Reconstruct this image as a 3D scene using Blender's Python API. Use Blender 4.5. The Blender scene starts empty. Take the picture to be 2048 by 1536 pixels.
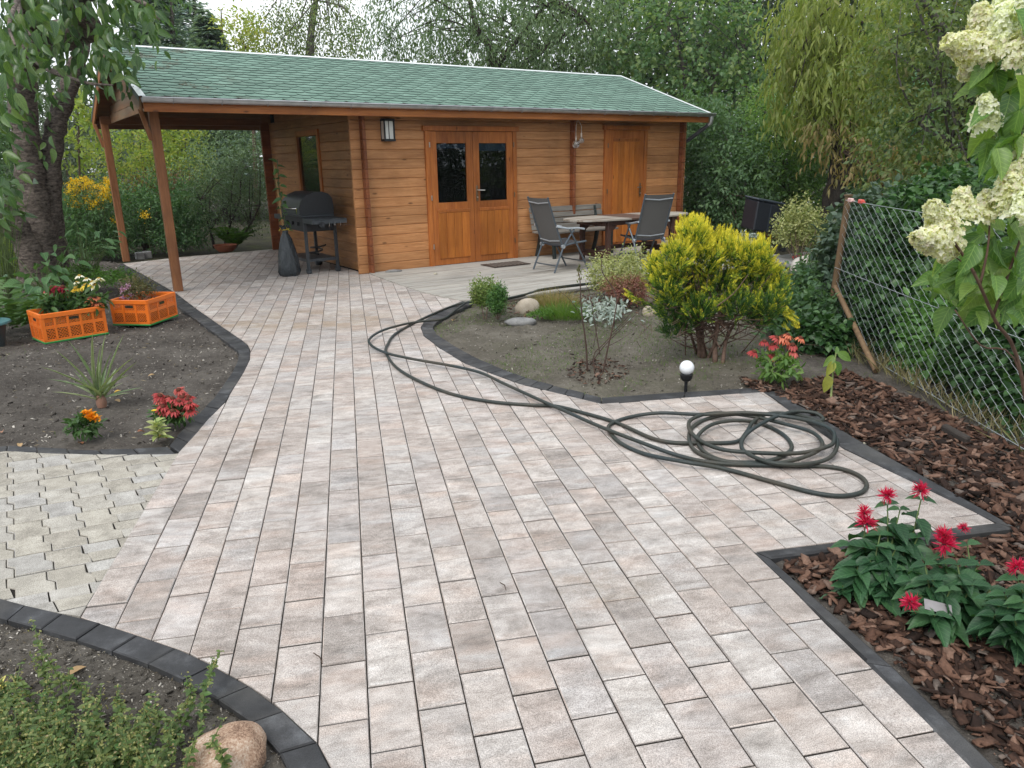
import bpy, bmesh, math, random
import numpy as np
from mathutils import Vector, Matrix

random.seed(7)
RNG = np.random.default_rng(11)
scene = bpy.context.scene
COL = scene.collection
rad = math.radians

# ---------------------------------------------------------------- camera
F, TH, RO, H = 1497.0, .2908, -.0157, 1.6
_fwd = np.array([0, math.cos(TH), -math.sin(TH)]); _r0 = np.array([1., 0, 0]); _u0 = np.cross(_r0, _fwd)
_R = _r0*math.cos(RO)+_u0*math.sin(RO); _U = -_r0*math.sin(RO)+_u0*math.cos(RO)
CAM = np.array([0, 0, H])
cd = bpy.data.cameras.new('camera'); cam = bpy.data.objects.new('camera', cd); COL.objects.link(cam)
cd.sensor_fit = 'HORIZONTAL'; cd.sensor_width = 36; cd.lens = F/2048*36; cd.clip_start = .05; cd.clip_end = 500
cam.matrix_world = Matrix(((_R[0], _U[0], -_fwd[0], 0), (_R[1], _U[1], -_fwd[1], 0), (_R[2], _U[2], -_fwd[2], H), (0, 0, 0, 1)))
scene.camera = cam

# ---------------------------------------------------------------- world, sun, exposure
SUN_EL, SUN_AZ = rad(52), rad(205)      # azimuth clockwise from +Y: light from behind-left of the camera
w = bpy.data.worlds.new('World'); scene.world = w; w.use_nodes = True
wn = w.node_tree; wn.nodes.clear()
def _wn(t): return wn.nodes.new(t)
sky = _wn('ShaderNodeTexSky'); sky.sky_type = 'NISHITA'; sky.sun_disc = False
sky.sun_elevation = SUN_EL; sky.sun_rotation = SUN_AZ; sky.air_density = 1.2; sky.dust_density = 2.0
tc = _wn('ShaderNodeTexCoord'); nz = _wn('ShaderNodeTexNoise'); nz.inputs['Scale'].default_value = 2.2; nz.inputs['Detail'].default_value = 5
mp = _wn('ShaderNodeMapping'); mp.inputs['Scale'].default_value = (1, 1, 3.0)
wn.links.new(tc.outputs['Generated'], mp.inputs['Vector']); wn.links.new(mp.outputs[0], nz.inputs['Vector'])
cr = _wn('ShaderNodeValToRGB'); cr.color_ramp.elements[0].position = .30; cr.color_ramp.elements[0].color = (.55, .55, .55, 1)
cr.color_ramp.elements[1].position = .55; cr.color_ramp.elements[1].color = (1, 1, 1, 1)
wn.links.new(nz.outputs['Fac'], cr.inputs[0])
mx = _wn('ShaderNodeMix'); mx.data_type = 'RGBA'; mx.inputs['B'].default_value = (9.2, 9.6, 10.0, 1)
wn.links.new(cr.outputs[0], mx.inputs['Factor']); wn.links.new(sky.outputs[0], mx.inputs['A'])
bg = _wn('ShaderNodeBackground'); bg.inputs['Strength'].default_value = .1
wo = _wn('ShaderNodeOutputWorld')
wn.links.new(mx.outputs['Result'], bg.inputs['Color']); wn.links.new(bg.outputs[0], wo.inputs['Surface'])
sl = bpy.data.lights.new('sun', 'SUN'); sl.energy = 1.5; sl.angle = rad(25); sl.color = (1, .96, .9)
so = bpy.data.objects.new('sun', sl); COL.objects.link(so)
_sd = Vector((math.sin(SUN_AZ)*math.cos(SUN_EL), math.cos(SUN_AZ)*math.cos(SUN_EL), math.sin(SUN_EL)))
so.rotation_euler = _sd.to_track_quat('Z', 'Y').to_euler()
scene.view_settings.view_transform = 'Standard'; scene.view_settings.look = 'None'
scene.view_settings.gamma = 1; scene.view_settings.use_curve_mapping = False
scene.view_settings.exposure = .60
scene.render.engine = 'CYCLES'
scene.cycles.max_bounces = 8; scene.cycles.transparent_max_bounces = 12

# ---------------------------------------------------------------- where a photo pixel meets the real place
def ray(x, y): return (x-1024)/F*_R-(y-768)/F*_U+_fwd
def G(x, y, z=0.):
    d = ray(x, y); return CAM+d*((z-H)/d[2])
def AT(x, y, Y):
    d = ray(x, y); return CAM+d*(Y/d[1])
def G2(pts, z=0.): return [tuple(G(x, y, z)[:2]) for x, y in pts]
CAZ = .9827
S3 = np.array([math.sin(CAZ), math.cos(CAZ), 0]); N3 = np.array([-math.cos(CAZ), math.sin(CAZ), 0]); Z3 = np.array([0, 0, 1.])
CORN = G(738, 547)
def C(s, b, z=0.): return CORN+S3*s+N3*b+Z3*z     # cabin coordinates: along the front wall, back from it, up
def SBof(x, y, z=0.):
    g = G(x, y, z)-CORN; return g@S3, g@N3

# ---------------------------------------------------------------- object helpers
def mesh_obj(name, verts, faces, mat, parent=None, smooth=None, base=None):
    me = bpy.data.meshes.new(name); me.from_pydata([tuple(map(float, v)) for v in verts], [], faces); me.update()
    return link_mesh(name, me, mat, parent, smooth)
def link_mesh(name, me, mat, parent=None, smooth=None):
    if mat is not None:
        me.materials.clear(); me.materials.append(mat)
    if smooth is not None:
        me.shade_smooth()
        if smooth < 179: me.set_sharp_from_angle(angle=rad(smooth))
    o = bpy.data.objects.new(name, me); COL.objects.link(o)
    if parent is not None: adopt(o, parent)
    return o
def adopt(o, parent):
    o.parent = parent
    if parent.type == 'EMPTY': o.matrix_parent_inverse = Matrix.Translation(parent.location).inverted()
    return o
def place(name, me, M, parent=None):
    """an object that shares mesh data, standing at the world matrix M"""
    o = bpy.data.objects.new(name, me); COL.objects.link(o)
    if parent is not None: adopt(o, parent)
    o.matrix_basis = M
    return o
def thing(name, label, cat, loc, group=None):
    o = bpy.data.objects.new(name, None); COL.objects.link(o); o.empty_display_size = .1
    o.location = Vector([float(a) for a in loc]); o['label'] = label; o['category'] = cat
    if group: o['group'] = group
    return o
def tag(o, label, cat, group=None):
    o['label'] = label; o['category'] = cat
    if group: o['group'] = group
    return o
def struct(name, loc=(0, 0, 0)):
    o = bpy.data.objects.new(name, None); COL.objects.link(o); o.location = Vector([float(a) for a in loc]); o['kind'] = 'structure'; return o
def stuff(o): o['kind'] = 'stuff'; return o
def part_label(o, l): o['label'] = l; return o

class MB:
    def __init__(s): s.v = []; s.f = []
    def add(s, v, f):
        k = len(s.v); s.v += [np.asarray(a, float) for a in v]; s.f += [tuple(i+k for i in q) for q in f]
    def box(s, o, ex, ey, ez, bev=0.):
        """o corner, three edge vectors; bev chamfers the edges"""
        o, ex, ey, ez = map(lambda a: np.asarray(a, float), (o, ex, ey, ez))
        if bev <= 0:
            v = [o+ex*i+ey*j+ez*k for k in (0, 1) for j in (0, 1) for i in (0, 1)]
            s.add(v, [(0, 2, 3, 1), (4, 5, 7, 6), (0, 1, 5, 4), (2, 6, 7, 3), (0, 4, 6, 2), (1, 3, 7, 5)]); return
        L = [np.linalg.norm(a) for a in (ex, ey, ez)]; u = [a/l for a, l in zip((ex, ey, ez), L)]
        bm = [min(bev, l*.3) for l in L]
        V = {}; vs = []
        def P(c, ax):   # corner c (bits), vertex pulled in along the two axes other than ax
            p = o.copy()
            for i in range(3):
                t = L[i]*c[i]
                if i != ax: t += bm[i]*(1-2*c[i])
                p = p+u[i]*t
            return p
        for c in [(i, j, k) for k in (0, 1) for j in (0, 1) for i in (0, 1)]:
            for ax in range(3):
                V[c, ax] = len(vs); vs.append(P(c, ax))
        fs = []
        for ax in range(3):
            a, b = (ax+1) % 3, (ax+2) % 3
            for side in (0, 1):
                q = []
                for (x, y) in ((0, 0), (1, 0), (1, 1), (0, 1)):
                    c = [0, 0, 0]; c[ax] = side; c[a] = x; c[b] = y; q.append(V[tuple(c), ax])
                fs.append(tuple(q if side else q[::-1]))
        for ax in range(3):
            a, b = (ax+1) % 3, (ax+2) % 3
            for x in (0, 1):
                for y in (0, 1):
                    c0 = [0, 0, 0]; c0[a] = x; c0[b] = y; c1 = c0.copy(); c1[ax] = 1
                    q = [V[tuple(c0), a], V[tuple(c1), a], V[tuple(c1), b], V[tuple(c0), b]]
                    fs.append(tuple(q if (x == y) else q[::-1]))
        for c in [(i, j, k) for k in (0, 1) for j in (0, 1) for i in (0, 1)]:
            q = [V[c, 0], V[c, 1], V[c, 2]]; fs.append(tuple(q if sum(c) % 2 else q[::-1]))
        s.add(vs, fs)
    def tube(s, pts, r, n=6, caps=True):
        pts = [np.asarray(p, float) for p in pts]; m = len(pts)
        rr = [r]*m if np.isscalar(r) else list(r)
        t = [pts[min(i+1, m-1)]-pts[max(i-1, 0)] for i in range(m)]; t = [a/(np.linalg.norm(a)+1e-12) for a in t]
        a = np.cross(t[0], [0, 0, 1.]);
        if np.linalg.norm(a) < 1e-3: a = np.cross(t[0], [1., 0, 0])
        a /= np.linalg.norm(a); k = len(s.v)
        for i in range(m):
            a = a-t[i]*(a@t[i]); a /= (np.linalg.norm(a)+1e-12); b = np.cross(t[i], a)
            for j in range(n):
                th = 2*math.pi*j/n; s.v.append(pts[i]+rr[i]*(a*math.cos(th)+b*math.sin(th)))
        for i in range(m-1):
            for j in range(n):
                j2 = (j+1) % n; s.f.append((k+i*n+j, k+i*n+j2, k+(i+1)*n+j2, k+(i+1)*n+j))
        if caps: s.f.append(tuple(k+j for j in range(n))[::-1]); s.f.append(tuple(k+(m-1)*n+j for j in range(n)))
    def lathe(s, prof, c=(0, 0, 0), n=16, M=None):
        k = len(s.v); c = np.asarray(c, float)
        for r, z in prof:
            for j in range(n):
                th = 2*math.pi*j/n; p = np.array([r*math.cos(th), r*math.sin(th), z])
                if M is not None: p = np.array(M @ Vector(p))
                s.v.append(c+p)
        for i in range(len(prof)-1):
            for j in range(n):
                j2 = (j+1) % n; s.f.append((k+i*n+j, k+i*n+j2, k+(i+1)*n+j2, k+(i+1)*n+j))
        s.f.append(tuple(k+j for j in range(n))[::-1]); s.f.append(tuple(k+(len(prof)-1)*n+j for j in range(n)))
    def prism(s, poly, z0, z1, bev=0.):
        """poly ccw xy list, top edge chamfered by bev"""
        n = len(poly); P = [np.array(p, float) for p in poly]; k = len(s.v)
        s.v += [np.array([p[0], p[1], z0]) for p in P]
        if bev > 0:
            ins = inset(P, bev)
            s.v += [np.array([p[0], p[1], z1-bev*.7]) for p in P]+[np.array([p[0], p[1], z1]) for p in ins]; rings = 3
        else:
            s.v += [np.array([p[0], p[1], z1]) for p in P]; rings = 2
        for q in range(rings-1):
            for j in range(n):
                j2 = (j+1) % n; s.f.append((k+q*n+j, k+q*n+j2, k+(q+1)*n+j2, k+(q+1)*n+j))
        s.f.append(tuple(k+(rings-1)*n+j for j in range(n)))
    def extrude(s, prof, o, ax, ay, al):
        """2-D profile in (ax, ay) at o, swept along al"""
        o, ax, ay, al = map(lambda a: np.asarray(a, float), (o, ax, ay, al)); n = len(prof); k = len(s.v)
        for e in (0, 1):
            for p in prof: s.v.append(o+ax*p[0]+ay*p[1]+al*e)
        for j in range(n):
            j2 = (j+1) % n; s.f.append((k+j, k+j2, k+n+j2, k+n+j))
        s.f.append(tuple(k+j for j in range(n))[::-1]); s.f.append(tuple(k+n+j for j in range(n)))
    def build(s, name, mat, parent=None, smooth=None): 
        o = mesh_obj(name, s.v, s.f, mat, parent, smooth)
        bm = bmesh.new(); bm.from_mesh(o.data); bmesh.ops.recalc_face_normals(bm, faces=bm.faces); bm.to_mesh(o.data); bm.free()
        if smooth is not None:
            o.data.shade_smooth()
            if smooth < 179: o.data.set_sharp_from_angle(angle=rad(smooth))
        return o

def inset(P, d):
    n = len(P); out = []
    for i in range(n):
        a, b, c = P[i-1], P[i], P[(i+1) % n]
        e1 = b-a; e2 = c-b; e1 = e1/(np.linalg.norm(e1)+1e-12); e2 = e2/(np.linalg.norm(e2)+1e-12)
        n1 = np.array([-e1[1], e1[0]]); n2 = np.array([-e2[1], e2[0]]); m = n1+n2; q = m@m
        out.append(b+m*(d*2/q) if q > .3 else b+n1*d)
    return out
def area(P):
    return .5*sum(P[i-1][0]*P[i][1]-P[i][0]*P[i-1][1] for i in range(len(P)))
def ccw(P): return P if area(P) > 0 else P[::-1]
def clip(subj, rect):
    """Sutherland-Hodgman: polygon subj cut by the convex ccw polygon rect"""
    out = [np.array(p, float) for p in subj]
    for i in range(len(rect)):
        a = np.array(rect[i-1], float); b = np.array(rect[i], float); e = b-a
        def ins(p): return e[0]*(p[1]-a[1])-e[1]*(p[0]-a[0])
        inp, out = out, []
        if not inp: return []
        for j in range(len(inp)):
            p, q = inp[j-1], inp[j]; dp, dq = ins(p), ins(q)
            if dq >= 0:
                if dp < 0: out.append(p+(q-p)*(dp/(dp-dq)))
                out.append(q)
            elif dp >= 0: out.append(p+(q-p)*(dp/(dp-dq)))
    res = []
    for p in out:
        if not res or np.linalg.norm(p-res[-1]) > .002: res.append(p)
    if len(res) > 1 and np.linalg.norm(res[0]-res[-1]) < .002: res.pop()
    return res
def inside(P, poly):
    """vectorised point in polygon"""
    x, y = P[:, 0], P[:, 1]; r = np.zeros(len(P), bool); n = len(poly)
    for i in range(n):
        x1, y1 = poly[i-1]; x2, y2 = poly[i]
        if y1 == y2: continue
        c = ((y1 > y) != (y2 > y)) & (x < (x2-x1)*(y-y1)/(y2-y1)+x1); r ^= c
    return r
def spline(pts, n):
    """Catmull-Rom through pts, n steps per span"""
    P = [np.asarray(p, float) for p in pts]; P = [2*P[0]-P[1]]+P+[2*P[-1]-P[-2]]; out = []
    for i in range(1, len(P)-2):
        for k in range(n):
            t = k/n; a, b, c, d = P[i-1:i+3]
            out.append(.5*((2*b)+(c-a)*t+(2*a-5*b+4*c-d)*t*t+(-a+3*b-3*c+d)*t**3))
    out.append(P[-2]); return out
def resample(pts, n):
    P = np.array(pts, float); d = np.r_[0, np.cumsum(np.linalg.norm(np.diff(P, axis=0), axis=1))]
    t = np.linspace(0, d[-1], n+1)
    return np.stack([np.interp(t, d, P[:, i]) for i in range(P.shape[1])], 1)
def plen(pts):
    P = np.array(pts, float); return np.linalg.norm(np.diff(P, axis=0), axis=1).sum()
def big_mesh(name, V, loops, starts, mat, parent=None, rnd=None, extra=None):
    me = bpy.data.meshes.new(name); nv = len(V)
    me.vertices.add(nv); me.vertices.foreach_set('co', np.ascontiguousarray(V, np.float32).ravel())
    me.loops.add(len(loops)); me.loops.foreach_set('vertex_index', np.ascontiguousarray(loops, np.int32))
    me.polygons.add(len(starts)); me.polygons.foreach_set('loop_start', np.ascontiguousarray(starts, np.int32))
    if rnd is not None:
        a = me.attributes.new('rnd', 'FLOAT', 'POINT'); a.data.foreach_set('value', np.ascontiguousarray(rnd, np.float32))
    if extra is not None:
        a = me.attributes.new('tip', 'FLOAT', 'POINT'); a.data.foreach_set('value', np.ascontiguousarray(extra, np.float32))
    me.update(calc_edges=True); me.validate()
    me.materials.append(mat); o = bpy.data.objects.new(name, me); COL.objects.link(o)
    if parent is not None: adopt(o, parent)
    return o

# ---------------------------------------------------------------- materials
class NT:
    def __init__(s, name, rough=.6, spec=.3, metal=0.):
        s.m = bpy.data.materials.new(name); s.m.use_nodes = True; s.t = s.m.node_tree
        s.b = s.t.nodes['Principled BSDF']; s.set('Roughness', rough); s.set('Specular IOR Level', spec); s.set('Metallic', metal)
    def set(s, k, v):
        i = s.b.inputs[k]
        if hasattr(v, 'is_output'): s.t.links.new(v, i)
        else: i.default_value = v if np.isscalar(v) else (*v, 1)[:4]
    def n(s, t): return s.t.nodes.new('ShaderNode'+t)
    def io(s, sock, v):
        if hasattr(v, 'is_output'): s.t.links.new(v, sock)
        elif v is not None: sock.default_value = v
    def pos(s): return s.n('NewGeometry').outputs['Position']
    def obj(s): return s.n('TexCoord').outputs['Object']
    def orand(s): return s.n('ObjectInfo').outputs['Random']
    def attr(s, a):
        n = s.n('Attribute'); n.attribute_name = a; return n.outputs['Fac']
    def rnd(s):
        return s.math('FRACT', s.math('ADD', s.attr('rnd'), s.orand()))
    def island(s):
        return s.math('FRACT', s.math('ADD', s.n('NewGeometry').outputs['Random Per Island'], s.orand()))
    def math(s, op, a, b=None):
        n = s.n('Math'); n.operation = op; s.io(n.inputs[0], a); s.io(n.inputs[1], b); return n.outputs[0]
    def map(s, v, scale=(1, 1, 1), rz=0., loc=None):
        n = s.n('Mapping'); s.io(n.inputs['Vector'], v); n.inputs['Scale'].default_value = scale; n.inputs['Rotation'].default_value = (0, 0, rz)
        if loc is not None: s.io(n.inputs['Location'], loc)
        return n.outputs[0]
    def vadd(s, v, r, k=37.):
        c = s.n('CombineXYZ'); q = s.math('MULTIPLY', r, k)
        for i in range(3): s.t.links.new(q, c.inputs[i])
        n = s.n('VectorMath'); n.operation = 'ADD'; s.io(n.inputs[0], v); s.io(n.inputs[1], c.outputs[0]); return n.outputs[0]
    def noise(s, v, scale, detail=3, rough=.55, dist=0.):
        n = s.n('TexNoise'); s.io(n.inputs['Vector'], v); n.inputs['Scale'].default_value = scale; n.inputs['Detail'].default_value = detail
        n.inputs['Roughness'].default_value = rough; n.inputs['Distortion'].default_value = dist; return n.outputs['Fac']
    def voro(s, v, scale, feat='F1', out='Distance'):
        n = s.n('TexVoronoi'); n.feature = feat; s.io(n.inputs['Vector'], v); n.inputs['Scale'].default_value = scale; return n.outputs[out]
    def ramp(s, f, stops, interp='LINEAR'):
        n = s.n('ValToRGB'); s.io(n.inputs[0], f); e = n.color_ramp.elements; n.color_ramp.interpolation = interp
        while len(e) < len(stops): e.new(.5)
        for q, (p, c) in zip(e, stops): q.position = p; q.color = (*((c,)*3 if np.isscalar(c) else c), 1)
        return n.outputs[0]
    def mix(s, f, a, b, mode='MIX'):
        n = s.n('Mix'); n.data_type = 'RGBA'; n.blend_type = mode
        s.io(n.inputs['Factor'], f)
        for k, v in (('A', a), ('B', b)):
            s.io(n.inputs[k], v if hasattr(v, 'is_output') else (*((v,)*3 if np.isscalar(v) else v), 1))
        return n.outputs['Result']
    def bump(s, h, strength=.5, dist=.01):
        n = s.n('Bump'); s.io(n.inputs['Height'], h); n.inputs['Strength'].default_value = strength; n.inputs['Distance'].default_value = dist
        s.t.links.new(n.outputs[0], s.b.inputs['Normal'])
    def color(s, c): s.set('Base Color', c)

def plain(name, col, rough=.5, spec=.4, metal=0., var=.12, scale=30, bump=0.):
    k = NT(name, rough, spec, metal); v = k.pos(); f = k.noise(v, scale, 4)
    a = tuple(c*(1-var) for c in col); b = tuple(min(1, c*(1+var)) for c in col)
    k.color(k.ramp(f, [(.3, a), (.7, b)]))
    if bump: k.bump(f, bump, .005)
    return k.m
def leafmat(name, cols, trans=.25, rough=.45, spec=.35, vein=0.):
    trans = min(.5, trans*1.35); cols = [tuple(min(.85, a*1.4) for a in c) if max(c) < .3 else c for c in cols]
    """leaf colours picked per leaf; a share of the light passes through"""
    k = NT(name, rough, spec); r = k.rnd(); n = len(cols)
    c = k.ramp(r, [(i/(n-1), q) for i, q in enumerate(cols)])
    f = k.noise(k.pos(), 40, 2); c = k.mix(1., c, k.ramp(f, [(.25, .82), (.75, 1.15)]), 'MULTIPLY')
    if vein:
        s_ = k.n('SeparateXYZ'); k.t.links.new(k.obj(), s_.inputs[0]); ax = k.math('ABSOLUTE', s_.outputs[0])
        st = k.math('FRACT', k.math('SUBTRACT', k.math('MULTIPLY', s_.outputs[1], 7.), k.math('MULTIPLY', ax, 5.)))
        ln = k.math('MAXIMUM', k.ramp(st, [(.0, 1), (.10, 0), (.9, 0), (1, 1)]), k.ramp(ax, [(.012, 1.), (.035, 0)]))
        c = k.mix(k.math('MULTIPLY', ln, vein), c, tuple(min(.8, a*1.9+.02) for a in cols[-1])); k.bump(ln, -.5, .03)
    k.color(c)
    tr = k.n('BsdfTranslucent'); tc_ = k.mix(1., c, (1.3, 1.35, .6), 'MULTIPLY'); k.t.links.new(tc_, tr.inputs['Color'])
    ms = k.n('MixShader'); ms.inputs[0].default_value = trans
    k.t.links.new(k.b.outputs[0], ms.inputs[1]); k.t.links.new(tr.outputs[0], ms.inputs[2])
    k.t.links.new(ms.outputs[0], k.t.nodes['Material Output'].inputs['Surface']); return k.m

GA = math.atan2(S3[1], S3[0])
def woodmat(name, light, dark, axis='s', rough=.5, spec=.25, knots=True, grey=None, rz=None, ring=1.):
    """stained or weathered boards: grain along the axis, rings, knots, one tone per board"""
    k = NT(name, rough, spec); r = k.island()
    v = k.map(k.pos(), (1, 1, 1), -(GA if rz is None else rz)); v = k.vadd(v, r)
    sc = {'s': (1.2, 14, 14), 'b': (14, 1.2, 14), 'z': (14, 14, 1.2)}[axis]
    g = k.map(v, sc); f1 = k.noise(g, 1.6, 5, .6, .6); f2 = k.noise(g, 7, 3, .6)
    f = k.math('ADD', k.math('MULTIPLY', f1, .75), k.math('MULTIPLY', f2, .25))
    c = k.ramp(f, [(.32, dark), (.5, tuple((a+b)/2 for a, b in zip(light, dark))), (.66, light)])
    tone = k.ramp(r, [(0, .8), (.5, 1.), (1, 1.14)]); c = k.mix(1., c, tone, 'MULTIPLY')
    fade = k.noise(k.pos(), 1.1, 4, .6); c = k.mix(1., c, k.ramp(fade, [(.35, .80), (.5, 1.), (.68, 1.12)]), 'MULTIPLY')
    if knots:
        ks = {'s': (2.2, 6.5, 6.5), 'b': (6.5, 2.2, 6.5), 'z': (6.5, 6.5, 2.2)}[axis]
        d = k.voro(k.map(v, ks), 1.0); c = k.mix(k.ramp(d, [(.05, .85), (.11, 0.)]), c, tuple(a*.35 for a in dark))
    if grey is not None:
        q = k.noise(k.map(v, tuple(a*.35 for a in sc)), 2.2, 4); c = k.mix(k.ramp(q, [(.42, 0), (.6, .8)]), c, grey)
    k.color(c); k.bump(f, .25, .004); return k.m

def speckle(k, v, base, amt=.3, scale=420):
    f = k.noise(v, scale, 2, .7); return k.mix(1., base, k.ramp(f, [(.3, 1-amt), (.5, 1.), (.72, 1+amt)]), 'MULTIPLY'), f

def make_paver():
    k = NT('paver_concrete', .8, .25); r = k.island(); v = k.map(k.pos(), (1, 1, 1), -.2058); v = k.vadd(v, r, 53.)
    b = k.map(v, (4.4, 10.5, 1)); n1 = k.noise(b, 1.0, 7, .7, .9); n2 = k.noise(v, 32, 5, .7)
    base = k.ramp(k.math('ADD', k.math('MULTIPLY', n1, .78), k.math('MULTIPLY', n2, .22)),
                  [(.30, (.205, .187, .174)), (.42, (.325, .30, .283)), (.53, (.425, .398, .381)), (.68, (.54, .522, .508))])
    warm = k.noise(k.vadd(b, r, 11.), .7, 4); c = k.mix(k.ramp(warm, [(.50, 0), (.68, .5)]), base, k.mix(1., base, (1.07, .93, .85), 'MULTIPLY'))
    cool = k.noise(k.vadd(b, r, 29.), .8, 4); c = k.mix(k.ramp(cool, [(.55, 0), (.7, .5)]), c, k.mix(1., c, (.91, .97, 1.02), 'MULTIPLY'))
    c = k.mix(1., c, k.ramp(r, [(0, (.74, .71, .685)), (.16, (.96, .90, .86)), (.34, (1.02, 1.0, .98)), (.5, (.80, .79, .79)), (.66, (1.13, 1.12, 1.10)), (.82, (.93, .855, .81)), (1, (1.04, 1.04, 1.05))]), 'MULTIPLY')
    q = k.noise(k.pos(), .55, 3); q3 = k.noise(k.pos(), 9., 4, .7); c = k.mix(k.math('MULTIPLY', k.ramp(q, [(.56, 0), (.70, 1)]), k.ramp(q3, [(.45, 0), (.62, .6)])), c, (.235, .18, .125))      # sandy dirt tracked over the stones
    for (px_, py_), rx_, ry_, amt, col in (((600, 640), 1.5, .75, .62, (.27, .205, .14)), ((487, 900), .20, .30, .8, (.16, .125, .10)), ((700, 560), .9, .6, .35, (.24, .20, .15)), ((1230, 1180), .35, .2, .35, (.22, .18, .14))):      # trodden-in soil
        gx, gy = G(px_, py_)[:2]; d = k.map(k.pos(), (1/rx_, 1/ry_, 0)); sb = k.n('VectorMath'); sb.operation = 'DISTANCE'; k.t.links.new(d, sb.inputs[0]); sb.inputs[1].default_value = (gx/rx_, gy/ry_, 0)
        mk = k.math('MULTIPLY', k.ramp(sb.outputs['Value'], [(.45, 1), (1., 0)]), k.ramp(k.math('ADD', k.math('MULTIPLY', q3, .6), k.math('MULTIPLY', r, .4)), [(.36, 0), (.62, amt)])); c = k.mix(mk, c, col)
    q2 = k.noise(k.pos(), 7.0, 5, .7); c = k.mix(1., c, k.ramp(q2, [(.3, .80), (.5, 1.), (.7, 1.08)]), 'MULTIPLY')
    st = k.noise(k.pos(), 2.6, 3); c = k.mix(k.math('MULTIPLY', k.ramp(st, [(.66, 0), (.72, .55)]), k.ramp(q3, [(.4, 0), (.6, 1)])), c, (.13, .12, .105))
    c, f = speckle(k, k.pos(), c, .5, 300); vo = k.voro(k.pos(), 260); c = k.mix(k.ramp(vo, [(.12, .55), (.2, 0)]), c, (.16, .15, .14)); k.color(c); k.bump(k.math('ADD', f, k.math('MULTIPLY', n2, .6)), .45, .002); return k.m

# ---------------------------------------------------------------- the materials of the place
M_PAVER = make_paver()
def make_old_paver():
    k = NT('aggregate_concrete', .85, .2); r = k.island(); v = k.pos()
    n = k.noise(k.vadd(v, r), 9, 4, .65)
    c = k.ramp(n, [(.3, (.25, .235, .21)), (.55, (.375, .355, .32)), (.75, (.46, .44, .405))])
    c = k.mix(1., c, k.ramp(r, [(0, (.88, .86, .82)), (.4, (1.0, .985, .94)), (.7, (.98, .98, .98)), (1, (.95, .97, 1.02))]), 'MULTIPLY')
    c, f = speckle(k, v, c, .45, 260); k.color(c); k.bump(f, .5, .003); return k.m
M_OLDP = make_old_paver()
def make_kerb():
    k = NT('anthracite_concrete', .7, .3); r = k.island(); v = k.pos(); n = k.noise(k.vadd(v, r), 8, 5, .65)
    c = k.ramp(n, [(.3, (.022, .0225, .024)), (.55, (.038, .039, .042)), (.74, (.085, .088, .094))])
    c = k.mix(1., c, k.ramp(r, [(0, .8), (1, 1.25)]), 'MULTIPLY'); q = k.noise(v, 3.2, 4); c = k.mix(k.ramp(q, [(.5, 0), (.74, .4)]), c, (.13, .125, .115))
    c, f = speckle(k, v, c, .3, 400); k.color(c); k.bump(f, .3, .002); return k.m
M_KERB = make_kerb()
def make_soil(name, a, b, cc, green=0., stones=.5):
    k = NT(name, .95, .1); v = k.pos(); n = k.noise(v, 2.2, 6, .65); n2 = k.noise(v, 28, 5, .7)
    c = k.ramp(k.math('ADD', k.math('MULTIPLY', n, .6), k.math('MULTIPLY', n2, .4)), [(.33, a), (.5, b), (.66, cc)])
    if green:
        q = k.noise(v, 1.6, 5, .7); c = k.mix(k.ramp(q, [(.47, 0), (.66, green)]), c, (.085, .10, .035))
    vo = k.voro(v, 85); sel = k.voro(v, 85, out='Color'); c = k.mix(k.math('MULTIPLY', k.ramp(vo, [(.18, 1), (.3, 0)]), k.ramp(sel, [(.62, 0), (.7, stones)])), c, (.33, .30, .25))
    k.color(c); h = k.math('ADD', k.math('MULTIPLY', n2, .8), k.noise(v, 120, 3, .7)); k.bump(h, .9, .018); return k.m
M_SOIL = make_soil('dark_soil', (.05, .044, .039), (.10, .089, .079), (.165, .15, .132))
M_SOIL2 = make_soil('seeded_soil', (.08, .072, .058), (.135, .122, .10), (.205, .188, .158), .2)
M_SOIL3 = make_soil('dry_soil', (.05, .044, .037), (.10, .09, .077), (.19, .175, .155))
M_SAND = plain('joint_sand', (.026, .023, .020), .95, .1, 0, .3, 160, .5)
M_GROUND = make_soil('garden_soil', (.03, .028, .02), (.05, .046, .034), (.07, .068, .045), .6, .1)
M_LAWN = make_soil('lawn_green', (.04, .07, .02), (.07, .11, .03), (.10, .14, .045), .5, .0)
M_LOG = woodmat('stained_log', (.53, .265, .115), (.33, .14, .052), 's', .5)
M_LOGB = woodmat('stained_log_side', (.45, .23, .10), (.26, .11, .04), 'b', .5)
M_LOGE = woodmat('stained_log_end', (.25, .085, .032), (.14, .042, .018), 's', .55, knots=False)
M_TRIM = woodmat('stained_trim', (.42, .145, .035), (.25, .072, .018), 'z', .42)
M_TRIMS = woodmat('stained_trim_long', (.43, .16, .045), (.26, .082, .022), 's', .42)
M_DOORP = woodmat('door_board', (.47, .165, .032), (.29, .085, .016), 'z', .4)
M_POST = woodmat('carport_post', (.34, .15, .065), (.19, .075, .032), 'z', .5)
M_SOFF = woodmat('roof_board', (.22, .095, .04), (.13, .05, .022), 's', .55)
M_GABLE = woodmat('gable_board', (.30, .16, .075), (.17, .085, .04), 'b', .6, grey=(.16, .12, .075))
M_DECK = woodmat('weathered_deck', (.45, .425, .385), (.20, .185, .16), 's', .8, .15, grey=(.37, .36, .335))
M_ZINC = NT('zinc_gutter', .42, .5, .85); M_ZINC.color(M_ZINC.ramp(M_ZINC.noise(M_ZINC.pos(), 6, 4), [(.3, (.42, .44, .46)), (.7, (.58, .60, .62))])); M_ZINC = M_ZINC.m
M_WHITEM = plain('pale_metal_strip', (.66, .70, .70), .45, .4, .2, .08, 10)
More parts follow.
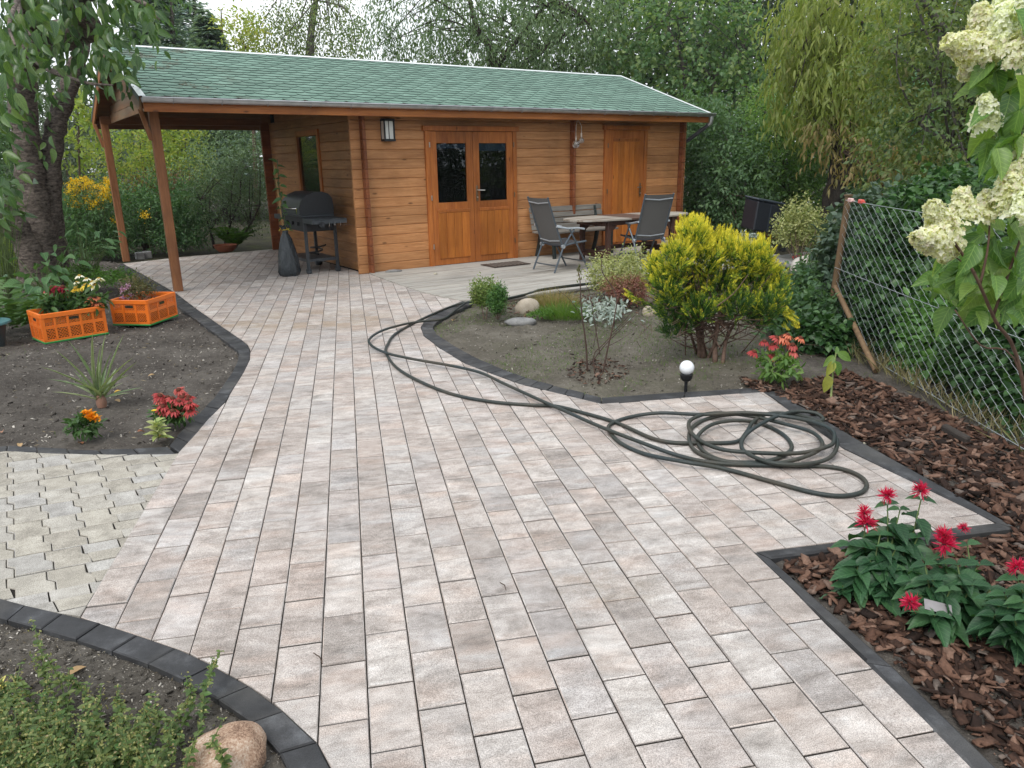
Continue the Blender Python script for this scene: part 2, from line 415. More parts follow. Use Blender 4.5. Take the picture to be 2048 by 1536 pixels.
M_GREENM = plain('green_metal_edge', (.035, .07, .055), .5, .4, 0, .1, 10)
def make_shingle():
    k = NT('green_bitumen', .9, .15); v = k.pos(); r = k.island(); n = k.noise(v, 7, 4)
    c = k.ramp(n, [(.3, (.11, .185, .15)), (.7, (.165, .255, .21))]); c = k.mix(1., c, k.ramp(r, [(0, .85), (1, 1.15)]), 'MULTIPLY')
    c, f = speckle(k, v, c, .4, 300)
    lv = k.map(v, (1, 1, 1), -GA, None); s = k.n('SeparateXYZ'); k.t.links.new(lv, s.inputs[0])
    x0 = float(CORN[0]*math.cos(-GA)-CORN[1]*math.sin(-GA)); d = k.math('SUBTRACT', s.outputs[0], x0-2.2)   # moss grows near the tree end
    g = k.noise(v, 2.0, 5, .7); mo = k.math('MULTIPLY', k.ramp(g, [(.52, 0), (.6, 1.)]), k.ramp(k.math('ABSOLUTE', d), [(.25, 1), (.9, 0)]))
    fine = k.noise(v, 60, 2); mo = k.math('MULTIPLY', mo, k.ramp(fine, [(.42, 0), (.5, 1)]))
    c = k.mix(mo, c, (.075, .06, .04)); k.color(c); k.bump(f, .5, .004); return k.m
M_SHING = make_shingle()
def make_glass():
    k = NT('window_glass', .02, .5); k.color((.004, .006, .008))
    tr = k.n('BsdfTransparent'); tr.inputs[0].default_value = (.55, .6, .62, 1); gl = k.n('BsdfGlossy'); gl.inputs['Roughness'].default_value = .015
    fr = k.n('Fresnel'); fr.inputs[0].default_value = 1.5; ms = k.n('MixShader')
    f2 = k.math('MULTIPLY', fr.outputs[0], .9)
    k.t.links.new(f2, ms.inputs[0]); k.t.links.new(tr.outputs[0], ms.inputs[1]); k.t.links.new(gl.outputs[0], ms.inputs[2])
    k.t.links.new(ms.outputs[0], k.t.nodes['Material Output'].inputs['Surface']); return k.m
M_GLASS = make_glass()
M_INSIDE = plain('dark_interior', (.012, .013, .014), .9, .1)
M_BLUE_STRIP = plain('blue_strip', (.16, .22, .34), .8, .1)
M_STEEL = NT('brushed_steel', .3, .5, 1.); M_STEEL.color((.62, .6, .56)); M_STEEL = M_STEEL.m
M_BRONZE = NT('bronze_plate', .4, .5, .9); M_BRONZE.color((.19, .14, .09)); M_BRONZE = M_BRONZE.m

# ================================================================ THE SETTING
def disc(name, r, z, mat, n=48):
    o = mesh_obj(name, [(r*math.cos(2*math.pi*i/n), r*math.sin(2*math.pi*i/n)+20, z) for i in range(n)], [tuple(range(n))], mat)
    o['kind'] = 'structure'; return o
disc('ground', 220, -.12, M_GROUND)

def noise2(x, y, s, seed=0.):
    return (np.sin(x*s*1.7+seed)*np.cos(y*s*1.3+seed*2)+.6*np.sin(x*s*3.1-y*s*2.2+seed*3)+.4*np.sin(x*s*6.3+y*s*5.1+1.3*seed)*np.cos(y*s*7.7-x*s*2.9)+.3*np.sin(x*s*13.1+y*s*3.7)*np.sin(y*s*11.9-x*s*5.3+seed))/2.3
BEDZ = {}
def bed(name, poly, z, amp, mat, step=.05, hills=()):
    def zf(x, y):
        q = z+amp*noise2(x, y, 3.)
        for hx, hy, hr, hh in hills: q = q+hh*np.exp(-((x-hx)**2+(y-hy)**2)/hr**2)
        return q
    BEDZ[name] = zf
    P = np.array(poly); x0, y0 = P.min(0); x1, y1 = P.max(0); nx = int((x1-x0)/step)+2; ny = int((y1-y0)/step)+2
    gx, gy = np.meshgrid(x0+np.arange(nx)*step, y0+np.arange(ny)*step); X, Y = gx.ravel(), gy.ravel()
    zz = z+amp*noise2(X, Y, 3.)+amp*.5*RNG.standard_normal(len(X))
    for hx, hy, hr, hh in hills: zz += hh*np.exp(-((X-hx)**2+(Y-hy)**2)/hr**2)
    cx, cy = X+step/2, Y+step/2; ok = inside(np.stack([cx, cy], 1), poly).reshape(ny, nx)[:-1, :-1]
    j, i = np.nonzero(ok); a = j*nx+i; q = np.stack([a, a+1, a+nx+1, a+nx], 1)
    u, inv = np.unique(q.ravel(), return_inverse=True); V = np.stack([X, Y, zz], 1)[u]
    o = big_mesh(name, V, inv.ravel(), np.arange(len(q))*4, mat); o.data.shade_smooth(); o['kind'] = 'structure'; return o

# --- outlines, read at the photograph's pixels and laid on the ground
PATH_PX = [(2120, 1720), (1948, 1536), (1898.5, 1486), (1764, 1355), (1654, 1250), (1511.5, 1102.8), (1697.8, 1080), (1993.8, 1045), (1687.5, 898), (1526, 784),
           (1400, 793), (1203, 807.5), (1110, 785), (1037.5, 767.5), (982.5, 747.5), (930, 727.5), (880, 697.5), (847.5, 672.5), (841, 655), (850, 640), (890, 616), (925, 602),
           (885, 594), (842, 584), (784, 564), (741, 547), (722, 545), (558, 497), (365, 514), (246, 527),
           (302.5, 557.5), (352.5, 586), (390, 615), (447.5, 655), (495, 687.5), (501, 700), (500, 720), (487.5, 745), (470, 772.5), (450, 805), (415, 840), (395, 864), (358, 904),
           (160, 1232.5), (297, 1277.6), (376, 1305), (468, 1353), (540, 1397), (636, 1486), (668, 1545), (740, 1720)]
PATH = ccw(G2(PATH_PX))
def jointed(mat, poly, name, z):
    o = mesh_obj(name, [(x, y, z) for x, y in poly], [tuple(range(len(poly)))], mat); o['kind'] = 'structure'; return o
# deck
DECK_SB = [(0.0, -.02), *[SBof(*p) for p in [(743, 550), (784, 565), (842, 585), (885, 595), (922, 602)]], (.15, -3.12), (6.25, -3.12), (6.25, -.02)]
DECK_XY = ccw([tuple(C(s, b)[:2]) for s, b in DECK_SB])
OLD_PX = [(-420, 1085), (-260, 960), (0, 900), (57, 904), (160, 908), (230, 910), (357, 906), (160, 1232), (102, 1224.6), (0, 1197), (-150, 1150)]
OLD = ccw(G2(OLD_PX))

bedL = G2([(-700, 640), (-60, 500), (240, 522), (330, 575), (470, 680), (490, 705), (480, 740), (400, 850), (345, 902), (0, 897), (-320, 960)])
bed('left_bed_soil', bedL, -.035, .012, M_SOIL, .05, [(-4.6, 6.2, 1.2, .05)])
bedR = G2([(640, 640), (930, 590), (1200, 560), (1700, 520), (1800, 700), (1640, 830), (1600, 860), (1540, 800), (1300, 806), (1190, 800), (1000, 755), (860, 690)])
bed('lawn_bed_soil', bedR, -.035, .01, M_SOIL2, .05, [(*G(1195, 745)[:2], .3, .03), (*G(1430, 715)[:2], .5, .03), (*G(1100, 608)[:2], .4, .05), (*G(1250, 595)[:2], .5, .08)])
bedM = G2([(1545, 786), (1490, 762), (1560, 740), (1640, 700), (1800, 700), (2140, 850), (2500, 1100), (2600, 1720), (2090, 1720), (1548, 1110), (1720, 1094), (2040, 1058), (1740, 893)])
bed('mulch_bed_soil', bedM, -.022, .008, M_SOIL, .03)
bedF = G2([(-300, 1130), (0, 1225), (219, 1292), (376, 1345), (520, 1440), (620, 1570), (690, 1740), (-400, 1740)])
bed('front_bed_soil', bedF, -.02, .006, M_SOIL3, .03)
sand = jointed(M_SAND, PATH, 'paver_bedding_sand', -.0055)
jointed(M_SAND, OLD, 'old_paver_bedding_sand', -.0085)

# --- the pavers, half-bond rows
AZ = -.2078; EU = np.array([math.cos(AZ), -math.sin(AZ)]); EV = np.array([math.sin(AZ), math.cos(AZ)])
PW, PL, U0, V0 = .0921*1.6, .1766*1.6, -.1238*1.6, 1.2878*1.6
path = struct('paved_path')
def proj_w(x, y):
    d = np.array([x, y, 0])-CAM; z = d@_fwd; return 1024+F*(d@_R)/z, 768-F*(d@_U)/z, z
pieces = []
for k in range(-40, 32):
    for n in range(-8, 60):
        off = 0 if k % 2 else -.4944
        u0, v0 = U0+k*PW, V0+(n+off)*PL; g = .0023; gv = .0036
        rc = [EU*(u0+a)+EV*(v0+b) for a, b in ((g, gv), (PW-g, gv), (PW-g, PL-gv), (g, PL-gv))]
        c = sum(rc)/4
        if c[1] < .6: continue
        P = clip(PATH, rc)
        if len(P) < 3 or abs(area(P)) < .0006: continue
        full = abs(abs(area(P))-(PW-2*g)*(PL-2*gv)) < 1e-4
        x, y, z = proj_w(*c); vis = -60 < x < 2110 and y < 1600
        pieces.append((vis, 1/z**2, c, ccw(P), full))
pieces.sort(key=lambda q: (not q[0], -q[1]))
mb = MB(); mb.prism([(-PW/2+g, -PL/2+gv), (PW/2-g, -PL/2+gv), (PW/2-g, PL/2-gv), (-PW/2+g, PL/2-gv)], -.02, 0, .0035)
full_o = mb.build('paver', M_PAVER, None, 30); full_me = full_o.data; bpy.data.objects.remove(full_o)
rest = MB()
for i, (vis, _, c, P, full) in enumerate(pieces):
    dz = random.gauss(0, .0009)
    if i < 300 and vis:
        if full:
            M = Matrix.Translation((c[0], c[1], dz)) @ Matrix.Rotation(-AZ+random.gauss(0, .002)-AZ*0, 4, 'Z').to_4x4()
            M = Matrix.Translation((c[0], c[1], dz)) @ Matrix(((EU[0], EV[0], 0, 0), (EU[1], EV[1], 0, 0), (0, 0, 1, 0), (0, 0, 0, 1))) @ Matrix.Rotation(random.gauss(0, .003), 4, 'Z') @ Matrix.Rotation(random.gauss(0, .002), 4, 'X')
            place('paver', full_me, M, path)
        else:
            m = MB(); m.prism(P, -.02, dz, .0025 if abs(area(P)) > .004 else 0); m.build('paver', M_PAVER, path, 30)
    else:
        rest.prism(P, -.02, dz, .0035 if full else 0)
stuff(rest.build('paver_field', M_PAVER, path, 30))

# --- the older interlocking pavers
oldp = struct('interlocking_paving')
e1 = np.array([.130, .056]); e2 = np.array([.100, -.157]); o0 = G(12.5, 1117.5)[:2]
nold = 0
for i in range(-20, 24):
    for j in range(-20, 20):
        q = o0+e1*i+e2*j
        if q[1] < 1.5 or q[1] > 5.5: continue
        pts = [(0, 0), (1, 0), (1, .42), (1.2, .58), (1.2, 1), (.2, 1), (.2, .58), (0, .42)]
        pts = [q+e1*a+e2*b-e2*0 for a, b in pts]; pts = [np.array(p) for p in ccw(pts)]
        # the rows keep their columns: the step is taken back at each row joint
        pts = ccw(inset(pts, .0022))
        cc = sum(pts)/len(pts)
        # cut by the area's outline: keep what lies inside
        tri = None
        ins = inside(np.array(pts), OLD)
        if not ins.any() and min(np.hypot(*(np.array(v)-q)) for v in OLD) > .5 and not inside(np.array([q+e1*.6+e2*.5]), OLD).any(): continue
        m = MB()
        if ins.all(): m.prism(pts, -.02, random.gauss(-.002, .0015), .0028)
        else:
            hull = [pts[0]]; P = clip_poly = None
            # convex halves: upper and lower block of the piece
            top = ccw([np.array(q+e1*a+e2*b) for a, b in ((.02, .02), (.98, .02), (1.0, .5), (.05, .5))]); low = ccw([np.array(q+e1*a+e2*b) for a, b in ((.12, .5), (1.08, .5), (1.18, .98), (.22, .98))])
            z = random.gauss(-.002, .0015); okp = False
            for blk in (top, low):
                P = clip(OLD, blk)
                if len(P) >= 3 and abs(area(P)) > .0004: m.prism(ccw(P), -.02, z); okp = True
            if not okp: continue
        m.build('paver', M_OLDP, oldp, 30); nold += 1

# --- kerbs
def kerb(name, inner, outer, seg, z=.0, bev=.006, drop=.14, ends=()):
    r = struct(name); A = G2(inner); B = G2(outer); n = max(1, round((plen(A)+plen(B))/2/seg)); a = resample(A, n); b = resample(B, n); g = .0025
    for i in range(n):
        p = [a[i], a[i+1], b[i+1], b[i]]; p = ccw([np.array(q) for q in p])
        m = MB(); m.prism(inset(p, g), z-drop, z+random.gauss(0, .0015), bev); m.build('kerb_stone', M_KERB, r, 30)
    return r
kerb('left_bed_kerb', [(245, 526), (302.5, 557.5), (352.5, 586), (390, 615), (447.5, 655), (495, 687.5), (501, 700), (500, 720), (487.5, 745), (470, 772.5), (450, 805), (415, 840), (395, 864), (358, 904)],
     [(236, 533), (285, 564), (335, 597), (372, 625), (430, 667), (472, 698), (477, 707), (475, 722), (463, 745), (446, 770), (425, 798), (392, 830), (370, 852), (338, 890)], .155)
kerb('left_bed_front_kerb', [(-330, 990), (-160, 930), (0, 900), (57, 904), (160, 908), (230, 910), (352, 907)], [(-310, 965), (-150, 915), (0, 889), (57, 893), (160, 898), (230, 899), (336, 893)], .2)
kerb('lawn_bed_kerb', [(1203, 807.5), (1110, 785), (1037.5, 767.5), (982.5, 747.5), (930, 727.5), (880, 697.5), (847.5, 672.5), (841, 655), (850, 640), (890, 616), (925, 602)],
     [(1203, 794), (1125, 775), (1050, 755), (1000, 736), (950, 714), (905, 689), (873, 668), (866, 655), (872, 645), (912, 622), (946, 608)], .155, .002)
kerb('lawn_bed_end_kerb', [(1203, 807.5), (1400, 793), (1526, 784)], [(1203, 795), (1400, 781), (1534, 773)], .5, .002)
kerb('mulch_bed_kerb', [(1526, 784), (1687.5, 898), (1993.8, 1045)], [(1553, 782), (1742, 894), (2034, 1055)], 1.0, .004, .01)
kerb('mulch_corner_kerb', [(1511.5, 1102.8), (1697.8, 1080), (1993.8, 1045)], [(1542.6, 1117), (1720, 1095.5), (2030, 1057)], .9, .004, .01)
kerb('mulch_front_kerb', [(1511.5, 1102.8), (1654, 1250), (1764, 1355), (1898.5, 1486), (1948, 1536), (2120, 1720)], [(1542.6, 1117), (1691, 1245), (1806, 1350), (1946, 1484), (1999, 1536), (2180, 1716)], .62, .004, .01)
kerb('front_bed_kerb', [(-260, 1125), (-120, 1165), (0, 1197), (102, 1224.6), (160, 1232.5), (297, 1277.6), (376, 1305), (468, 1353), (540, 1397), (636, 1486), (668, 1545), (720, 1680)],
     [(-290, 1160), (-130, 1202), (0, 1238), (100, 1265), (150, 1280), (262, 1316), (340, 1347), (420, 1391), (490, 1432), (560, 1510), (590, 1560), (630, 1690)], .175, .003, .005)

# --- the wooden deck
deck = struct('wooden_deck'); b = -.02; nb = 0
while b > -3.12:
    b2 = max(b-.118, -3.12); q = [tuple(C(s, bb)[:2]) for s, bb in ((-2, b2+.0045), (8, b2+.0045), (8, b-.0045), (-2, b-.0045))]
    P = clip(DECK_XY, ccw(q))
    if len(P) >= 3 and abs(area(P)) > .002:
        m = MB(); m.prism(ccw(P), -.01, .015+random.gauss(0, .0012), .003); m.build('deck_board', M_DECK, deck, 30)
    b = b2
m = MB(); m.box(C(.0, -3.135, -.12), S3*6.25, N3*.022, Z3*.105); m.build('deck_edge_board', woodmat('dark_edge_board', (.12, .095, .075), (.07, .055, .045), 's', .8), deck)
m = MB(); m.box(C(6.25, -3.12, -.12), S3*.02, N3*3.1, Z3*.11); m.build('deck_edge_board', M_DECK, deck)
mesh_obj('deck_underlay', [(*p, -.0115) for p in DECK_XY], [tuple(range(len(DECK_XY)))], M_SAND, deck)

# ================================================================ THE CABIN
cabin = thing('garden_cabin', 'long wooden log cabin with green shingle roof and open carport end', 'cabin', C(3.2, 2.1))
CE0, CE1, DP, WR = -2.86, 6.82, 4.25, 6.46         # roof ends, depth, right wall
EAVB, EAVZ, RIDB, RIDZ = -.36, 2.375, 2.12, 3.235
ROW = .1365; NROW = 17
wall = part_label(mesh_obj('front_wall', [C(0, .055, 0), C(WR, .055, 0), C(WR, .055, 2.34), C(0, .055, 2.34)], [(0, 1, 2, 3)], M_INSIDE, cabin), 'front wall of horizontal honey coloured boards')
def log(s0, s1, z0, hh, parent, name='plank', b=0., th=.05, out=None, mat=None):
    pr = [(0, .009), (.009, 0.), (th, 0.), (th, hh-.0015), (.009, hh-.0015), (0, hh-.011)]
    m = MB(); m.extrude(pr, C(s0, b, z0), N3, Z3, S3*(s1-s0)); return m.build(name, mat or M_LOG, parent, 20)
DOOR1, DOOR2 = (1.03, 2.69, 2.11), (4.56, 5.58, 2.155)
for r in range(NROW):
    z0 = r*ROW; hh = min(ROW, 2.30-z0)
    segs = [(-.145, DOOR1[0], DOOR1[2]), (DOOR1[1], DOOR2[0], 9), (DOOR2[1], WR+.145, DOOR2[2])]
    if z0 >= DOOR1[2]-.06: segs = [(-.145, DOOR2[0] if z0 < DOOR2[2]-.06 else WR+.145, 9)]+([] if z0 >= DOOR2[2]-.06 else [(DOOR2[1], WR+.145, 9)])
    segs = [q for q in segs if hh > .012]
    for d_ in (DOOR1, DOOR2):
        if z0 < d_[2]-.06 and z0+ROW > d_[2]-.02 and z0+hh-d_[2] > .01: log(d_[0]+.001, d_[1]-.001, d_[2]+.001, z0+hh-d_[2]-.001, wall)
    for a, e, _ in segs: log(a+.001, e-.001, z0, hh, wall)
# the side wall under the carport
side = mesh_obj('side_wall', [C(.055, 0, 0), C(.055, DP, 0), C(.055, DP, 2.9), C(.055, 0, 2.3)], [(0, 1, 2, 3)], M_INSIDE, cabin)
WIN = (1.68, 2.66, 1.12, 2.05)
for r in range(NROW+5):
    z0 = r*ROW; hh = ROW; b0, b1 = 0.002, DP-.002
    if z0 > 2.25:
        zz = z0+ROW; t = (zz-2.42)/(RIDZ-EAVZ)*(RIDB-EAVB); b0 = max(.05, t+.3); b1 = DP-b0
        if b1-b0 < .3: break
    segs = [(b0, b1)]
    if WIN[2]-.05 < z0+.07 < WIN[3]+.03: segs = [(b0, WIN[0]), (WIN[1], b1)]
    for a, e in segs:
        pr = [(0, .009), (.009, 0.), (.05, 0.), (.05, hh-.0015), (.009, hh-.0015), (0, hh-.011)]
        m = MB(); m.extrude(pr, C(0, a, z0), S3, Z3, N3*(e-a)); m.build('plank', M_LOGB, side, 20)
# window in the side wall
wf = MB(); b0, b1, z0, z1 = WIN
for (a, e, c, d) in ((b0-.07, b0+.02, z0-.07, z1+.07), (b1-.02, b1+.07, z0-.07, z1+.07)): wf.box(C(-.028, a, c), S3*.06, N3*(e-a), Z3*(d-c), .004)
for (c, d) in ((z0-.07, z0+.02), (z1-.02, z1+.07)): wf.box(C(-.026, b0+.02, c), S3*.058, N3*(b1-b0-.04), Z3*(d-c), .004)
win = wf.build('window', M_TRIM, cabin, 30)
m = MB(); m.box(C(.012, b0+.02, z0+.02), S3*.006, N3*(b1-b0-.04), Z3*(z1-z0-.04)); m.build('pane', M_GLASS, win)
m = MB(); m.box(C(.25, b0-.1, z0-.2), S3*.02, N3*(b1-b0+.5), Z3*(z1-z0+.3)); m.build('interior', M_INSIDE, cabin)
# other walls, unseen from here
m = MB(); m.box(C(0.06, DP-.05, 0), S3*(WR-.06), N3*.05, Z3*2.34); m.build('back_wall', M_LOG, cabin)
rw = MB(); v = [C(WR, .0, 0), C(WR, DP, 0), C(WR, DP, 2.36), C(WR, RIDB, RIDZ-.08), C(WR, 0, 2.36)]; v += [p-S3*.05 for p in v]
rw.add(v, [(0, 1, 2, 3, 4), (9, 8, 7, 6, 5), (0, 5, 6, 1), (1, 6, 7, 2), (2, 7, 8, 3), (3, 8, 9, 4), (4, 9, 5, 0)]); rw.build('right_wall', M_LOGB, cabin)
# crossing log ends that stand out of the front wall
def cross_ends(s, w_, zlow, zhigh, out=.115, b=0.):
    m = MB(); r = 0; z = zlow
    while z < zhigh-.01:
        h_ = min(ROW, zhigh-z); m.box(C(s-w_/2, b-out-(.004 if r % 2 else 0), z+.002), S3*w_, N3*(out-.001), Z3*(h_-.004), .006); z += ROW; r += 1
    return m.build('cross_logs', M_LOGE, cabin, 30)
cross_ends(.025, .05, 0, 2.24); cross_ends(3.83, .05, ROW*5, 2.22); cross_ends(WR-.02, .05, 0, 2.24)
m = MB(); z = 0
m.box(C(-.155, DP-.05, 0), S3*.15, N3*.046, Z3*2.3)
for r in range(17): m.box(C(-.16, DP-.054, r*ROW+.002), S3*.158, N3*.054, Z3*(ROW-.004), .006)
m.build('cross_logs', M_LOGE, cabin, 30)

# doors
def frame_door(s0, s1, ztop, name, leaves, label):
    root = mesh_obj(name, [C(s0, .02, .005), C(s1, .02, .005), C(s1, .02, ztop), C(s0, .02, ztop)], [(0, 1, 2, 3)], M_INSIDE, cabin); root['label'] = label
    fw = .075; m = MB()
    for a in (s0, s1-fw): m.box(C(a, -.038, .006), S3*fw, N3*.055, Z3*(ztop-.08), .004)
    m.box(C(s0-.035, -.055, ztop-.073), S3*(s1-s0+.07), N3*.075, Z3*.075, .005)
    m.build('door_frame', M_TRIM, root, 30)
    return root, s0+fw, s1-fw
dd, a, e = frame_door(*DOOR1, 'double_door', 2, 'orange stained double door with two glazed leaves')
mid = (a+e)/2; ztop = DOOR1[2]-.078
for li, (x0, x1) in enumerate(((a+.003, mid-.003), (mid+.003, e-.003))):
    m = MB(); st = .115; bb = -.026; gz0, gz1 = .98, 1.86; pz0, pz1 = .15, .84
    for c in (x0, x1-st): m.box(C(c, bb, .02), S3*st, N3*.04, Z3*(ztop-.02), .004)
    for z0_, z1_ in ((.02, pz0), (pz1, gz0), (gz1, ztop)): m.box(C(x0+st, bb+.001, z0_), S3*(x1-x0-2*st), N3*.038, Z3*(z1_-z0_), .003)
    m.box(C(x0+st*.72, bb-.016, pz1-.015), S3*(x1-x0-1.44*st), N3*.03, Z3*.05, .006)
    m.build('door_leaf', M_TRIM, dd, 30)
    m = MB(); m.box(C(x0+st, bb+.02, gz0), S3*(x1-x0-2*st), N3*.005, Z3*(gz1-gz0)); m.build('pane', M_GLASS, dd)
    m = MB(); m.box(C(x0+st, bb+.034, gz1-(.075 if li == 0 else .115)), S3*(x1-x0-2*st), N3*.004, Z3*(.06 if li == 0 else .11)); m.build('blue_strip', M_BLUE_STRIP, dd)  # blue-grey strip just behind the glass near the top of each pane
    nb_ = 4; wd = (x1-x0-1.6*st)/nb_; xx = x0+.8*st
    for q in range(nb_):
        m = MB(); m.box(C(xx+q*wd+.002, bb-.012, pz0-.03), S3*(wd-.004), N3*.04, Z3*(pz1-pz0+.015), .004); m.build('panel_board', M_DOORP, dd, 30)
    for z_ in (.28, 1.02, 1.80):
        m = MB(); hx = x0-.012 if li == 0 else x1+.012; m.tube([C(hx, -.046, z_), C(hx, -.046, z_+.075)], .009, 8); m.build('hinge', M_BRONZE if li else M_STEEL, dd, 40)
def handle(parent, s, z, dirn, bb):
    m = MB(); m.box(C(s-.018, bb-.008, z-.17), S3*.036, N3*.009, Z3*.24, .004); p = m.build('handle_plate', M_BRONZE, parent, 30)
    m = MB(); m.tube([C(s, bb-.005, z), C(s, bb-.05, z), C(s+dirn*.02, bb-.06, z), C(s+dirn*.115, bb-.055, z-.004)], .0085, 8); m.tube([C(s, bb-.004, z-.11), C(s, bb-.018, z-.11)], .012, 10)
    m.build('door_handle', M_STEEL, parent, 40)
handle(dd, mid+.06, 1.15, 1, -.026)
sd, a, e = frame_door(*DOOR2, 'plank_door', 1, 'closed orange plank door right of the hanging bulbs'); ztop = DOOR2[2]-.078
m = MB(); st = .13
for c in (a+.003, e-.003-st): m.box(C(c, -.026, .02), S3*st, N3*.04, Z3*(ztop-.02), .004)
m.box(C(a+.003+st, -.025, 1.90), S3*(e-a-.006-2*st), N3*.038, Z3*(ztop-1.9), .003); m.box(C(a+.003+st, -.025, .02), S3*(e-a-.006-2*st), N3*.038, Z3*.13, .003)
m.box(C(a+st*.9, -.045, 1.885), S3*(e-a-1.8*st), N3*.03, Z3*.05, .005)
m.build('door_leaf', M_TRIM, sd, 30)
nb_ = 5; wd = (e-a-1.75*st)/nb_
for q in range(nb_):
    m = MB(); m.box(C(a+.88*st+q*wd+.002, -.04, .12), S3*(wd-.004), N3*.04, Z3*1.775, .004); m.build('panel_board', M_DOORP, sd, 30)
for z_ in (.3, 1.0, 1.78): m = MB(); m.tube([C(a-.01, -.046, z_), C(a-.01, -.046, z_+.075)], .009, 8); m.build('hinge', M_BRONZE, sd, 40)
handle(sd, e-.075, 1.09, -1, -.026)

# roof
roof = cabin
UP = (N3*(RIDB-EAVB)+Z3*(RIDZ-EAVZ)); SLOPE = np.linalg.norm(UP); UP = UP/SLOPE; NRM = np.cross(S3, UP); NRM = NRM if NRM[2] > 0 else -NRM
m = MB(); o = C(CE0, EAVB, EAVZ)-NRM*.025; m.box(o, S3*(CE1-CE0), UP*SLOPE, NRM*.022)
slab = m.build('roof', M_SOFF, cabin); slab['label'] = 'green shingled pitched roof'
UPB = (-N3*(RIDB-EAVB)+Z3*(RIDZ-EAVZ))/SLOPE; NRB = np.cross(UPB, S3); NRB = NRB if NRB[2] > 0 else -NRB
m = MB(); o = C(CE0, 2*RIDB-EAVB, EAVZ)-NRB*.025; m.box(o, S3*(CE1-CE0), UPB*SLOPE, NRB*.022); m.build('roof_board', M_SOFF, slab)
m = MB(); o = C(CE0, 2*RIDB-EAVB, EAVZ); m.box(o, S3*(CE1-CE0), UPB*SLOPE, NRB*.008); m.build('back_shingles', M_SHING, slab)
SW, SH_ = .285, .1375; tabs = []
nrow = int(SLOPE/SH_)+1
for r in range(nrow):
    for i in range(int((CE1-CE0)/SW)+2):
        s0 = CE0+(i-(.5 if r % 2 else 0))*SW; t0 = -.02+r*SH_
        sh = [(-.5, .058), (-.40, .024), (-.27, .004), (-.15, 0), (.15, 0), (.27, .004), (.40, .024), (.5, .058), (.5, .215), (-.5, .215)]
        jit = random.gauss(0, .003); pts = []
        for x, y in sh:
            s_ = s0+SW/2+x*(SW-.004); s_ = min(max(s_, CE0+.005), CE1-.005); t_ = min(t0+y+jit, SLOPE-.002); lift = .0135-.012*(y/.215)
            pts.append(C(s_, EAVB, EAVZ)+UP*t_+NRM*lift)
        if np.linalg.norm(pts[0]-pts[7]) < .03: continue
        d = np.linalg.norm(pts[3]-CAM); tabs.append((d, pts))
tabs.sort(key=lambda q: q[0]); rest = MB()
M_BITU = plain('bitumen_edge', (.03, .045, .038), .9, .1)
def tab(m, pts):
    n = len(pts); v = [p for p in pts]+[p-NRM*.0075 for p in pts]; m.add(v, [tuple(range(n))]+[(j, n+j, n+(j+1) % n, (j+1) % n) for j in range(n)])
for i, (d, pts) in enumerate(tabs):
    if i < 300: m = MB(); tab(m, pts); o_ = m.build('shingle', M_SHING, slab); o_.data.materials.append(M_BITU); o_.data.polygons.foreach_set('material_index', [0]+[1]*len(pts))
    else: tab(rest, pts)
o_ = stuff(rest.build('shingle_field', M_SHING, slab)); o_.data.materials.append(M_BITU); o_.data.polygons.foreach_set('material_index', [0 if p.loop_total > 4 else 1 for p in o_.data.polygons])
# ridge cap, verge strips, edges
m = MB(); t = SLOPE
for nn, uu, bsgn in ((NRM, UP, 1), (NRB, UPB, -1)):
    o = C(CE0-.005, EAVB if bsgn > 0 else 2*RIDB-EAVB, EAVZ)+uu*(SLOPE-.075)+nn*.014; m.box(o, S3*(CE1-CE0+.01), uu*.085, nn*.003)
m.build('ridge_cap', M_WHITEM, cabin)
for s_, w_ in ((CE0-.012, .075), (CE1-.07, .075)):
    for nn, uu, b0_ in ((NRM, UP, EAVB), (NRB, UPB, 2*RIDB-EAVB)):
        m = MB(); o = C(s_, b0_, EAVZ)-uu*.02+nn*.0145; m.box(o, S3*w_, uu*(SLOPE-.03), nn*.003); m.build('verge_strip', M_WHITEM, cabin)
        m = MB(); x_ = s_-.004 if s_ < 0 else s_+w_; m.box(C(x_, b0_, EAVZ)-uu*.02-nn*.05, S3*.004, uu*(SLOPE-.01), nn*.067); m.build('verge_edge', M_GREENM, cabin)
        m = MB(); x_ = s_+.001 if s_ < 0 else s_+w_-.03; m.box(C(x_, b0_, EAVZ)-nn*.165, S3*.026, uu*(SLOPE-.01), nn*.138, .003); m.build('barge_board', M_GABLE if (s_ < 0 and b0_ < 0) else M_TRIM, cabin, 30)
# front fascia, gutter, downpipe
m = MB(); m.box(C(CE0+.03, EAVB-.004, EAVZ-.165), S3*(CE1-CE0-.06), N3*.028, Z3*.145, .004); m.build('fascia_board', M_TRIMS, cabin, 30)
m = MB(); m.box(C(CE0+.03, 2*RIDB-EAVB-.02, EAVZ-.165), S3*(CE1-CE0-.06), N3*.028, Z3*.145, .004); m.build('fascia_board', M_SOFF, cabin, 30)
gb, gz, gr = EAVB-.066, EAVZ-.012, .056
prof = [(gr*math.cos(t), gr*math.sin(t)) for t in np.linspace(math.pi, 2*math.pi, 11)]; prof += [(x*.94, y*.94) for x, y in prof[::-1]]
m = MB(); m.extrude(prof, C(CE0+.01, gb, gz), N3, Z3, S3*(CE1-CE0+.03)); m.tube([C(CE0+.01, gb-gr, gz), C(CE1+.04, gb-gr, gz)], .008, 6)
for s_ in (CE0+.012, CE1+.038): m.add([C(s_, gb, gz)+N3*x+Z3*y for x, y in prof[:11]], [tuple(range(11))])
gut = m.build('gutter', M_ZINC, cabin, 40)
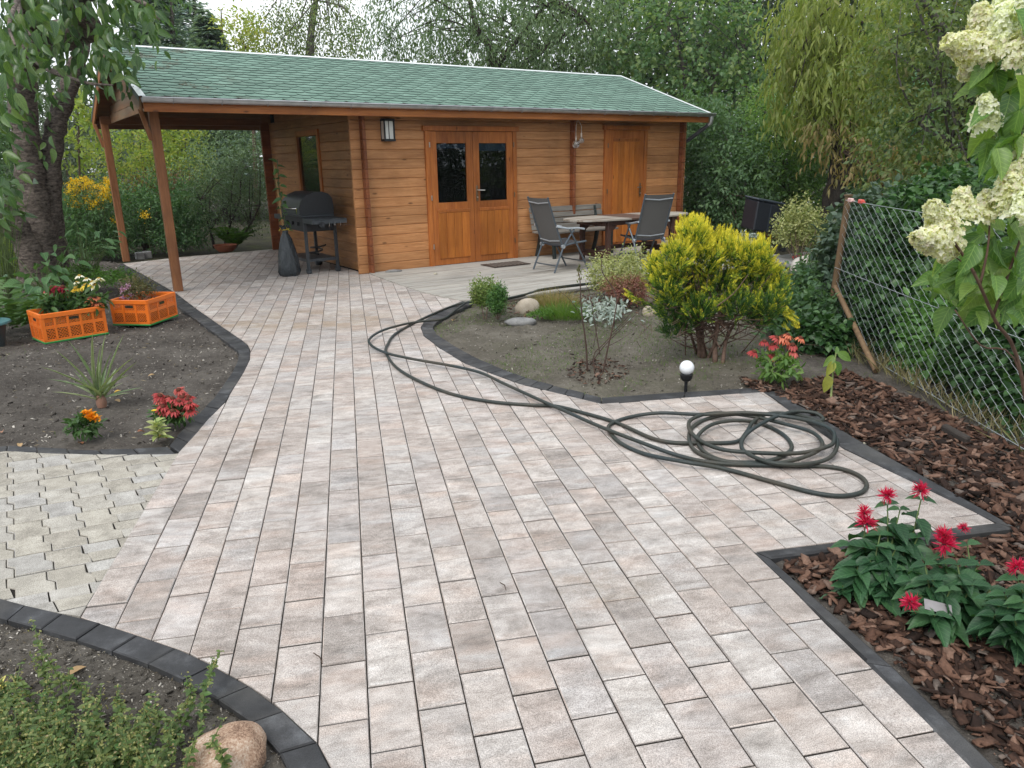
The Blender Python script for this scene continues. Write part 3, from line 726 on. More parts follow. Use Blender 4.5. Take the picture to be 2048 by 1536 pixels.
for s_ in np.arange(CE0+.35, CE1, .56):
    m = MB(); m.tube([C(s_, gb, gz)+N3*(gr+.004)*math.cos(t)+Z3*(gr+.004)*math.sin(t) for t in np.linspace(math.pi, 2*math.pi, 8)], .006, 5); m.build('gutter_bracket', M_ZINC, gut, 60)
m = MB(); s_ = CE1-.03; m.tube([C(s_, gb, gz-gr+.01), C(s_, gb, gz-.12), C(s_, gb+.01, gz-.16), C(s_-.01, gb+.06, gz-.20)], [.042, .04, .038, .036], 10); m.build('downpipe_outlet', M_ZINC, gut, 60)
m = MB(); m.tube([C(s_-.01, gb+.05, gz-.19), C(s_-.12, .02, gz-.46), C(s_-.2, .12, gz-.52), C(s_-.2, .14, .02)], .037, 10); m.build('downpipe', plain('grey_plastic_pipe', (.06, .062, .068), .5), gut, 60)
# carport: gable boards, beams, posts, braces
gs = CE0+.22
def gable(bz0, bz1, z0, z1):
    m = MB(); m.box(C(gs, bz0, z0), S3*.02, N3*(bz1-bz0), Z3*(z1-z0-.003), .003); m.build('gable_board', M_GABLE, cabin, 30)
z = 2.285
for i in range(7):
    z1 = z+.135; t = (z1-EAVZ+.03)/(RIDZ-EAVZ)*(RIDB-EAVB)+EAVB; t = max(t, -.25)
    if i == 0: t = .05
    if 2*(RIDB-t) < .2: break
    gable(t, 2*RIDB-t, z, z1); z = z1
for b_ in (.02, DP-.12):
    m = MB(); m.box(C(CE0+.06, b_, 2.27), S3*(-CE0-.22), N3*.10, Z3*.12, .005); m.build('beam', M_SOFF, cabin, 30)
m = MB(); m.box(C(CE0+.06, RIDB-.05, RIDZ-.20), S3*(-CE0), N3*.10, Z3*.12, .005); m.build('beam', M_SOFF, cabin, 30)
P1 = SBof(357, 582); P2 = SBof(253, 523)
for s_, b_ in (P1, P2):
    m = MB(); m.box(C(s_-.055, b_-.055, 0), S3*.11, N3*.11, Z3*2.27, .006); m.build('carport_post', M_POST, cabin, 30)
    sg = 1 if b_ < 2 else -1
    m = MB(); bx = [C(s_-.02, b_-sg*.06, 1.82), C(s_-.26, b_-sg*.06, 2.26)]; a_ = C(s_-.085, b_-.03, 1.90); m.box(a_, C(s_-.17, b_-.03, 2.27)-a_, N3*.06, S3*.05, .004); m.build('knee_brace', M_POST, cabin, 30)

# ================================================================ THINGS ON THE TERRACE AND PATH
M_ALU = plain('grey_blue_metal', (.085, .105, .125), .4, .5, .3, .1)
M_ALUL = plain('light_grey_metal', (.42, .46, .50), .35, .5, .5, .1)
M_TEX = plain('dark_textile', (.055, .055, .058), .85, .15, 0, .3, 500, .3)
M_TEXL = plain('grey_textile', (.115, .112, .11), .85, .15, 0, .25, 500, .3)
M_BLACKP = plain('black_plastic', (.012, .013, .015), .45, .4)
M_GRILL = plain('anthracite_enamel', (.035, .042, .05), .42, .5, 0, .15)
M_GRILLD = plain('dark_enamel', (.018, .02, .024), .5, .4, 0, .15)
M_CHROME = NT('chrome', .12, .5, 1.); M_CHROME.color((.75, .75, .76)); M_CHROME = M_CHROME.m
M_TABT = woodmat('peeling_table_wood', (.33, .30, .255), (.13, .085, .06), 's', .75, grey=(.40, .38, .34))
M_TABL = woodmat('brown_stained_wood', (.085, .042, .03), (.045, .022, .017), 'z', .55, knots=False)
M_BENCH = woodmat('grey_bench_slat', (.24, .225, .20), (.14, .125, .11), 's', .75, knots=False)
M_IRON = plain('dark_green_cast_iron', (.018, .026, .026), .5, .4)

def tube_part(name, paths, r, mat, parent, n=7):
    m = MB()
    for p in paths: m.tube(p, r, n)
    return m.build(name, mat, parent, 50)

# --- wall lamp
t = thing('wall_lamp', 'black square wall lantern with frosted panes beside the double door', 'wall lamp', C(.42, 0, 1.9))
m = MB(); m.box(C(.33, -.02, 1.89), S3*.17, N3*.02, Z3*.30, .004); m.build('back_plate', M_BLACKP, t, 30)
for z_ in (1.885, 2.165): m = MB(); m.box(C(.325, -.135, z_), S3*.18, N3*.115, Z3*.03, .004); m.build('lamp_cap', M_BLACKP, t, 30)
for s_ in (.33, .478):
    m = MB(); m.box(C(s_, -.13, 1.915), S3*.022, N3*.02, Z3*.25, .003); m.build('lamp_post', M_BLACKP, t, 30)
kf = NT('frosted_pane', .35, .4); kf.color((.62, .63, .60)); M_FROST = kf.m
m = MB(); m.box(C(.354, -.122, 1.917), S3*.121, N3*.012, Z3*.246, .002); m.build('frosted_pane', M_FROST, t, 30)
m = MB(); m.box(C(.334, -.108, 1.917), S3*.012, N3*.085, Z3*.246, .002); m.build('frosted_pane', M_FROST, t, 30)
m = MB(); m.box(C(.40, -.126, 1.917), S3*.012, N3*.004, Z3*.246); m.build('lamp_bar', M_BLACKP, t, 30)

# --- hanging glass bulbs
kb = NT('clear_glass', .02, .5); kb.set('Transmission Weight', .9); kb.set('IOR', 1.45); kb.color((.80, .80, .78)); kb.set('Coat Weight', 1.); M_BULB = kb.m
M_CORD = plain('pale_cord', (.55, .54, .5), .7)
hook = C(3.83, -.18, 2.22)
for nm, (s_, z_), lab in (('bulb_lamp', (3.795, 1.93), 'larger clear glass bulb hanging lowest on its white cord beside the plank door'), ('bulb_lamp', (3.91, 1.99), 'smaller clear glass bulb hanging higher on its white cord beside the plank door')):
    t = thing(nm, lab, 'glass bulb', C(s_, -.18, z_), 'glass bulbs hanging on cords from the eaves')
    c = C(s_, -.18, z_-.085); big = z_ < 1.95; rr = .062 if big else .05
    tube_part('cord', [[hook+Z3*.012, C(s_, -.18, 2.13), C(s_, -.18, z_)]], .004, M_CORD, t, 5)
    m = MB(); m.lathe([(.012, .03), (.015, 0), (.015, -.03), (.012, -.04)], C(s_, -.18, z_), 10); m.build('socket', plain('pale_socket', (.6, .5, .42), .4), t, 50)
    m = MB(); pr = [(.012, .055)]+[(rr*math.sin(a), rr*math.cos(a)-.01) for a in np.linspace(.3, math.pi-.01, 12)]; m.lathe(pr, c, 18); m.build('glass', M_BULB, t, 180)
    m = MB()
    for q in range(5): a_ = q*1.256; m.tube([c+np.array([math.cos(a_)*.006, math.sin(a_)*.006, .04]), c+np.array([math.cos(a_)*.016, math.sin(a_)*.016, .0]), c+np.array([math.cos(a_)*.006, math.sin(a_)*.006, -.02])], .0022, 4)
    stuff(m.build('filament', M_STEEL, t))

# --- doormat and flat stone
c0 = C(2.05, -.62, .018); t = thing('door_mat', 'brown rubber door mat with diagonal ribs in front of the double door', 'door mat', c0)
m = MB(); m.box(c0-S3*.34-N3*.21, S3*.68, N3*.42, Z3*.012, .004); m.build('mat_base', plain('brown_rubber', (.05, .035, .028), .8), t, 30)
m = MB()
for q in range(9):
    s_ = -.30+q*.072
    m.box(c0+S3*s_-N3*.18+Z3*.0125, S3*.02, N3*.36+S3*.05, Z3*.006)
stuff(m.build('mat_rib', plain('worn_rubber_rib', (.17, .15, .13), .85), t))
def rock(name, label, cat, c, r, mat, seed, flat=1., parent=None, sub=3, group=None):
    bm = bmesh.new(); bmesh.ops.create_icosphere(bm, subdivisions=sub, radius=1); rg = random.Random(seed); o3 = Vector((rg.random()*9, rg.random()*9, rg.random()*9))
    from mathutils import noise as mn
    for v in bm.verts:
        f = 1+.17*mn.noise(v.co*1.1+o3)+.05*mn.noise(v.co*3+o3); v.co = Vector((v.co.x*r[0]*f, v.co.y*r[1]*f, v.co.z*r[2]*f))
    me = bpy.data.meshes.new(name); bm.to_mesh(me); bm.free(); me.materials.append(mat); me.shade_smooth()
    o = bpy.data.objects.new(name, me); COL.objects.link(o); o.location = c; o.rotation_euler = (0, 0, rg.random()*.6); return tag(o, label, cat, group)
def stonemat(name, a, b, c, sc=60):
    k = NT(name, .75, .25); v = k.pos(); n = k.noise(v, 9, 5, .6); n2 = k.noise(v, sc*3.5, 3, .7)
    q = k.ramp(k.math('ADD', k.math('MULTIPLY', n, .5), k.math('MULTIPLY', n2, .5)), [(.36, a), (.5, b), (.63, c)]); k.color(q); k.bump(n2, .6, .004); return k.m
M_GRAN = stonemat('pink_granite', (.09, .045, .03), (.36, .24, .165), (.56, .46, .37), 50)
M_BEIGE = stonemat('beige_stone', (.24, .20, .15), (.37, .32, .255), (.46, .41, .34))
M_GREYST = stonemat('grey_stone', (.11, .11, .11), (.20, .20, .20), (.30, .30, .29))
rock('flat_stone', 'flat dark grey stone lying on the deck left of the double door', 'stone', C(.33, -.16, .025), (.14, .07, .022), M_GREYST, 3, sub=2)
rock('granite_boulder', 'rounded pinkish granite boulder half hidden by the oregano bush', 'boulder', (*G(450, 1528)[:2], .03), (.112, .10, .072), M_GRAN, 5, sub=4)
rock('beige_rock', 'beige rounded rock behind the small green mat plant', 'rock', (*G(1055, 622)[:2], .03), (.15, .10, .11), M_BEIGE, 8)
rock('slate_stone', 'low grey flat stone at the foot of the box shrubs bed', 'rock', (*G(1042, 643)[:2], -.01), (.17, .07, .055), M_GREYST, 12)
rock('sandy_rock', 'sandy rock half hidden behind the left branches of the golden thuja', 'rock', (*G(1292, 604)[:2], .05), (.14, .1, .11), M_BEIGE, 14)
rock('small_rock', 'small sandy rock beside the base of the golden thuja foliage', 'rock', (*G(1300, 625)[:2], .0), (.09, .07, .08), M_BEIGE, 15, sub=2)
rock('pale_boulder', 'pale cracked boulder behind the golden thuja near the stone slab', 'boulder', (*G(1612, 548)[:2], .09), (.26, .2, .16), stonemat('pale_stone', (.27, .25, .22), (.42, .39, .35), (.52, .50, .46)), 21)
rock('grey_boulder', 'grey rounded boulder next to the pale cracked boulder', 'boulder', (*G(1650, 556)[:2], .03), (.2, .16, .12), M_BEIGE, 22)

# --- parasol base: a concrete slab with a steel tube
c0 = C(6.18, -.42, .018); t = thing('parasol_base', 'grey concrete parasol base with upright steel tube at the cabin corner', 'parasol base', c0)
m = MB(); m.box(c0-S3*.30-N3*.24, S3*.60, N3*.48, Z3*.075, .006); m.build('slab', plain('grey_concrete', (.27, .27, .265), .85, .2, 0, .15, 40), t, 30)
m = MB(); m.tube([c0+Z3*.075, c0+Z3*.09], .07, 14); m.tube([c0+Z3*.09, c0+Z3*.40], .024, 12); m.build('tube', M_ALUL, t, 50)

# --- terrace table
TZ = .015; tc_ = C(3.93, -1.36); TT = .70
t = thing('garden_table', 'oval brown wooden extending table with peeling grey ends on the deck', 'table', (tc_[0], tc_[1], TZ))
LX, LY = 1.22, .43
def oval(n=40):
    return [(LX*math.copysign(abs(math.cos(a))**.62, math.cos(a)), LY*math.copysign(abs(math.sin(a))**.8, math.sin(a))) for a in np.linspace(0, 2*math.pi, n, endpoint=False)]
OV = oval(); nsl = 9
for seg, (x0, x1) in enumerate(((-1.3, -.30), (-.30, .30), (.30, 1.3))):
    for q in range(nsl):
        y0 = -LY+q*2*LY/nsl; P = clip(OV, [(x0+.002, y0+.003), (x1-.002, y0+.003), (x1-.002, y0+2*LY/nsl-.003), (x0+.002, y0+2*LY/nsl-.003)])
        if len(P) < 3: continue
        P = ccw(P); m = MB(); m.prism([(a, b) for a, b in P], TT-.026, TT, .003)
        m.v = [tc_+S3*v[0]+N3*v[1]+Z3*(v[2]+TZ) for v in m.v]; m.build('slat', M_TABT if seg != 1 else woodmat('brown_slat', (.16, .10, .075), (.085, .05, .04), 's', .6, knots=False) if (seg == 1 and q == 0) else (M_TABT if seg != 1 else bpy.data.materials['brown_slat']), t, 30)
m = MB()
for y_ in (-.31, .29): m.box(tc_+S3*-.80+N3*y_+Z3*(TZ+TT-.105), S3*1.60, N3*.024, Z3*.075, .003)
for x_ in (-.80, .78): m.box(tc_+S3*x_+N3*-.285+Z3*(TZ+TT-.105), S3*.024, N3*.573, Z3*.074, .003)
m.build('apron', M_TABL, t, 30)
for x_ in (-.68, .68):
    for y_ in (-.31, .31):
        m = MB(); m.box(tc_+S3*(x_-.035)+N3*(y_-.035)+Z3*TZ, S3*.07, N3*.07, Z3*(TT-.03), .005)
        m.extrude([(0, 0), (.13, 0), (.11, -.03), (.03, -.09), (0, -.17)], tc_+S3*(x_+(.035 if x_ < 0 else -.035))+N3*(y_-.014)+Z3*(TZ+TT-.106), S3*(1 if x_ < 0 else -1), Z3, N3*.028)
        m.build('leg', M_TABL, t, 30)
    m = MB(); m.box(tc_+S3*(x_-.03)+N3*-.275+Z3*(TZ+.10), S3*.06, N3*.55, Z3*.05, .004); m.build('stretcher', M_TABL, t, 30)
m = MB(); m.box(tc_+S3*-.65+N3*-.03+Z3*(TZ+.20), S3*1.30, N3*.06, Z3*.06, .004); m.build('stretcher', M_TABL, t, 30)
for x_ in (-.65, .65):
    m = MB(); m.box(tc_+S3*(x_-.02)+N3*-.27+Z3*(TZ+.15), S3*.04, N3*.54, Z3*.05); m.build('stretcher', M_TABL, t)

# --- bench at the wall
bc = C(3.68, -.36); t = thing('garden_bench', 'grey slatted bench with dark cast legs behind the oval table', 'bench', (bc[0], bc[1], TZ))
for q in range(4):
    m = MB(); m.box(bc+S3*-.78+N3*(-.20+q*.105)+Z3*(TZ+.405), S3*1.56, N3*.09, Z3*.032, .005); m.build('seat_slat', M_BENCH, t, 30)
for q in range(4):
    m = MB(); z_ = TZ+.45+q*.095; y_ = .20+q*.022; m.box(bc+S3*-.78+N3*y_+Z3*z_, S3*1.56, N3*.028, Z3*.082+N3*.015, .004); m.build('back_slat', M_BENCH, t, 30)
for s_ in (-.62, .62):
    m = MB(); o = bc+S3*(s_-.02)+Z3*TZ
    for pr in ([(-.22, 0), (-.17, 0), (-.16, .18), (-.11, .40), (-.21, .40), (-.205, .2)], [(.27, 0), (.33, 0), (.26, .2), (.22, .40), (.15, .40), (.2, .2)], [(-.21, .37), (.22, .37), (.22, .404), (-.21, .404)], [(.165, .40), (.225, .40), (.295, .80), (.27, .80)]):
        m.extrude(pr, o, N3, Z3, S3*.045)
    m.build('leg', M_IRON, t, 30)

# --- folding chairs
def chair(label, c, fx, fy, first=False):
    """fx points forward, fy to the chair's left"""
    t = thing('folding_chair', label, 'chair', (c[0], c[1], TZ), 'grey folding chairs at the oval table')
    def L(x, y, z): return np.array([c[0], c[1], TZ])+fx*x+fy*y+Z3*z
    w_ = .27
    for sg in (-1, 1):
        y_ = sg*w_
        tube_part('leg', [[L(.30, y_, 0), L(-.06, y_, .62)]], .014, M_ALU, t)
        tube_part('leg', [[L(-.33, y_*.97, 0), L(-.17, y_*.97, .36), L(.03, y_*.97, .61)]], .014, M_ALU, t)
        tube_part('armrest', [[L(-.30, y_, .66), L(-.1, y_, .625), L(.10, y_, .62), L(.21, y_, .60)]], .016, M_ALUL, t)
        tube_part('back_post', [[L(-.17, y_*.9, .37), L(-.32, y_*.9, .75), L(-.435, y_*.9, 1.07)]], .015, M_ALU, t)
        tube_part('seat_rail', [[L(-.20, y_*.9, .37), L(.05, y_*.9, .405), L(.27, y_*.9, .42)]], .014, M_ALU, t)
        m = MB(); m.tube([L(-.17, y_*.86, .37), L(-.17, y_*1.04, .37)], .028, 10); m.build('joint_knob', M_ALUL, t, 40)
    for z_, x_ in ((.13, .225), (.10, -.29)): tube_part('crossbar', [[L(x_, -w_, z_), L(x_, w_, z_)]], .010, M_ALU, t)
    for f in (.12, .90):
        a = L(-.17-.265*f, -w_*.88, .37+.70*f); b = L(-.17-.265*f, w_*.88, .37+.70*f); mdl = (a+b)/2-fx*.018-Z3*.02; tube_part('back_bar', [[a-fx*.012, (a+mdl)/2-fx*.006, mdl, (b+mdl)/2-fx*.006, b-fx*.012]], .009, M_ALUL, t)
    def sheet(name, A, B, n, sag, th, mat):
        m = MB(); V = []; a0, a1 = A; b0, b1 = B; nn = 9; W = 6
        nrm = np.cross(a1-a0, b0-a0); nrm /= np.linalg.norm(nrm)
        for e in (0, th):
            for i in range(nn+1):
                for j in range(W+1):
                    u, v = i/nn, j/W; p = (a0*(1-u)+a1*u)*(1-v)+(b0*(1-u)+b1*u)*v; V.append(p+nrm*(e+sag*(4*v*(1-v))))
        K = (nn+1)*(W+1); Fs = []
        for i in range(nn):
            for j in range(W):
                q = i*(W+1)+j; Fs += [(q, q+1, q+W+2, q+W+1), (K+q, K+q+W+1, K+q+W+2, K+q+1)]
        m.add(V, Fs); return m.build(name, mat, t, 60)
    sheet('backrest', (L(-.185, -w_*.84, .41), L(-.43, -w_*.84, 1.06)), (L(-.185, w_*.84, .41), L(-.43, w_*.84, 1.06)), 8, .012, .004, M_TEXL)
    sheet('seat', (L(-.16, -w_*.84, .375), L(.27, -w_*.84, .42)), (L(-.16, w_*.84, .375), L(.27, w_*.84, .42)), 8, -.018, .004, M_TEX)
    return t
chair('grey folding recliner chair at the left end of the oval table', C(2.42, -1.58), S3, N3)
fx = (S3*.22+N3*.97); fx /= np.linalg.norm(fx); fy = np.cross(Z3, fx)
chair('grey folding recliner chair with its back turned, at the right of the oval table', C(3.86, -1.80), fx, fy)

# --- grill
gc = C(-.50, 1.02); t = thing('gas_grill', 'dark grey gas grill with domed lid standing against the cabin wall under the carport', 'grill', (gc[0], gc[1], 0))
def GL(x, y, z): return gc+S3*x+N3*y+Z3*z
for x_ in (-.22, .24):
    for y_ in (-.45, .45):
        m = MB(); m.box(GL(x_-.022, y_-.022, .0), S3*.044, N3*.044, Z3*.80, .004); m.box(GL(x_-.035, y_-.035, 0), S3*.07, N3*.07, Z3*.07, .008); m.build('leg', M_GRILL, t, 30)
m = MB(); m.box(GL(-.24, -.47, .62), S3*.50, N3*.94, Z3*.21, .008); m.build('fire_box', M_GRILLD, t, 30)
m = MB(); hw = .27; pr = [(-hw, 0), (-hw-.005, .10), (-hw+.03, .19), (-.16, .27), (-.03, .318), (.08, .32), (.17, .29), (.225, .23), (.24, .12), (.24, 0)]
m.extrude(pr, GL(0, -.44, .865), S3, Z3, N3*.88); m.build('lid', M_GRILL, t, 40)
m = MB(); m.extrude([(x*1.03, y*1.02) for x, y in pr], GL(0, -.452, .866), S3, Z3, N3*.018); m.build('lid_rim', M_GRILLD, t, 40)
m = MB(); m.box(GL(-.27, -.45, .832), S3*.52, N3*.90, Z3*.03, .005); m.build('cook_box_rim', M_GRILL, t, 30)
m = MB(); m.tube([GL(-.30, -.36, .96), GL(-.335, -.36, .96), GL(-.335, .36, .96), GL(-.30, .36, .96)], .011, 8); m.build('lid_handle', M_CHROME, t, 50)
m = MB(); m.box(GL(-.275, -.32, .87), S3*.006, N3*.05, Z3*.09); m.build('badge_plate', M_CHROME, t)
for y0_ in (-.90, .47):
    sh_ = []
    for q in range(5):
        m = MB(); m.box(GL(-.24+q*.098, y0_, .80), S3*.088, N3*.43, Z3*.022, .004); o_ = m.build('shelf_slat', M_GRILL, t, 30)
    m = MB(); m.box(GL(-.255, y0_, .755), S3*.014, N3*.43, Z3*.068); m.box(GL(.248, y0_, .755), S3*.014, N3*.43, Z3*.068); m.box(GL(-.24, y0_ if y0_ < 0 else y0_+.416, .756), S3*.487, N3*.014, Z3*.066); m.build('shelf_frame', M_GRILL, t, 30)
for q in range(4):
    x_ = -.02+q*.085; p = GL(x_, -.905, .775); m = MB(); m.tube([p, p-N3*.02, p-N3*.025-Z3*.045, p-N3*.01-Z3*.06, p-N3*.0-Z3*.05], .004, 5); m.build('hook', M_CHROME, t, 60)
m = MB(); m.tube([GL(-.12, -.908, .745), GL(-.12, -.925, .745)], .042, 14); m.tube([GL(-.12, -.925, .745), GL(-.12, -.94, .745)], .022, 10); m.build('side_burner_knob', M_GRILLD, t, 40)
for y_ in (-.25, 0, .25): m = MB(); m.tube([GL(-.242, y_, .73), GL(-.275, y_, .73)], .028, 12); m.build('control_knob', M_BLACKP, t, 40)
for q in range(8):
    m = MB(); m.box(GL(-.20+q*.053, -.44, .20), S3*.035, N3*.88, Z3*.014); m.build('shelf_slat', M_GRILL, t)
m = MB()
for x_ in (-.22, .225): m.box(GL(x_-.012, -.44, .17), S3*.024, N3*.88, Z3*.045)
for y_ in (-.45, .43): m.box(GL(-.20, y_, .172), S3*.42, N3*.02, Z3*.042)
m.build('shelf_frame', M_GRILL, t)
for x_ in (-.27, .28):
    m = MB(); c_ = GL(x_, .45, .09); m.tube([c_-S3*.02, c_+S3*.02], .09, 18); m.build('wheel', M_BLACKP, t, 40)
# dark hose and regulator lying on the shelf
m = MB(); pts = [GL(-.02+.10*math.cos(a)+.01*a, -.08+.12*math.sin(a), .235+.012*a) for a in np.linspace(0, 12, 60)]; m.tube(pts, .013, 6)
o_ = m.build('gas_hose', M_BLACKP, None, 60); tag(o_, 'coiled black gas hose on the lower shelf of the grill', 'hose')

# --- young plant in a tied black bag, leaning on a bamboo cane
bc = G(580, 551); t = thing('bagged_sapling', 'young leafy sapling with bamboo cane in a black plastic bag tied with yellow string', 'potted sapling', bc)
def BL(x, y, z): return bc+S3*x+N3*y+Z3*z
kk = NT('black_bag_film', .22, .6); kk.color((.03, .038, .045)); kk.bump(kk.noise(kk.map(kk.pos(), (14, 14, 5)), 1.3, 4, .6, 1.5), .9, .03); M_BAG = kk.m
m = MB(); n_ = 28; prf = [(.0, .0), (.13, .0), (.155, .06), (.15, .16), (.13, .28), (.105, .42), (.075, .54), (.04, .63), (.028, .66), (.05, .70), (.075, .735)]
rg = random.Random(4); ph = [rg.random()*6 for _ in range(8)]
for i, (r_, z_) in enumerate(prf):
    for j in range(n_):
        a = 2*math.pi*j/n_; rr = r_*(1+.10*math.sin(5*a+ph[0]+z_*3)+.07*math.sin(9*a+ph[1]-z_*8)+.05*math.sin(13*a+z_*20)); m.v.append(BL(rr*math.cos(a)-.02*z_, rr*math.sin(a), z_))
for i in range(len(prf)-1):
    for j in range(n_): m.f.append((i*n_+j, i*n_+(j+1) % n_, (i+1)*n_+(j+1) % n_, (i+1)*n_+j))
m.build('bag', M_BAG, t, 180)
M_BAMB = plain('bamboo', (.36, .24, .10), .5, .3, 0, .15)
tube_part('cane', [[BL(-.02, .02, .5), BL(-.055, .05, 1.58)]], .0085, M_BAMB, t)
tube_part('stem', [[BL(0, 0, .5), BL(.01, .02, .9), BL(-.02, .04, 1.25), BL(0, .05, 1.66)]], .007, plain('green_stem', (.07, .10, .04), .6), t)
yel = plain('yellow_string', (.75, .55, .05), .6)
m = MB(); m.tube([BL(.034*math.cos(a)-.012, .034*math.sin(a), .66+.003*a) for a in np.linspace(0, 12.6, 40)], .006, 5)
for a in (.4, 1.9, 3.2, 5.0): m.tube([BL(-.012, 0, .67), BL(.05*math.cos(a)-.012, .05*math.sin(a), .70), BL(.10*math.cos(a), .10*math.sin(a), .66)], .0045, 4)
m.build('string_bow', yel, t, 60)

# --- brick-like edging stones at the back corner of the paving
for px_, py_, lab in ((282, 519, 'weathered grey block standing behind the far carport post'), (296, 517, 'pale concrete block beside the weathered grey block at the far post')):
    c_ = G(px_, py_); m = MB(); m.box(c_-S3*.08-N3*.06, S3*.15, N3*.12, Z3*.13, .012); o_ = m.build('loose_block', M_GREYST, None, 30); tag(o_, lab, 'block')
c_ = G(452, 503); t = thing('terracotta_bowl', 'low terracotta bowl among the ferns behind the carport paving', 'plant bowl', c_)
m = MB(); m.lathe([(.13, 0), (.19, .06), (.215, .12), (.225, .13), (.20, .128), (.17, .06), (.05, .05)], c_, 20); m.build('bowl', plain('terracotta', (.22, .07, .035), .75), t, 40)

# --- garden hose
M_HOSE = NT('garden_hose_rubber', .5, .4); _k = M_HOSE; _n = _k.noise(_k.pos(), 2.1, 4); _n2 = _k.noise(_k.pos(), 60, 3)
_c = _k.ramp(_n, [(.38, (.02, .031, .034)), (.52, (.026, .032, .027)), (.62, (.046, .042, .032))]); _k.color(_k.mix(1., _c, _k.ramp(_n2, [(.3, .8), (.7, 1.15)]), 'MULTIPLY')); M_HOSE = _k.m
hp = [(1345, 552, 1), (1180, 571, 1), (1085, 583, 1), (1010, 599, 1), (935, 605, 1), (905, 612, 0), (868, 627, 0), (830, 645, 0), (790, 668, 0), (775, 690, 0), (772, 705, 0), (790, 732, 0), (830, 758, 0), (900, 787, 0), (980, 803, 0), (1060, 810, 0), (1110, 812, 0),
      (1160, 824, 0), (1232, 845, 0), (1300, 875, 0), (1345, 885, 0), (1400, 886, 0), (1470, 884, 0), (1492, 866, 1), (1508, 842, 1), (1540, 827, 1), (1590, 829, 1), (1640, 845, 1), (1668, 872, 1), (1674, 893, 1), (1655, 918, 1), (1600, 929, 1), (1540, 925, 1),
      (1492, 905, 1), (1483, 885, 1), (1500, 862, 2), (1545, 836, 2), (1590, 823, 2), (1630, 826, 2), (1646, 838, 1), (1628, 842, 1), (1560, 831, 1), (1480, 828, 1), (1420, 836, 0), (1388, 852, 0), (1378, 873, 0), (1388, 899, 0), (1430, 919, 0), (1490, 925, 0), (1540, 921, 0), (1575, 906, 0), (1583, 890, 0), (1562, 866, 0), (1520, 847, 0), (1475, 841, 1), (1430, 847, 1), (1402, 864, 1),
      (1395, 882, 0), (1410, 905, 0), (1450, 922, 0), (1520, 929, 0), (1580, 922, 1), (1630, 905, 1), (1645, 888, 1), (1625, 865, 1), (1570, 848, 1), (1500, 832, 1), (1430, 826, 1), (1390, 835, 1), (1377, 850, 1), (1392, 875, 1), (1440, 898, 1), (1520, 906, 1), (1600, 906, 1), (1655, 893, 2), (1668, 880, 2), (1660, 858, 2), (1600, 838, 2), (1500, 826, 2), (1400, 829, 1), (1320, 826, 1), (1260, 834, 0), (1222, 848, 0), (1219, 862, 0), (1240, 885, 0), (1290, 908, 0), (1370, 924, 1), (1450, 938, 0), (1560, 968, 0), (1625, 985, 0), (1680, 992, 0), (1722, 985, 0), (1733, 968, 0), (1712, 948, 0), (1660, 934, 0), (1560, 931, 0), (1440, 927, 0), (1360, 912, 0), (1280, 884, 1), (1200, 853, 1), (1130, 822, 1), (1080, 800, 1), (1010, 768, 1), (960, 745, 1), (900, 731, 1), (820, 717, 1), (770, 705, 1), (742, 690, 1), (740, 677, 1), (765, 661, 1), (810, 648, 1), (850, 642, 1), (885, 638, 1), (905, 625, 1), (925, 610, 1), (945, 602, 1), (1015, 596, 2), (1090, 580, 2), (1185, 568, 2), (1345, 549, 2)]
HR = .0118
pts = []
for x, y, l in hp:
    z = HR+.002+l*.024; pts.append(G(x, y, z))
pts = spline(pts, 6)
for i, p in enumerate(pts):                                  # the hose climbs onto the deck
    s_, b_ = (p-CORN)@S3, (p-CORN)@N3
    if b_ > -3.2 and s_ > .1: p[2] += .017
m = MB(); m.tube(pts, HR, 9); o = m.build('garden_hose', M_HOSE, None, 180)
tag(o, 'long grey green rubber hose lying in loops and a coil on the paving', 'garden hose')

# --- solar ball light
c0 = G(1371, 786, -.03); t = thing('solar_light', 'white crackled ball light on a black ground spike near the paving edge', 'garden light', c0)
kk = NT('white_ball', .3, .4); kk.color(kk.mix(kk.ramp(kk.noise(kk.pos(), 22, 4), [(.55, 0), (.75, .35)]), (.74, .77, .80), (.50, .54, .58))); 
m = MB(); m.lathe([(.001, .052)]+[(.052*math.sin(a), .052*math.cos(a)) for a in np.linspace(.12, 2.75, 16)], c0+Z3*.19, 28); m.build('ball', kk.m, t, 180)
m = MB(); m.lathe([(.006, -.06), (.012, 0), (.012, .085), (.03, .095), (.042, .112), (.046, .142), (.04, .146)], c0+Z3*.0, 18); m.build('spike', M_BLACKP, t, 40)

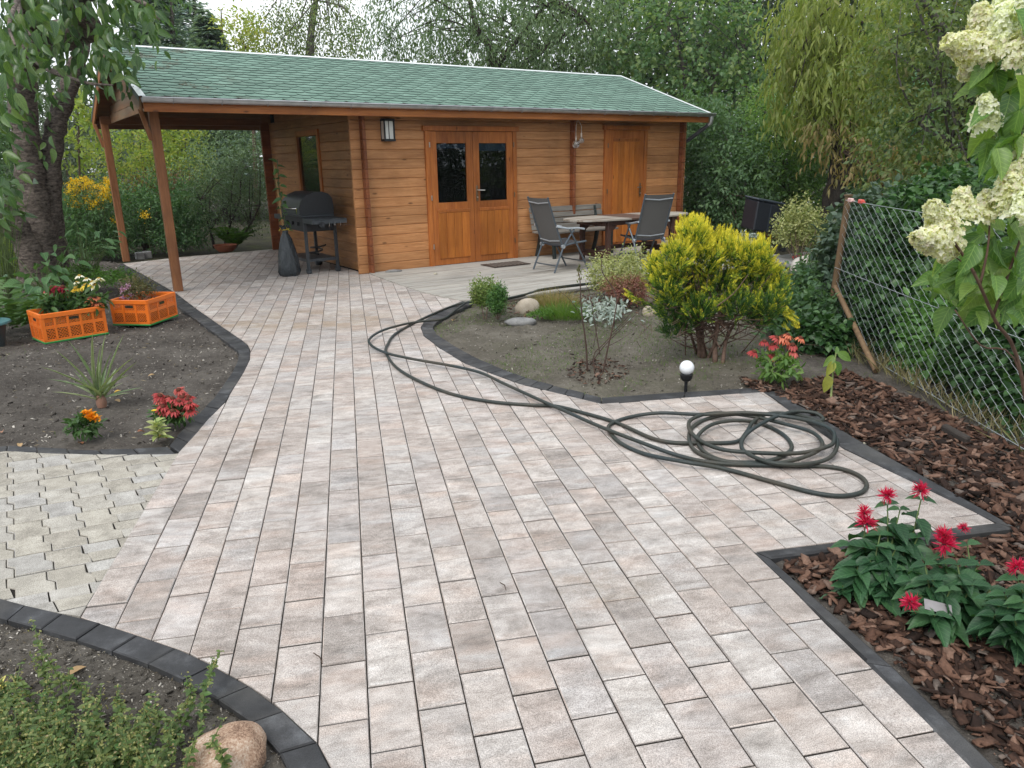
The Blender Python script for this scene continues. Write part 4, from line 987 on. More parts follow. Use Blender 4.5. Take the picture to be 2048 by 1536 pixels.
# --- folding crates
def crate(label, A, B, depth, h, mirror=1):
    """A, B: near bottom corners on the ground; depth goes away from the camera"""
    A, B = np.array(A), np.array(B); ex = B-A; L = np.linalg.norm(ex); ex /= L; ey = np.array([-ex[1], ex[0], 0]); t = thing('folding_crate', label, 'crate', A, 'orange folding crates with plants')
    MO = bpy.data.materials.get('orange_plastic') or plain('orange_plastic', (.74, .17, .02), .4, .4, 0, .06, 8)
    MG_ = bpy.data.materials.get('green_plastic') or plain('green_plastic', (.02, .22, .05), .45, .4, 0, .08, 8)
    m = MB(); m.box(A-ex*.006-ey*.006, ex*(L+.012), ey*(depth+.012), Z3*.018, .004); m.build('base_tray', MG_, t, 30)
    def sidep(o, u, n, W, nb):
        m = MB(); th = .008
        # frame rails
        m.box(o+Z3*.018, u*W, n*th, Z3*.018); m.box(o+Z3*(h*.48), u*W, n*th*1.6, Z3*.03); m.box(o-n*.008+Z3*(h-.045), u*W, n*.022, Z3*.045, .004)
        nw = nb+1; bw = W/nb
        for i in range(nw):
            ww = .02 if 0 < i < nb else .028; x = i*bw-ww/2; x = min(max(x, 0), W-ww); m.box(o+u*x+Z3*.03-n*.003, u*ww, n*th*1.2, Z3*(h-.07))
        # slotted panels: brick-like lattice of small bars
        for (z0, z1) in ((.036, h*.48), (h*.48+.03, h-.045)):
            nr = 7; hh = (z1-z0)/nr
            for r in range(nr): m.box(o+u*.01+Z3*(z0+r*hh)+n*.001, u*(W-.02), n*.004, Z3*hh*.34)
            nv = int(W/.0135)
            for r in range(nr):
                for q in range(nv):
                    if (q+r) % 2: continue
                    x = .012+q*(W-.024)/nv; m.box(o+u*x+Z3*(z0+r*hh+hh*.3)+n*.0012, u*.005, n*.0035, Z3*hh*.72)
        o_ = m.build('side_panel', MO, t)
        mm = MB(); mm.box(o+u*(W*.5-.045)+Z3*(h-.085)-n*.002, u*.09, n*.012, Z3*.028, .006); mm.build('hand_hole', M_GROUND, t, 30)
        return o_
    sidep(A, ex, ey, L, 5 if L > .42 else 3); sidep(A+ey*depth+ex*L, -ex, -ey, L, 5 if L > .42 else 3)
    sidep(A+ex*L, ey, -ex, depth, 3); sidep(A+ey*depth, -ey, ex, depth, 3)
    mm = MB(); mm.box(A+ex*.012+ey*.012+Z3*.02, ex*(L-.024), ey*(depth-.024), Z3*.10); o_ = mm.build('potting_soil', M_GROUND, t)
    return A, ex, ey, L
CR1 = crate('wide orange folding crate on green tray filled with coneflowers', G(91, 689), G(217, 668), .36, .285)
CR2 = crate('smaller looking orange folding crate turned endwise with faded small flowers', G(227, 651), G(301, 652), .52, .27)

# --- teal bucket at the left edge
c0 = G(-22, 694); t = thing('teal_tub', 'dark tub with teal rim cut by the left picture edge', 'tub', c0)
m = MB(); m.lathe([(.13, 0), (.16, .15), (.175, .22), (.165, .22), (.15, .1), (.05, .05)], c0, 28); m.build('tub_body', plain('dark_tub', (.035, .05, .055), .5), t, 50)
m = MB(); m.lathe([(.17, .215), (.215, .215), (.218, .225), (.21, .238), (.165, .235)], c0, 28); m.build('tub_rim', plain('teal_rim', (.05, .15, .16), .4), t, 50)

# --- stone slab with tool, black compost box, seen past the thuja
c0 = G(1625, 526); t = thing('stone_slab', 'grey flat stone slab behind the golden thuja with a tool lying on it', 'stone slab', c0)
m = MB(); m.box(c0-S3*.75-N3*.25, S3*1.3, N3*.75, Z3*.09, .02); m.build('slab_top', M_GREYST, t, 30)
t = thing('garden_shears', 'long handled shears with red grip lying on the grey stone slab', 'shears', c0+Z3*.09)
m = MB(); m.tube([c0+Z3*.108-S3*.35+N3*.1, c0+Z3*.108-S3*.1+N3*.12], .022, 8); m.build('grip', plain('red_grip', (.45, .06, .06), .4), t, 50)
m = MB(); m.tube([c0+Z3*.108-S3*.1+N3*.12, c0+Z3*.108+S3*.25+N3*.16, c0+Z3*.105+S3*.33+N3*.10], .011, 6); m.build('blade', M_BLACKP, t, 50)
m = MB(); m.lathe([(.05, 0), (.055, .02), (.03, .03), (.028, .06), (.01, .065)], c0+Z3*.09-S3*.3-N3*.12, 12); o_ = m.build('green_cap', plain('green_cap_plastic', (.04, .3, .14), .4), None, 40); tag(o_, 'small green plastic cap on the near edge of the stone slab', 'cap')
c0 = AT(1530, 505, 13.2); c0[2] = 0; t = thing('black_box', 'tilted black plastic box on a dark stand under the dogwood', 'plastic box', c0)
o = c0+np.array([-.30, -.2, .38]); ux = np.array([.86, .35, -.16]); uy = np.array([-.3, .9, .1]); uz = np.array([.10, 0, .95]); 
m = MB(); m.box(o, ux*.62, uy*.4, uz*.52, .02); m.build('box_body', plain('blue_black_plastic', (.012, .015, .022), .35, .5), t, 30)
m = MB(); m.box(o+uz*.53-ux*.01-uy*.01, ux*.64, uy*.42, uz*.03, .01); m.box(o+ux*.30-uy*.006, ux*.02, uy*.01, uz*.5); m.build('box_lid', plain('blue_black_lid', (.03, .04, .055), .35, .5), t, 30)
for dx in (-.2, .25): m = MB(); m.box(c0+np.array([dx, -.1, 0]), (.08, 0, 0), (0, .2, 0), (0, 0, .42), .01); m.build('stand_leg', M_BLACKP, t, 30)

# --- chain-link fence
pb = G(1655, 668); pt = AT(1697, 392, pb[1]+.02); FX = pb[0]-.03
t = thing('chain_link_fence', 'galvanised chain link fence on a rusty brown post with a diagonal brace', 'fence', pb)
M_RUST = woodmat('weathered_fence_post', (.19, .125, .07), (.10, .062, .035), 'z', .75, knots=False)
m = MB(); m.tube([pb-Z3*.05, pb+(pt-pb)*.5, pt], [.030, .029, .028], 12); m.tube([pt, pt+Z3*.012], .038, 12); m.build('post', M_RUST, t, 40)
ba = pb+(pt-pb)*.36; bb_ = G(1752, 742); m = MB(); m.tube([ba, bb_], .023, 10); m.build('brace', M_RUST, t, 40)
M_WIRE = NT('galvanised_wire', .45, .5, .7); M_WIRE.color((.36, .39, .40)); M_WIRE = M_WIRE.m
m = MB(); p_ = .070; q_ = .041; ylen = 3.9; ny = int(ylen/p_); HT_ = 1.20; nz = int(HT_/q_)
FE = G(2040, 905); fd = np.array([FE[0]-FX, FE[1]-pb[1], 0]); fd /= np.linalg.norm(fd)
for i in range(ny):
    pl = []
    for j in range(nz+1):
        sgn = 1 if (i+j) % 2 else -1; a = (i+.52*sgn)*p_+.05; off = .003*sgn; z = j*q_+.015
        sag = .012*math.sin(a*1.7+z*2)+.016*math.sin(z*3.1+a*.6); lean = (pt[0]-pb[0])*z/1.25*max(0, 1-a/2)
        pl.append(np.array([FX+lean, pb[1]+.0, z])+fd*a+np.array([off+sag, 0, 0]))
    m.tube(pl, .0014, 4, False)
stuff(m.build('wire_mesh', M_WIRE, t))
for z in (.04, .62, 1.215): 
    m = MB(); m.tube([np.array([FX+.0+(pt[0]-pb[0])*z/1.25*max(0, 1-a/2), pb[1], z-.012*math.sin(a*.8)])+fd*a for a in np.linspace(0, ylen, 14)], .0022, 4); m.build('tension_wire', M_WIRE, t)
for a_, px_, cc, lab in ((.35, 0, (.62, .10, .08), 'red plastic wire tensioner on the fence top wire'), (.13, 0, (.62, .42, .40), 'pale pink wire clamp near the fence post top')):
    p0 = np.array([FX+(pt[0]-pb[0])*.9, pb[1], 1.215])+fd*a_; m = MB(); m.box(p0-fd*.045-Z3*.012-np.array([.014, 0, 0]), fd*.08, np.array([.028, 0, 0]), Z3*.034, .006); m.tube([p0+fd*.035, p0+fd*.07+Z3*.004], .006, 6)
    o_ = m.build('wire_tensioner', plain('clamp_plastic', cc, .4), None, 30); tag(o_, lab, 'tensioner')

# --- low terrace wall timber behind the tree at the back right
c0 = AT(1640, 455, 15.2); c0[2] = 0; m = MB(); m.box(c0+np.array([-1.3, 0, 0]), (3.0, 0, 0), (0, .12, 0), (0, 0, .30), .01); o_ = m.build('timber_edge', woodmat('old_timber', (.26, .15, .07), (.13, .07, .03), 's', .7, rz=0), None, 30); tag(o_, 'long brown timber edging in front of the far lawn', 'timber')
c0 = AT(1595, 428, 17.5); c0[2] = .55; m = MB(); m.box(c0+np.array([-.5, 0, -.02]), (1.0, 0, 0), (0, .6, 0), (0, 0, .03), .005); 
for dx in (-.42, .40):
    for dy in (.05, .52): m.tube([c0+np.array([dx, dy, -.02]), c0+np.array([dx, dy, -.65])], .02, 6)
o_ = m.build('garden_table', plain('white_plastic', (.72, .73, .74), .4), None, 30); tag(o_, 'small white garden table far back on the lawn', 'table')
lw = [AT(1500, 440, 16)[:2], AT(2300, 440, 16)[:2], AT(2300, 440, 24)[:2], AT(1400, 440, 24)[:2]]
bed('lawn', [tuple(q) for q in lw], .02, .02, M_LAWN, .3)

# ================================================================ VEGETATION
# leaf outlines, unit length along +Y, unit width along X, z is curl
def proto(ws, ts, curl=.18, fold=.10, wave=0.):
    fold *= 2.2; wave *= 2
    mid = [(0, t, -curl*t*t, 0) for t in ts]; V = list(mid); L, R_ = {}, {}
    for i, (w_, t) in enumerate(zip(ws, ts)):
        if w_ > 0:
            z = -curl*t*t; fz = fold*w_+(wave*(1 if i % 2 else -1))
            L[i] = len(V); V.append((-w_/2, t, z, fz)); R_[i] = len(V); V.append((w_/2, t, z, fz))
    Fs = []
    for i in range(len(ts)-1):
        for sd in (L, R_):
            a, b = sd.get(i), sd.get(i+1); q = [i, i+1]
            if b is not None: q.append(b)
            if a is not None: q.append(a)
            if len(q) >= 3: Fs.append(tuple(q if sd is L else q[::-1]))
    return np.array(V, float), Fs
LF = {
    'dia': (np.array([(0, 0, 0, 0), (-.5, .45, 0, .22), (0, 1, -.08, 0), (.5, .45, 0, .22)], float), [(0, 2, 1), (0, 3, 2)]),
    'lens': proto([0, .8, 1, .55, 0], [0, .22, .5, .8, 1]),
    'ovate': proto([0, .72, 1, .92, .52, 0], [0, .12, .34, .56, .80, 1], .22, .13),
    'ovate_big': proto([0, .66, .96, 1, .84, .50, .2, 0], [0, .1, .25, .42, .6, .78, .91, 1], .26, .16, .02),
    'lance': proto([0, .85, 1, .6, 0], [0, .2, .45, .75, 1], .35, .12),
    'blade': proto([.8, 1, .9, .6, 0], [0, .25, .5, .78, 1], .12, .18),
    'round': proto([0, .8, 1, .8, .3, 0], [0, .2, .5, .8, .95, 1], .15, .1),
}
def norm(a): return a/(np.linalg.norm(a, axis=-1, keepdims=True)+1e-9)
def leaves(name, mat, parent, P, D, Nn, L, W, shape='dia', tip=None, as_stuff=True, shoot=None):
    V0, F0 = LF[shape]; n = len(P); Y = norm(D); X = norm(np.cross(Y, Nn)); Z = np.cross(X, Y)
    L = np.broadcast_to(L, (n,)); W = np.broadcast_to(W, (n,))
    V = P[:, None]+L[:, None, None]*(V0[None, :, 1, None]*Y[:, None]+V0[None, :, 2, None]*Z[:, None])+W[:, None, None]*(V0[None, :, 0, None]*X[:, None]+V0[None, :, 3, None]*Z[:, None])
    k = len(V0); lv = np.concatenate([np.array(f) for f in F0]); ln = np.array([len(f) for f in F0])
    loops = (lv[None]+k*np.arange(n)[:, None]).ravel(); st = np.r_[0, np.cumsum(np.tile(ln, n))[:-1]]
    r0 = RNG.random(n) if shoot is None else .42*RNG.random(n)+.58*shoot; r = np.repeat(r0*.999, k)
    o = big_mesh(name, V.reshape(-1, 3), loops, st, mat, parent, r, None if tip is None else np.repeat(tip, k))
    if as_stuff: o['kind'] = 'stuff'
    return o
_lm = {}
def leaf_parts(name, mat, parent, P, D, Nn, L, W, shape='ovate', label=None):
    """single leaves: each an object, all of one shape sharing its mesh"""
    ratio = float(np.mean(np.broadcast_to(W, (len(P),))/np.broadcast_to(L, (len(P),)))); key = (mat.name, shape, round(ratio, 1))
    if key not in _lm:
        V0, F0 = LF[shape]; me = bpy.data.meshes.new('leaf'); me.from_pydata([(v[0], v[1], v[2]+v[3]*ratio) for v in V0], [], F0); me.update(); me.materials.append(mat); me.shade_smooth(); _lm[key] = me
    n = len(P); Y = norm(D); X = norm(np.cross(Y, Nn)); Z = np.cross(X, Y); L = np.broadcast_to(L, (n,)); W = np.broadcast_to(W, (n,))
    for i in range(n):
        x, y, z = X[i]*W[i], Y[i]*L[i], Z[i]*L[i]; p = P[i]
        place(name, _lm[key], Matrix(((x[0], y[0], z[0], p[0]), (x[1], y[1], z[1], p[1]), (x[2], y[2], z[2], p[2]), (0, 0, 0, 1))), parent)
def blob(px, py, Y, rx, ry, rz=None, w_=None):
    c = AT(px, py, Y); s = (c-CAM)@_fwd/F; r = np.array([rx*s, (rz if rz is not None else rx*s), ry*s]); return c, r, (w_ or r[0]*r[2])
def twigs(bl, n, m, tl, drop=0., out=.6, shell=2.4, gap=.15, ld=-.2, spread=.9, zmin=.03, gs=2.2):
    """n twigs spread through the blobs, m leaves along each; returns points, directions, normals and the twig's outwardness"""
    ws = np.array([b[2] for b in bl]); ws = ws/ws.sum(); k = RNG.choice(len(bl), int(n*1.6), p=ws)
    c = np.array([b[0] for b in bl])[k]; r = np.array([b[1] for b in bl])[k]
    d = norm(RNG.standard_normal((len(k), 3))); rr = RNG.random(len(k))**(1/shell); p = c+r*d*rr[:, None]
    f = np.sin(p[:, 0]*gs+1.3)*np.sin(p[:, 2]*gs*1.2+.4)*np.sin(p[:, 1]*gs*.9)+.5*np.sin(p[:, 0]*gs*2.7)*np.sin(p[:, 2]*gs*2.3+1)
    keep = (f > -1+gap*3.2) | (RNG.random(len(k)) < .25) if gap > 0 else np.ones(len(k), bool)
    keep &= p[:, 2] > zmin; idx = np.nonzero(keep)[0][:n]; p, d, rr = p[idx], d[idx], rr[idx]; n = len(p)
    D = norm(out*d+(1-out)*RNG.standard_normal((n, 3))*.8+np.array([0, 0, drop])); TL = tl*(.6+.8*RNG.random(n))
    side = norm(np.cross(D, RNG.standard_normal((n, 3))))
    P, LD, NN, T = [], [], [], []; sh = RNG.random(n)
    for j in range(m):
        t = (j+.6)/m; q = p+D*(TL*t)[:, None]+np.array([0, 0, 1.])*(drop*.5*t*t*TL)[:, None]
        sg = 1 if j % 2 else -1
        ldv = norm(D*(.6 if j < m-1 else 1.2)+side*sg*spread+RNG.standard_normal((n, 3))*.35+np.array([0, 0, ld]))
        P.append(q); LD.append(ldv); NN.append(norm(RNG.standard_normal((n, 3))*.55+np.array([0, 0, .9])+.3*d)); T.append(rr)
    P = np.concatenate(P); ok = P[:, 2] > .005; global SHOOT; SHOOT = np.tile(sh, m)[ok]
    return P[ok], np.concatenate(LD)[ok], np.concatenate(NN)[ok], np.concatenate(T)[ok], (p, D, TL)
def barkmat(name, a, b, sc=1., bump=.8, band=False):
    k = NT(name, .9, .12); v = k.pos(); q = k.map(v, (9*sc, 9*sc, (26 if band else 2.2)*sc)); n = k.noise(q, 1.4, 5, .65, .6); n2 = k.noise(v, 30, 3)
    f = k.math('ADD', k.math('MULTIPLY', n, .75), k.math('MULTIPLY', n2, .25)); k.color(k.ramp(f, [(.36, a), (.52, tuple((x+y)/2 for x, y in zip(a, b))), (.66, b)])); k.bump(f, bump, .02); return k.m
BK_DARK = barkmat('dark_bark', (.025, .021, .018), (.085, .072, .062)); BK_CHERRY = barkmat('cherry_bark', (.03, .024, .021), (.21, .175, .15), 1., 1., True)
BK_TWIG = plain('brown_twig', (.085, .06, .045), .8, .15, 0, .25); BK_GREY = barkmat('grey_bark', (.05, .045, .04), (.15, .14, .125)); M_STEM = plain('green_plant_stem', (.09, .13, .045), .6, .2, 0, .2)

def plant(name, label, cat, base, bl, n, m, tl, L, W, mat, shape='dia', thin=1., trunks=(), bark=None, limbs=0, group=None, leafname='crown', trunkname='trunk', lim_r=.02, twigr=0., **kw):
    t = thing(name, label, cat, base, group); n = int(n*(.30 if base[1] >= 17 else .42 if base[1] >= 12 else .6 if base[1] > 9 else 1.)*thin)
    if trunks or limbs:
        mb = MB()
        for pts, rr in trunks:
            sp = spline(pts, 4); r_ = np.interp(np.linspace(0, len(pts)-1, len(sp)), range(len(pts)), rr); mb.tube(sp, r_*(1+.08*np.sin(np.arange(len(sp))*2.1)), 9)
        if limbs:
            top = [np.asarray(q, float) for pts, rr in trunks for q in pts[len(pts)//2:]] or [np.asarray(base, float)]
            for i in range(limbs):
                b = bl[i % len(bl)]; e = b[0]+b[1]*norm(RNG.standard_normal(3))*.75; 
                if e[2] < .1: e[2] = .1
                s_ = top[RNG.integers(len(top))]; mm = (s_+e)/2+RNG.standard_normal(3)*.10*np.linalg.norm(e-s_)+np.array([0, 0, .08*np.linalg.norm(e-s_)])
                mb.tube(spline([s_, mm, e], 4), np.linspace(lim_r, lim_r*.25, 9), 5)
        mb.build(trunkname, bark or BK_TWIG, t, 180)
    P, D, N_, T, tw = twigs(bl, n, m, tl, **kw); q = .75+.5*RNG.random(len(P))
    leaves(leafname, mat, t, P, D, N_, L*q, W*q, shape, shoot=SHOOT)
    if twigr > 0:
        mb = MB(); p, dd_, tl_ = tw
        for i in range(0, len(p), 2): mb.tube([p[i]-dd_[i]*tl_[i]*.6, p[i]+dd_[i]*tl_[i]*.9], [twigr, twigr*.5], 3, False)
        mb.build('twigs', bark or BK_TWIG, t)['kind'] = 'stuff'
    return t

# foliage colours
g = lambda *c: tuple(c)
LM_CHERRY = leafmat('cherry_leaf', [(.025, .06, .022), (.04, .085, .03), (.055, .11, .035), (.075, .12, .03)], .28, .35, .45, vein=.4)
LM_SPRUCE = leafmat('spruce_needle', [(.085, .135, .11), (.12, .175, .15), (.155, .21, .195)], .3)
LM_SPRUCEB = leafmat('blue_spruce_needle', [(.13, .185, .185), (.17, .24, .25), (.21, .285, .295)], .3)
LM_BIRCH = leafmat('birch_leaf', [(.085, .13, .05), (.12, .17, .07), (.17, .20, .08)], .35)
LM_WILLOW = leafmat('long_leaf_green', [(.06, .11, .05), (.09, .14, .07), (.12, .17, .085), (.10, .15, .05)], .30)
LM_HAZEL = leafmat('hazel_leaf', [(.06, .12, .05), (.09, .16, .065), (.13, .20, .08), (.17, .22, .09)], .32)
LM_DOG = leafmat('dogwood_leaf', [(.035, .08, .038), (.055, .11, .05), (.08, .145, .065), (.11, .18, .08)], .3)
LM_LILAC = leafmat('fresh_green_leaf', [(.06, .13, .035), (.09, .17, .045), (.13, .205, .055)], .35, vein=.4)
LM_PEACH = leafmat('peach_leaf', [(.12, .16, .035), (.16, .20, .05), (.20, .23, .06), (.21, .205, .08), (.14, .18, .045)], .42)
LM_RIGHT = leafmat('dull_green_leaf', [(.065, .105, .04), (.09, .135, .05), (.12, .16, .055), (.15, .14, .06)], .35)
LM_BUSH = leafmat('grey_green_leaf', [(.06, .10, .05), (.09, .145, .07), (.13, .185, .10)], .2)
LM_YG = leafmat('yellow_green_leaf', [(.14, .20, .05), (.19, .25, .06), (.24, .285, .07), (.285, .28, .07)], .42)
LM_IVY = leafmat('bramble_leaf', [(.015, .045, .015), (.025, .065, .02), (.04, .09, .03), (.055, .12, .035)], .22, .4, .4)
LM_IVYB = leafmat('bluish_bramble_leaf', [(.025, .05, .03), (.045, .075, .05), (.07, .105, .075)], .2)
LM_WOODS = leafmat('woods_leaf', [(.02, .04, .018), (.035, .06, .028), (.055, .085, .04)], .2)
LM_VARIE = leafmat('variegated_leaf', [(.10, .15, .05), (.33, .36, .15), (.45, .46, .22), (.20, .25, .08)], .25)
LM_SILVER = leafmat('silver_leaf', [(.13, .17, .15), (.21, .25, .22), (.33, .37, .34)], .1)
LM_BOX = leafmat('box_leaf', [(.05, .10, .02), (.10, .16, .035), (.19, .22, .07)], .2)
LM_YEW = leafmat('dark_box_leaf', [(.03, .08, .02), (.05, .12, .03), (.08, .16, .04)], .2)
LM_FERN = leafmat('fern_leaf', [(.035, .09, .015), (.055, .13, .02), (.085, .17, .03)], .3)
LM_GREY = leafmat('greyish_shrub_leaf', [(.06, .085, .055), (.09, .12, .08), (.13, .155, .11)], .2)
LM_BRIGHT = leafmat('bright_moss_leaf', [(.07, .13, .01), (.12, .19, .02), (.17, .24, .03)], .3)
LM_BROAD = leafmat('broad_leaf', [(.035, .085, .032), (.055, .12, .045), (.085, .16, .06)], .25, vein=.4)
LM_RED = leafmat('dull_red_leaf', [(.10, .03, .025), (.16, .06, .05), (.20, .11, .07)], .2)

def gb_(px, py, Y):
    p = AT(px, py, Y); return np.array([p[0], p[1], 0.])
def up(p, *q): return [np.array(p)]+[AT(*a) for a in q]

# --- the wood far behind
P, D, N_, T, _ = twigs([blob(1250, 120, 30, 260, 200, 2), blob(1600, 80, 29, 300, 260, 2), blob(1950, 100, 28, 300, 280, 2), blob(2300, 100, 26, 300, 300, 2), blob(900, 230, 32, 260, 80, 2), blob(500, 240, 33, 330, 70, 2), blob(60, 250, 30, 260, 100, 2), blob(-350, 150, 28, 300, 250, 2), blob(150, 330, 27, 420, 60, 2), blob(1500, 330, 26, 500, 90, 2), blob(1500, 200, 28, 350, 120, 2)], 15000, 4, .7, gap=.0)
q = .6+.8*RNG.random(len(P)); leaves('far_woods', LM_WOODS, None, P, D, N_, .30*q, .17*q, 'dia')
P, D, N_, T, _ = twigs([(np.array([x, -16+2*math.sin(x), 2.4]), np.array([3.2, 1.6, 2.6]), 1) for x in range(-16, 17, 4)]+[(np.array([17+math.sin(y), y, 2.2]), np.array([1.6, 2.6, 2.4]), 1) for y in range(-12, 10, 4)], 5500, 4, .7, gap=.05)  # unseen foliage behind and right of the camera, added for reflections in the panes
q = .6+.8*RNG.random(len(P)); leaves('added_hedge', LM_WOODS, None, P, D, N_, .30*q, .17*q, 'dia')
# --- spruces
def spruce(label, px, tip, Y, hw, mat, n=1500):
    b = gb_(px, 300, Y); top = AT(px, tip, Y); t = thing('spruce_tree', label, 'spruce', b, 'spruces behind the cabin'); s = Y/F
    mb = MB(); mb.tube([b, top], [.22, .015], 8); mb.build('trunk', BK_DARK, t, 180)
    Pn, Dn, Nn, Ln = [], [], [], []; Ht = top[2]
    for i in range(n):
        f = RNG.random()**.8; z = top[2]-f*(Ht-.8); R_ = hw*s*(f**.85)*(.75+.4*RNG.random())+.05; a = RNG.random()*6.283; dr = np.array([math.cos(a), math.sin(a), 0])
        for kx in range(9):
            u = (kx+RNG.random())/9; p = np.array([b[0], b[1], z])+dr*R_*u+np.array([0, 0, -.28*R_*u+.22*R_*u*u])
            sd = np.array([-dr[1], dr[0], 0])*(1 if kx % 2 else -1); Pn.append(p); Dn.append(dr*.8+sd*.8+np.array([0, 0, -.25+.25*RNG.random()])); Nn.append([RNG.normal()*.4, RNG.normal()*.4, 1]); Ln.append(.10+.16*(1-abs(u-.5)))
    Ln = np.array(Ln); leaves('crown', mat, t, np.array(Pn), np.array(Dn), np.array(Nn), Ln*1.1, Ln*.34, 'dia')
spruce('dark green spruce left of the blue one behind the roof', 340, -75, 25, 165, LM_SPRUCE)
spruce('blue grey spruce in the middle of the group behind the roof', 385, -110, 26.5, 190, LM_SPRUCEB)
spruce('greyish spruce with the lowest top, right of the blue one', 442, 18, 24.5, 130, LM_SPRUCE, 1200)
spruce('thin young spruce at the left of the spruce group', 300, 45, 24, 80, LM_SPRUCE, 700)

plant('birch_tree', 'pale drooping birch behind the middle of the roof', 'tree', gb_(620, 300, 25), [blob(640, 30, 25, 85, 95, 1.2), blob(575, 70, 25, 80, 60, 1.2), blob(690, 70, 25, 45, 70, 1.0), blob(540, 30, 25, 40, 50, 1), blob(610, 130, 25, 130, 30, 1.2)], 5200, 5, .55, .085, .052, LM_BIRCH,
      trunks=[(up(gb_(620, 300, 25), (620, 120, 25), (632, 0, 25), (640, -80, 25)), [.16, .13, .08, .03])], bark=BK_GREY, limbs=18, lim_r=.03, drop=-1.1, gap=.22, ld=-.7)
plant('broad_tree', 'small light green tree between the spruces and the birch', 'tree', gb_(500, 300, 23), [blob(500, 85, 23, 30, 40, .8), blob(480, 60, 23, 22, 30, .8)], 700, 5, .4, .11, .07, LM_YG, trunks=[(up(gb_(500, 300, 23), (500, 110, 23)), [.08, .03])], limbs=5, gap=.1)
plant('bird_cherry_tree', 'tall grey green tree with long hanging leaves behind the ridge', 'tree', gb_(985, 300, 21), [blob(870, 30, 21, 135, 85, 1.6), blob(1000, 20, 21, 130, 110, 1.6), blob(1110, 60, 21, 120, 90, 1.6), blob(960, 100, 21, 180, 45, 1.5), blob(775, 30, 21, 60, 45, 1), blob(1190, 30, 21, 70, 90, 1.5), blob(765, 95, 21, 40, 30, .8)], 7600, 6, .62, .125, .037, LM_WILLOW, 'dia', 1.15,
      trunks=[(up(gb_(985, 300, 21), (985, 130, 21), (955, 60, 21), (930, -40, 21)), [.16, .13, .08, .04]), (up(AT(985, 140, 21), (1035, 80, 21), (1090, 10, 21)), [.1, .06, .03]), (up(AT(1000, 150, 21), (1090, 100, 21), (1170, 40, 21)), [.08, .05, .025])], bark=BK_DARK, limbs=30, lim_r=.028, drop=-.5, gap=.2, ld=-1.0, out=.5)
plant('hazel_bush', 'tall light green hazel with round leaves right of the ridge end', 'shrub', gb_(1370, 300, 21), [blob(1330, 85, 21, 150, 95, 1.5), blob(1460, 110, 21, 95, 90, 1.4), blob(1250, 90, 21, 70, 80, 1.2), blob(1410, 190, 21, 150, 60, 1.3), blob(1380, 10, 21, 120, 60, 1.4)], 5600, 5, .5, .115, .095, LM_HAZEL, 'lens', .75,
      trunks=[(up(gb_(1370, 300, 21), (1370, 160, 21), (1330, 40, 21)), [.09, .06, .03]), (up(gb_(1400, 300, 21), (1430, 160, 21), (1470, 60, 21)), [.08, .05, .03])], bark=BK_GREY, limbs=20, gap=.1, ld=-.55)
plant('dark_tree', 'dark narrow leaved tree looking over the hazel', 'tree', gb_(1490, 300, 23), [blob(1490, 0, 23, 90, 90, 1.5), blob(1560, 60, 23, 60, 90, 1.4), blob(1290, -10, 24, 120, 60, 1.4)], 3000, 5, .5, .15, .04, LM_WOODS, trunks=[(up(gb_(1490, 300, 23), (1490, 20, 23)), [.2, .06])], bark=BK_DARK, limbs=8, gap=.08, ld=-.8)
plant('dogwood_bush', 'dense dark green dogwood at the right corner of the cabin', 'shrub', gb_(1440, 480, 16.2), [blob(1430, 300, 16.2, 80, 80, 1.0), blob(1470, 370, 15.6, 75, 75, 1.0), blob(1420, 400, 16.2, 50, 80, .8), blob(1480, 440, 15.2, 60, 40, .7), blob(1400, 240, 16.6, 45, 50, .8), blob(1385, 330, 16.8, 30, 120, .6)], 5200, 6, .36, .095, .045, LM_DOG, 'dia', trunks=[(up(gb_(1440, 480, 16), (1440, 380, 16)), [.05, .03])], limbs=22, lim_r=.016, gap=.06, ld=-.4)
plant('spindle_bush', 'fresh green bush between the dogwood and the leaning trunk', 'shrub', gb_(1570, 470, 16), [blob(1560, 330, 16, 70, 90, 1.0), blob(1590, 400, 15.6, 55, 60, .9), blob(1545, 240, 16.4, 50, 60, .9), blob(1610, 290, 16, 40, 60, .8), blob(1600, 435, 15.4, 50, 25, .6)], 3900, 6, .34, .09, .042, LM_LILAC, trunks=[(up(gb_(1570, 470, 16), (1570, 380, 16)), [.05, .03])], limbs=18, lim_r=.016, gap=.10, ld=-.4)
plant('peach_tree', 'yellow green peach tree with hanging narrow leaves and a thick dark trunk', 'tree', gb_(1662, 478, 14), [blob(1640, 90, 14, 90, 90, 1.2), blob(1730, 80, 13.6, 90, 100, 1.2), blob(1600, 30, 14, 60, 60, 1), blob(1680, 170, 13.4, 110, 60, 1.1), blob(1590, 150, 14, 45, 70, .8), blob(1680, 230, 13.8, 70, 40, .8), blob(1720, -20, 14, 150, 60, 1.2), blob(1590, 210, 14, 40, 40, .6)], 4600, 6, .40, .145, .034, LM_PEACH, 'lance', .70,
      trunks=[(up(gb_(1662, 490, 14), (1664, 430, 14), (1672, 370, 14), (1700, 345, 13.9), (1712, 330, 13.9)), [.26, .22, .17, .13, .10]), (up(AT(1668, 420, 14.05), (1668, 350, 14.1), (1672, 300, 14.1), (1668, 220, 14), (1666, 175, 14)), [.16, .10, .075, .065, .05]), (up(AT(1668, 180, 14), (1640, 130, 14), (1610, 60, 14)), [.045, .03, .02]), (up(AT(1668, 185, 14), (1690, 130, 13.8), (1735, 50, 13.7)), [.045, .035, .02])], bark=BK_DARK, limbs=26, lim_r=.022, drop=-.7, gap=.18, ld=-1.5, out=.5)
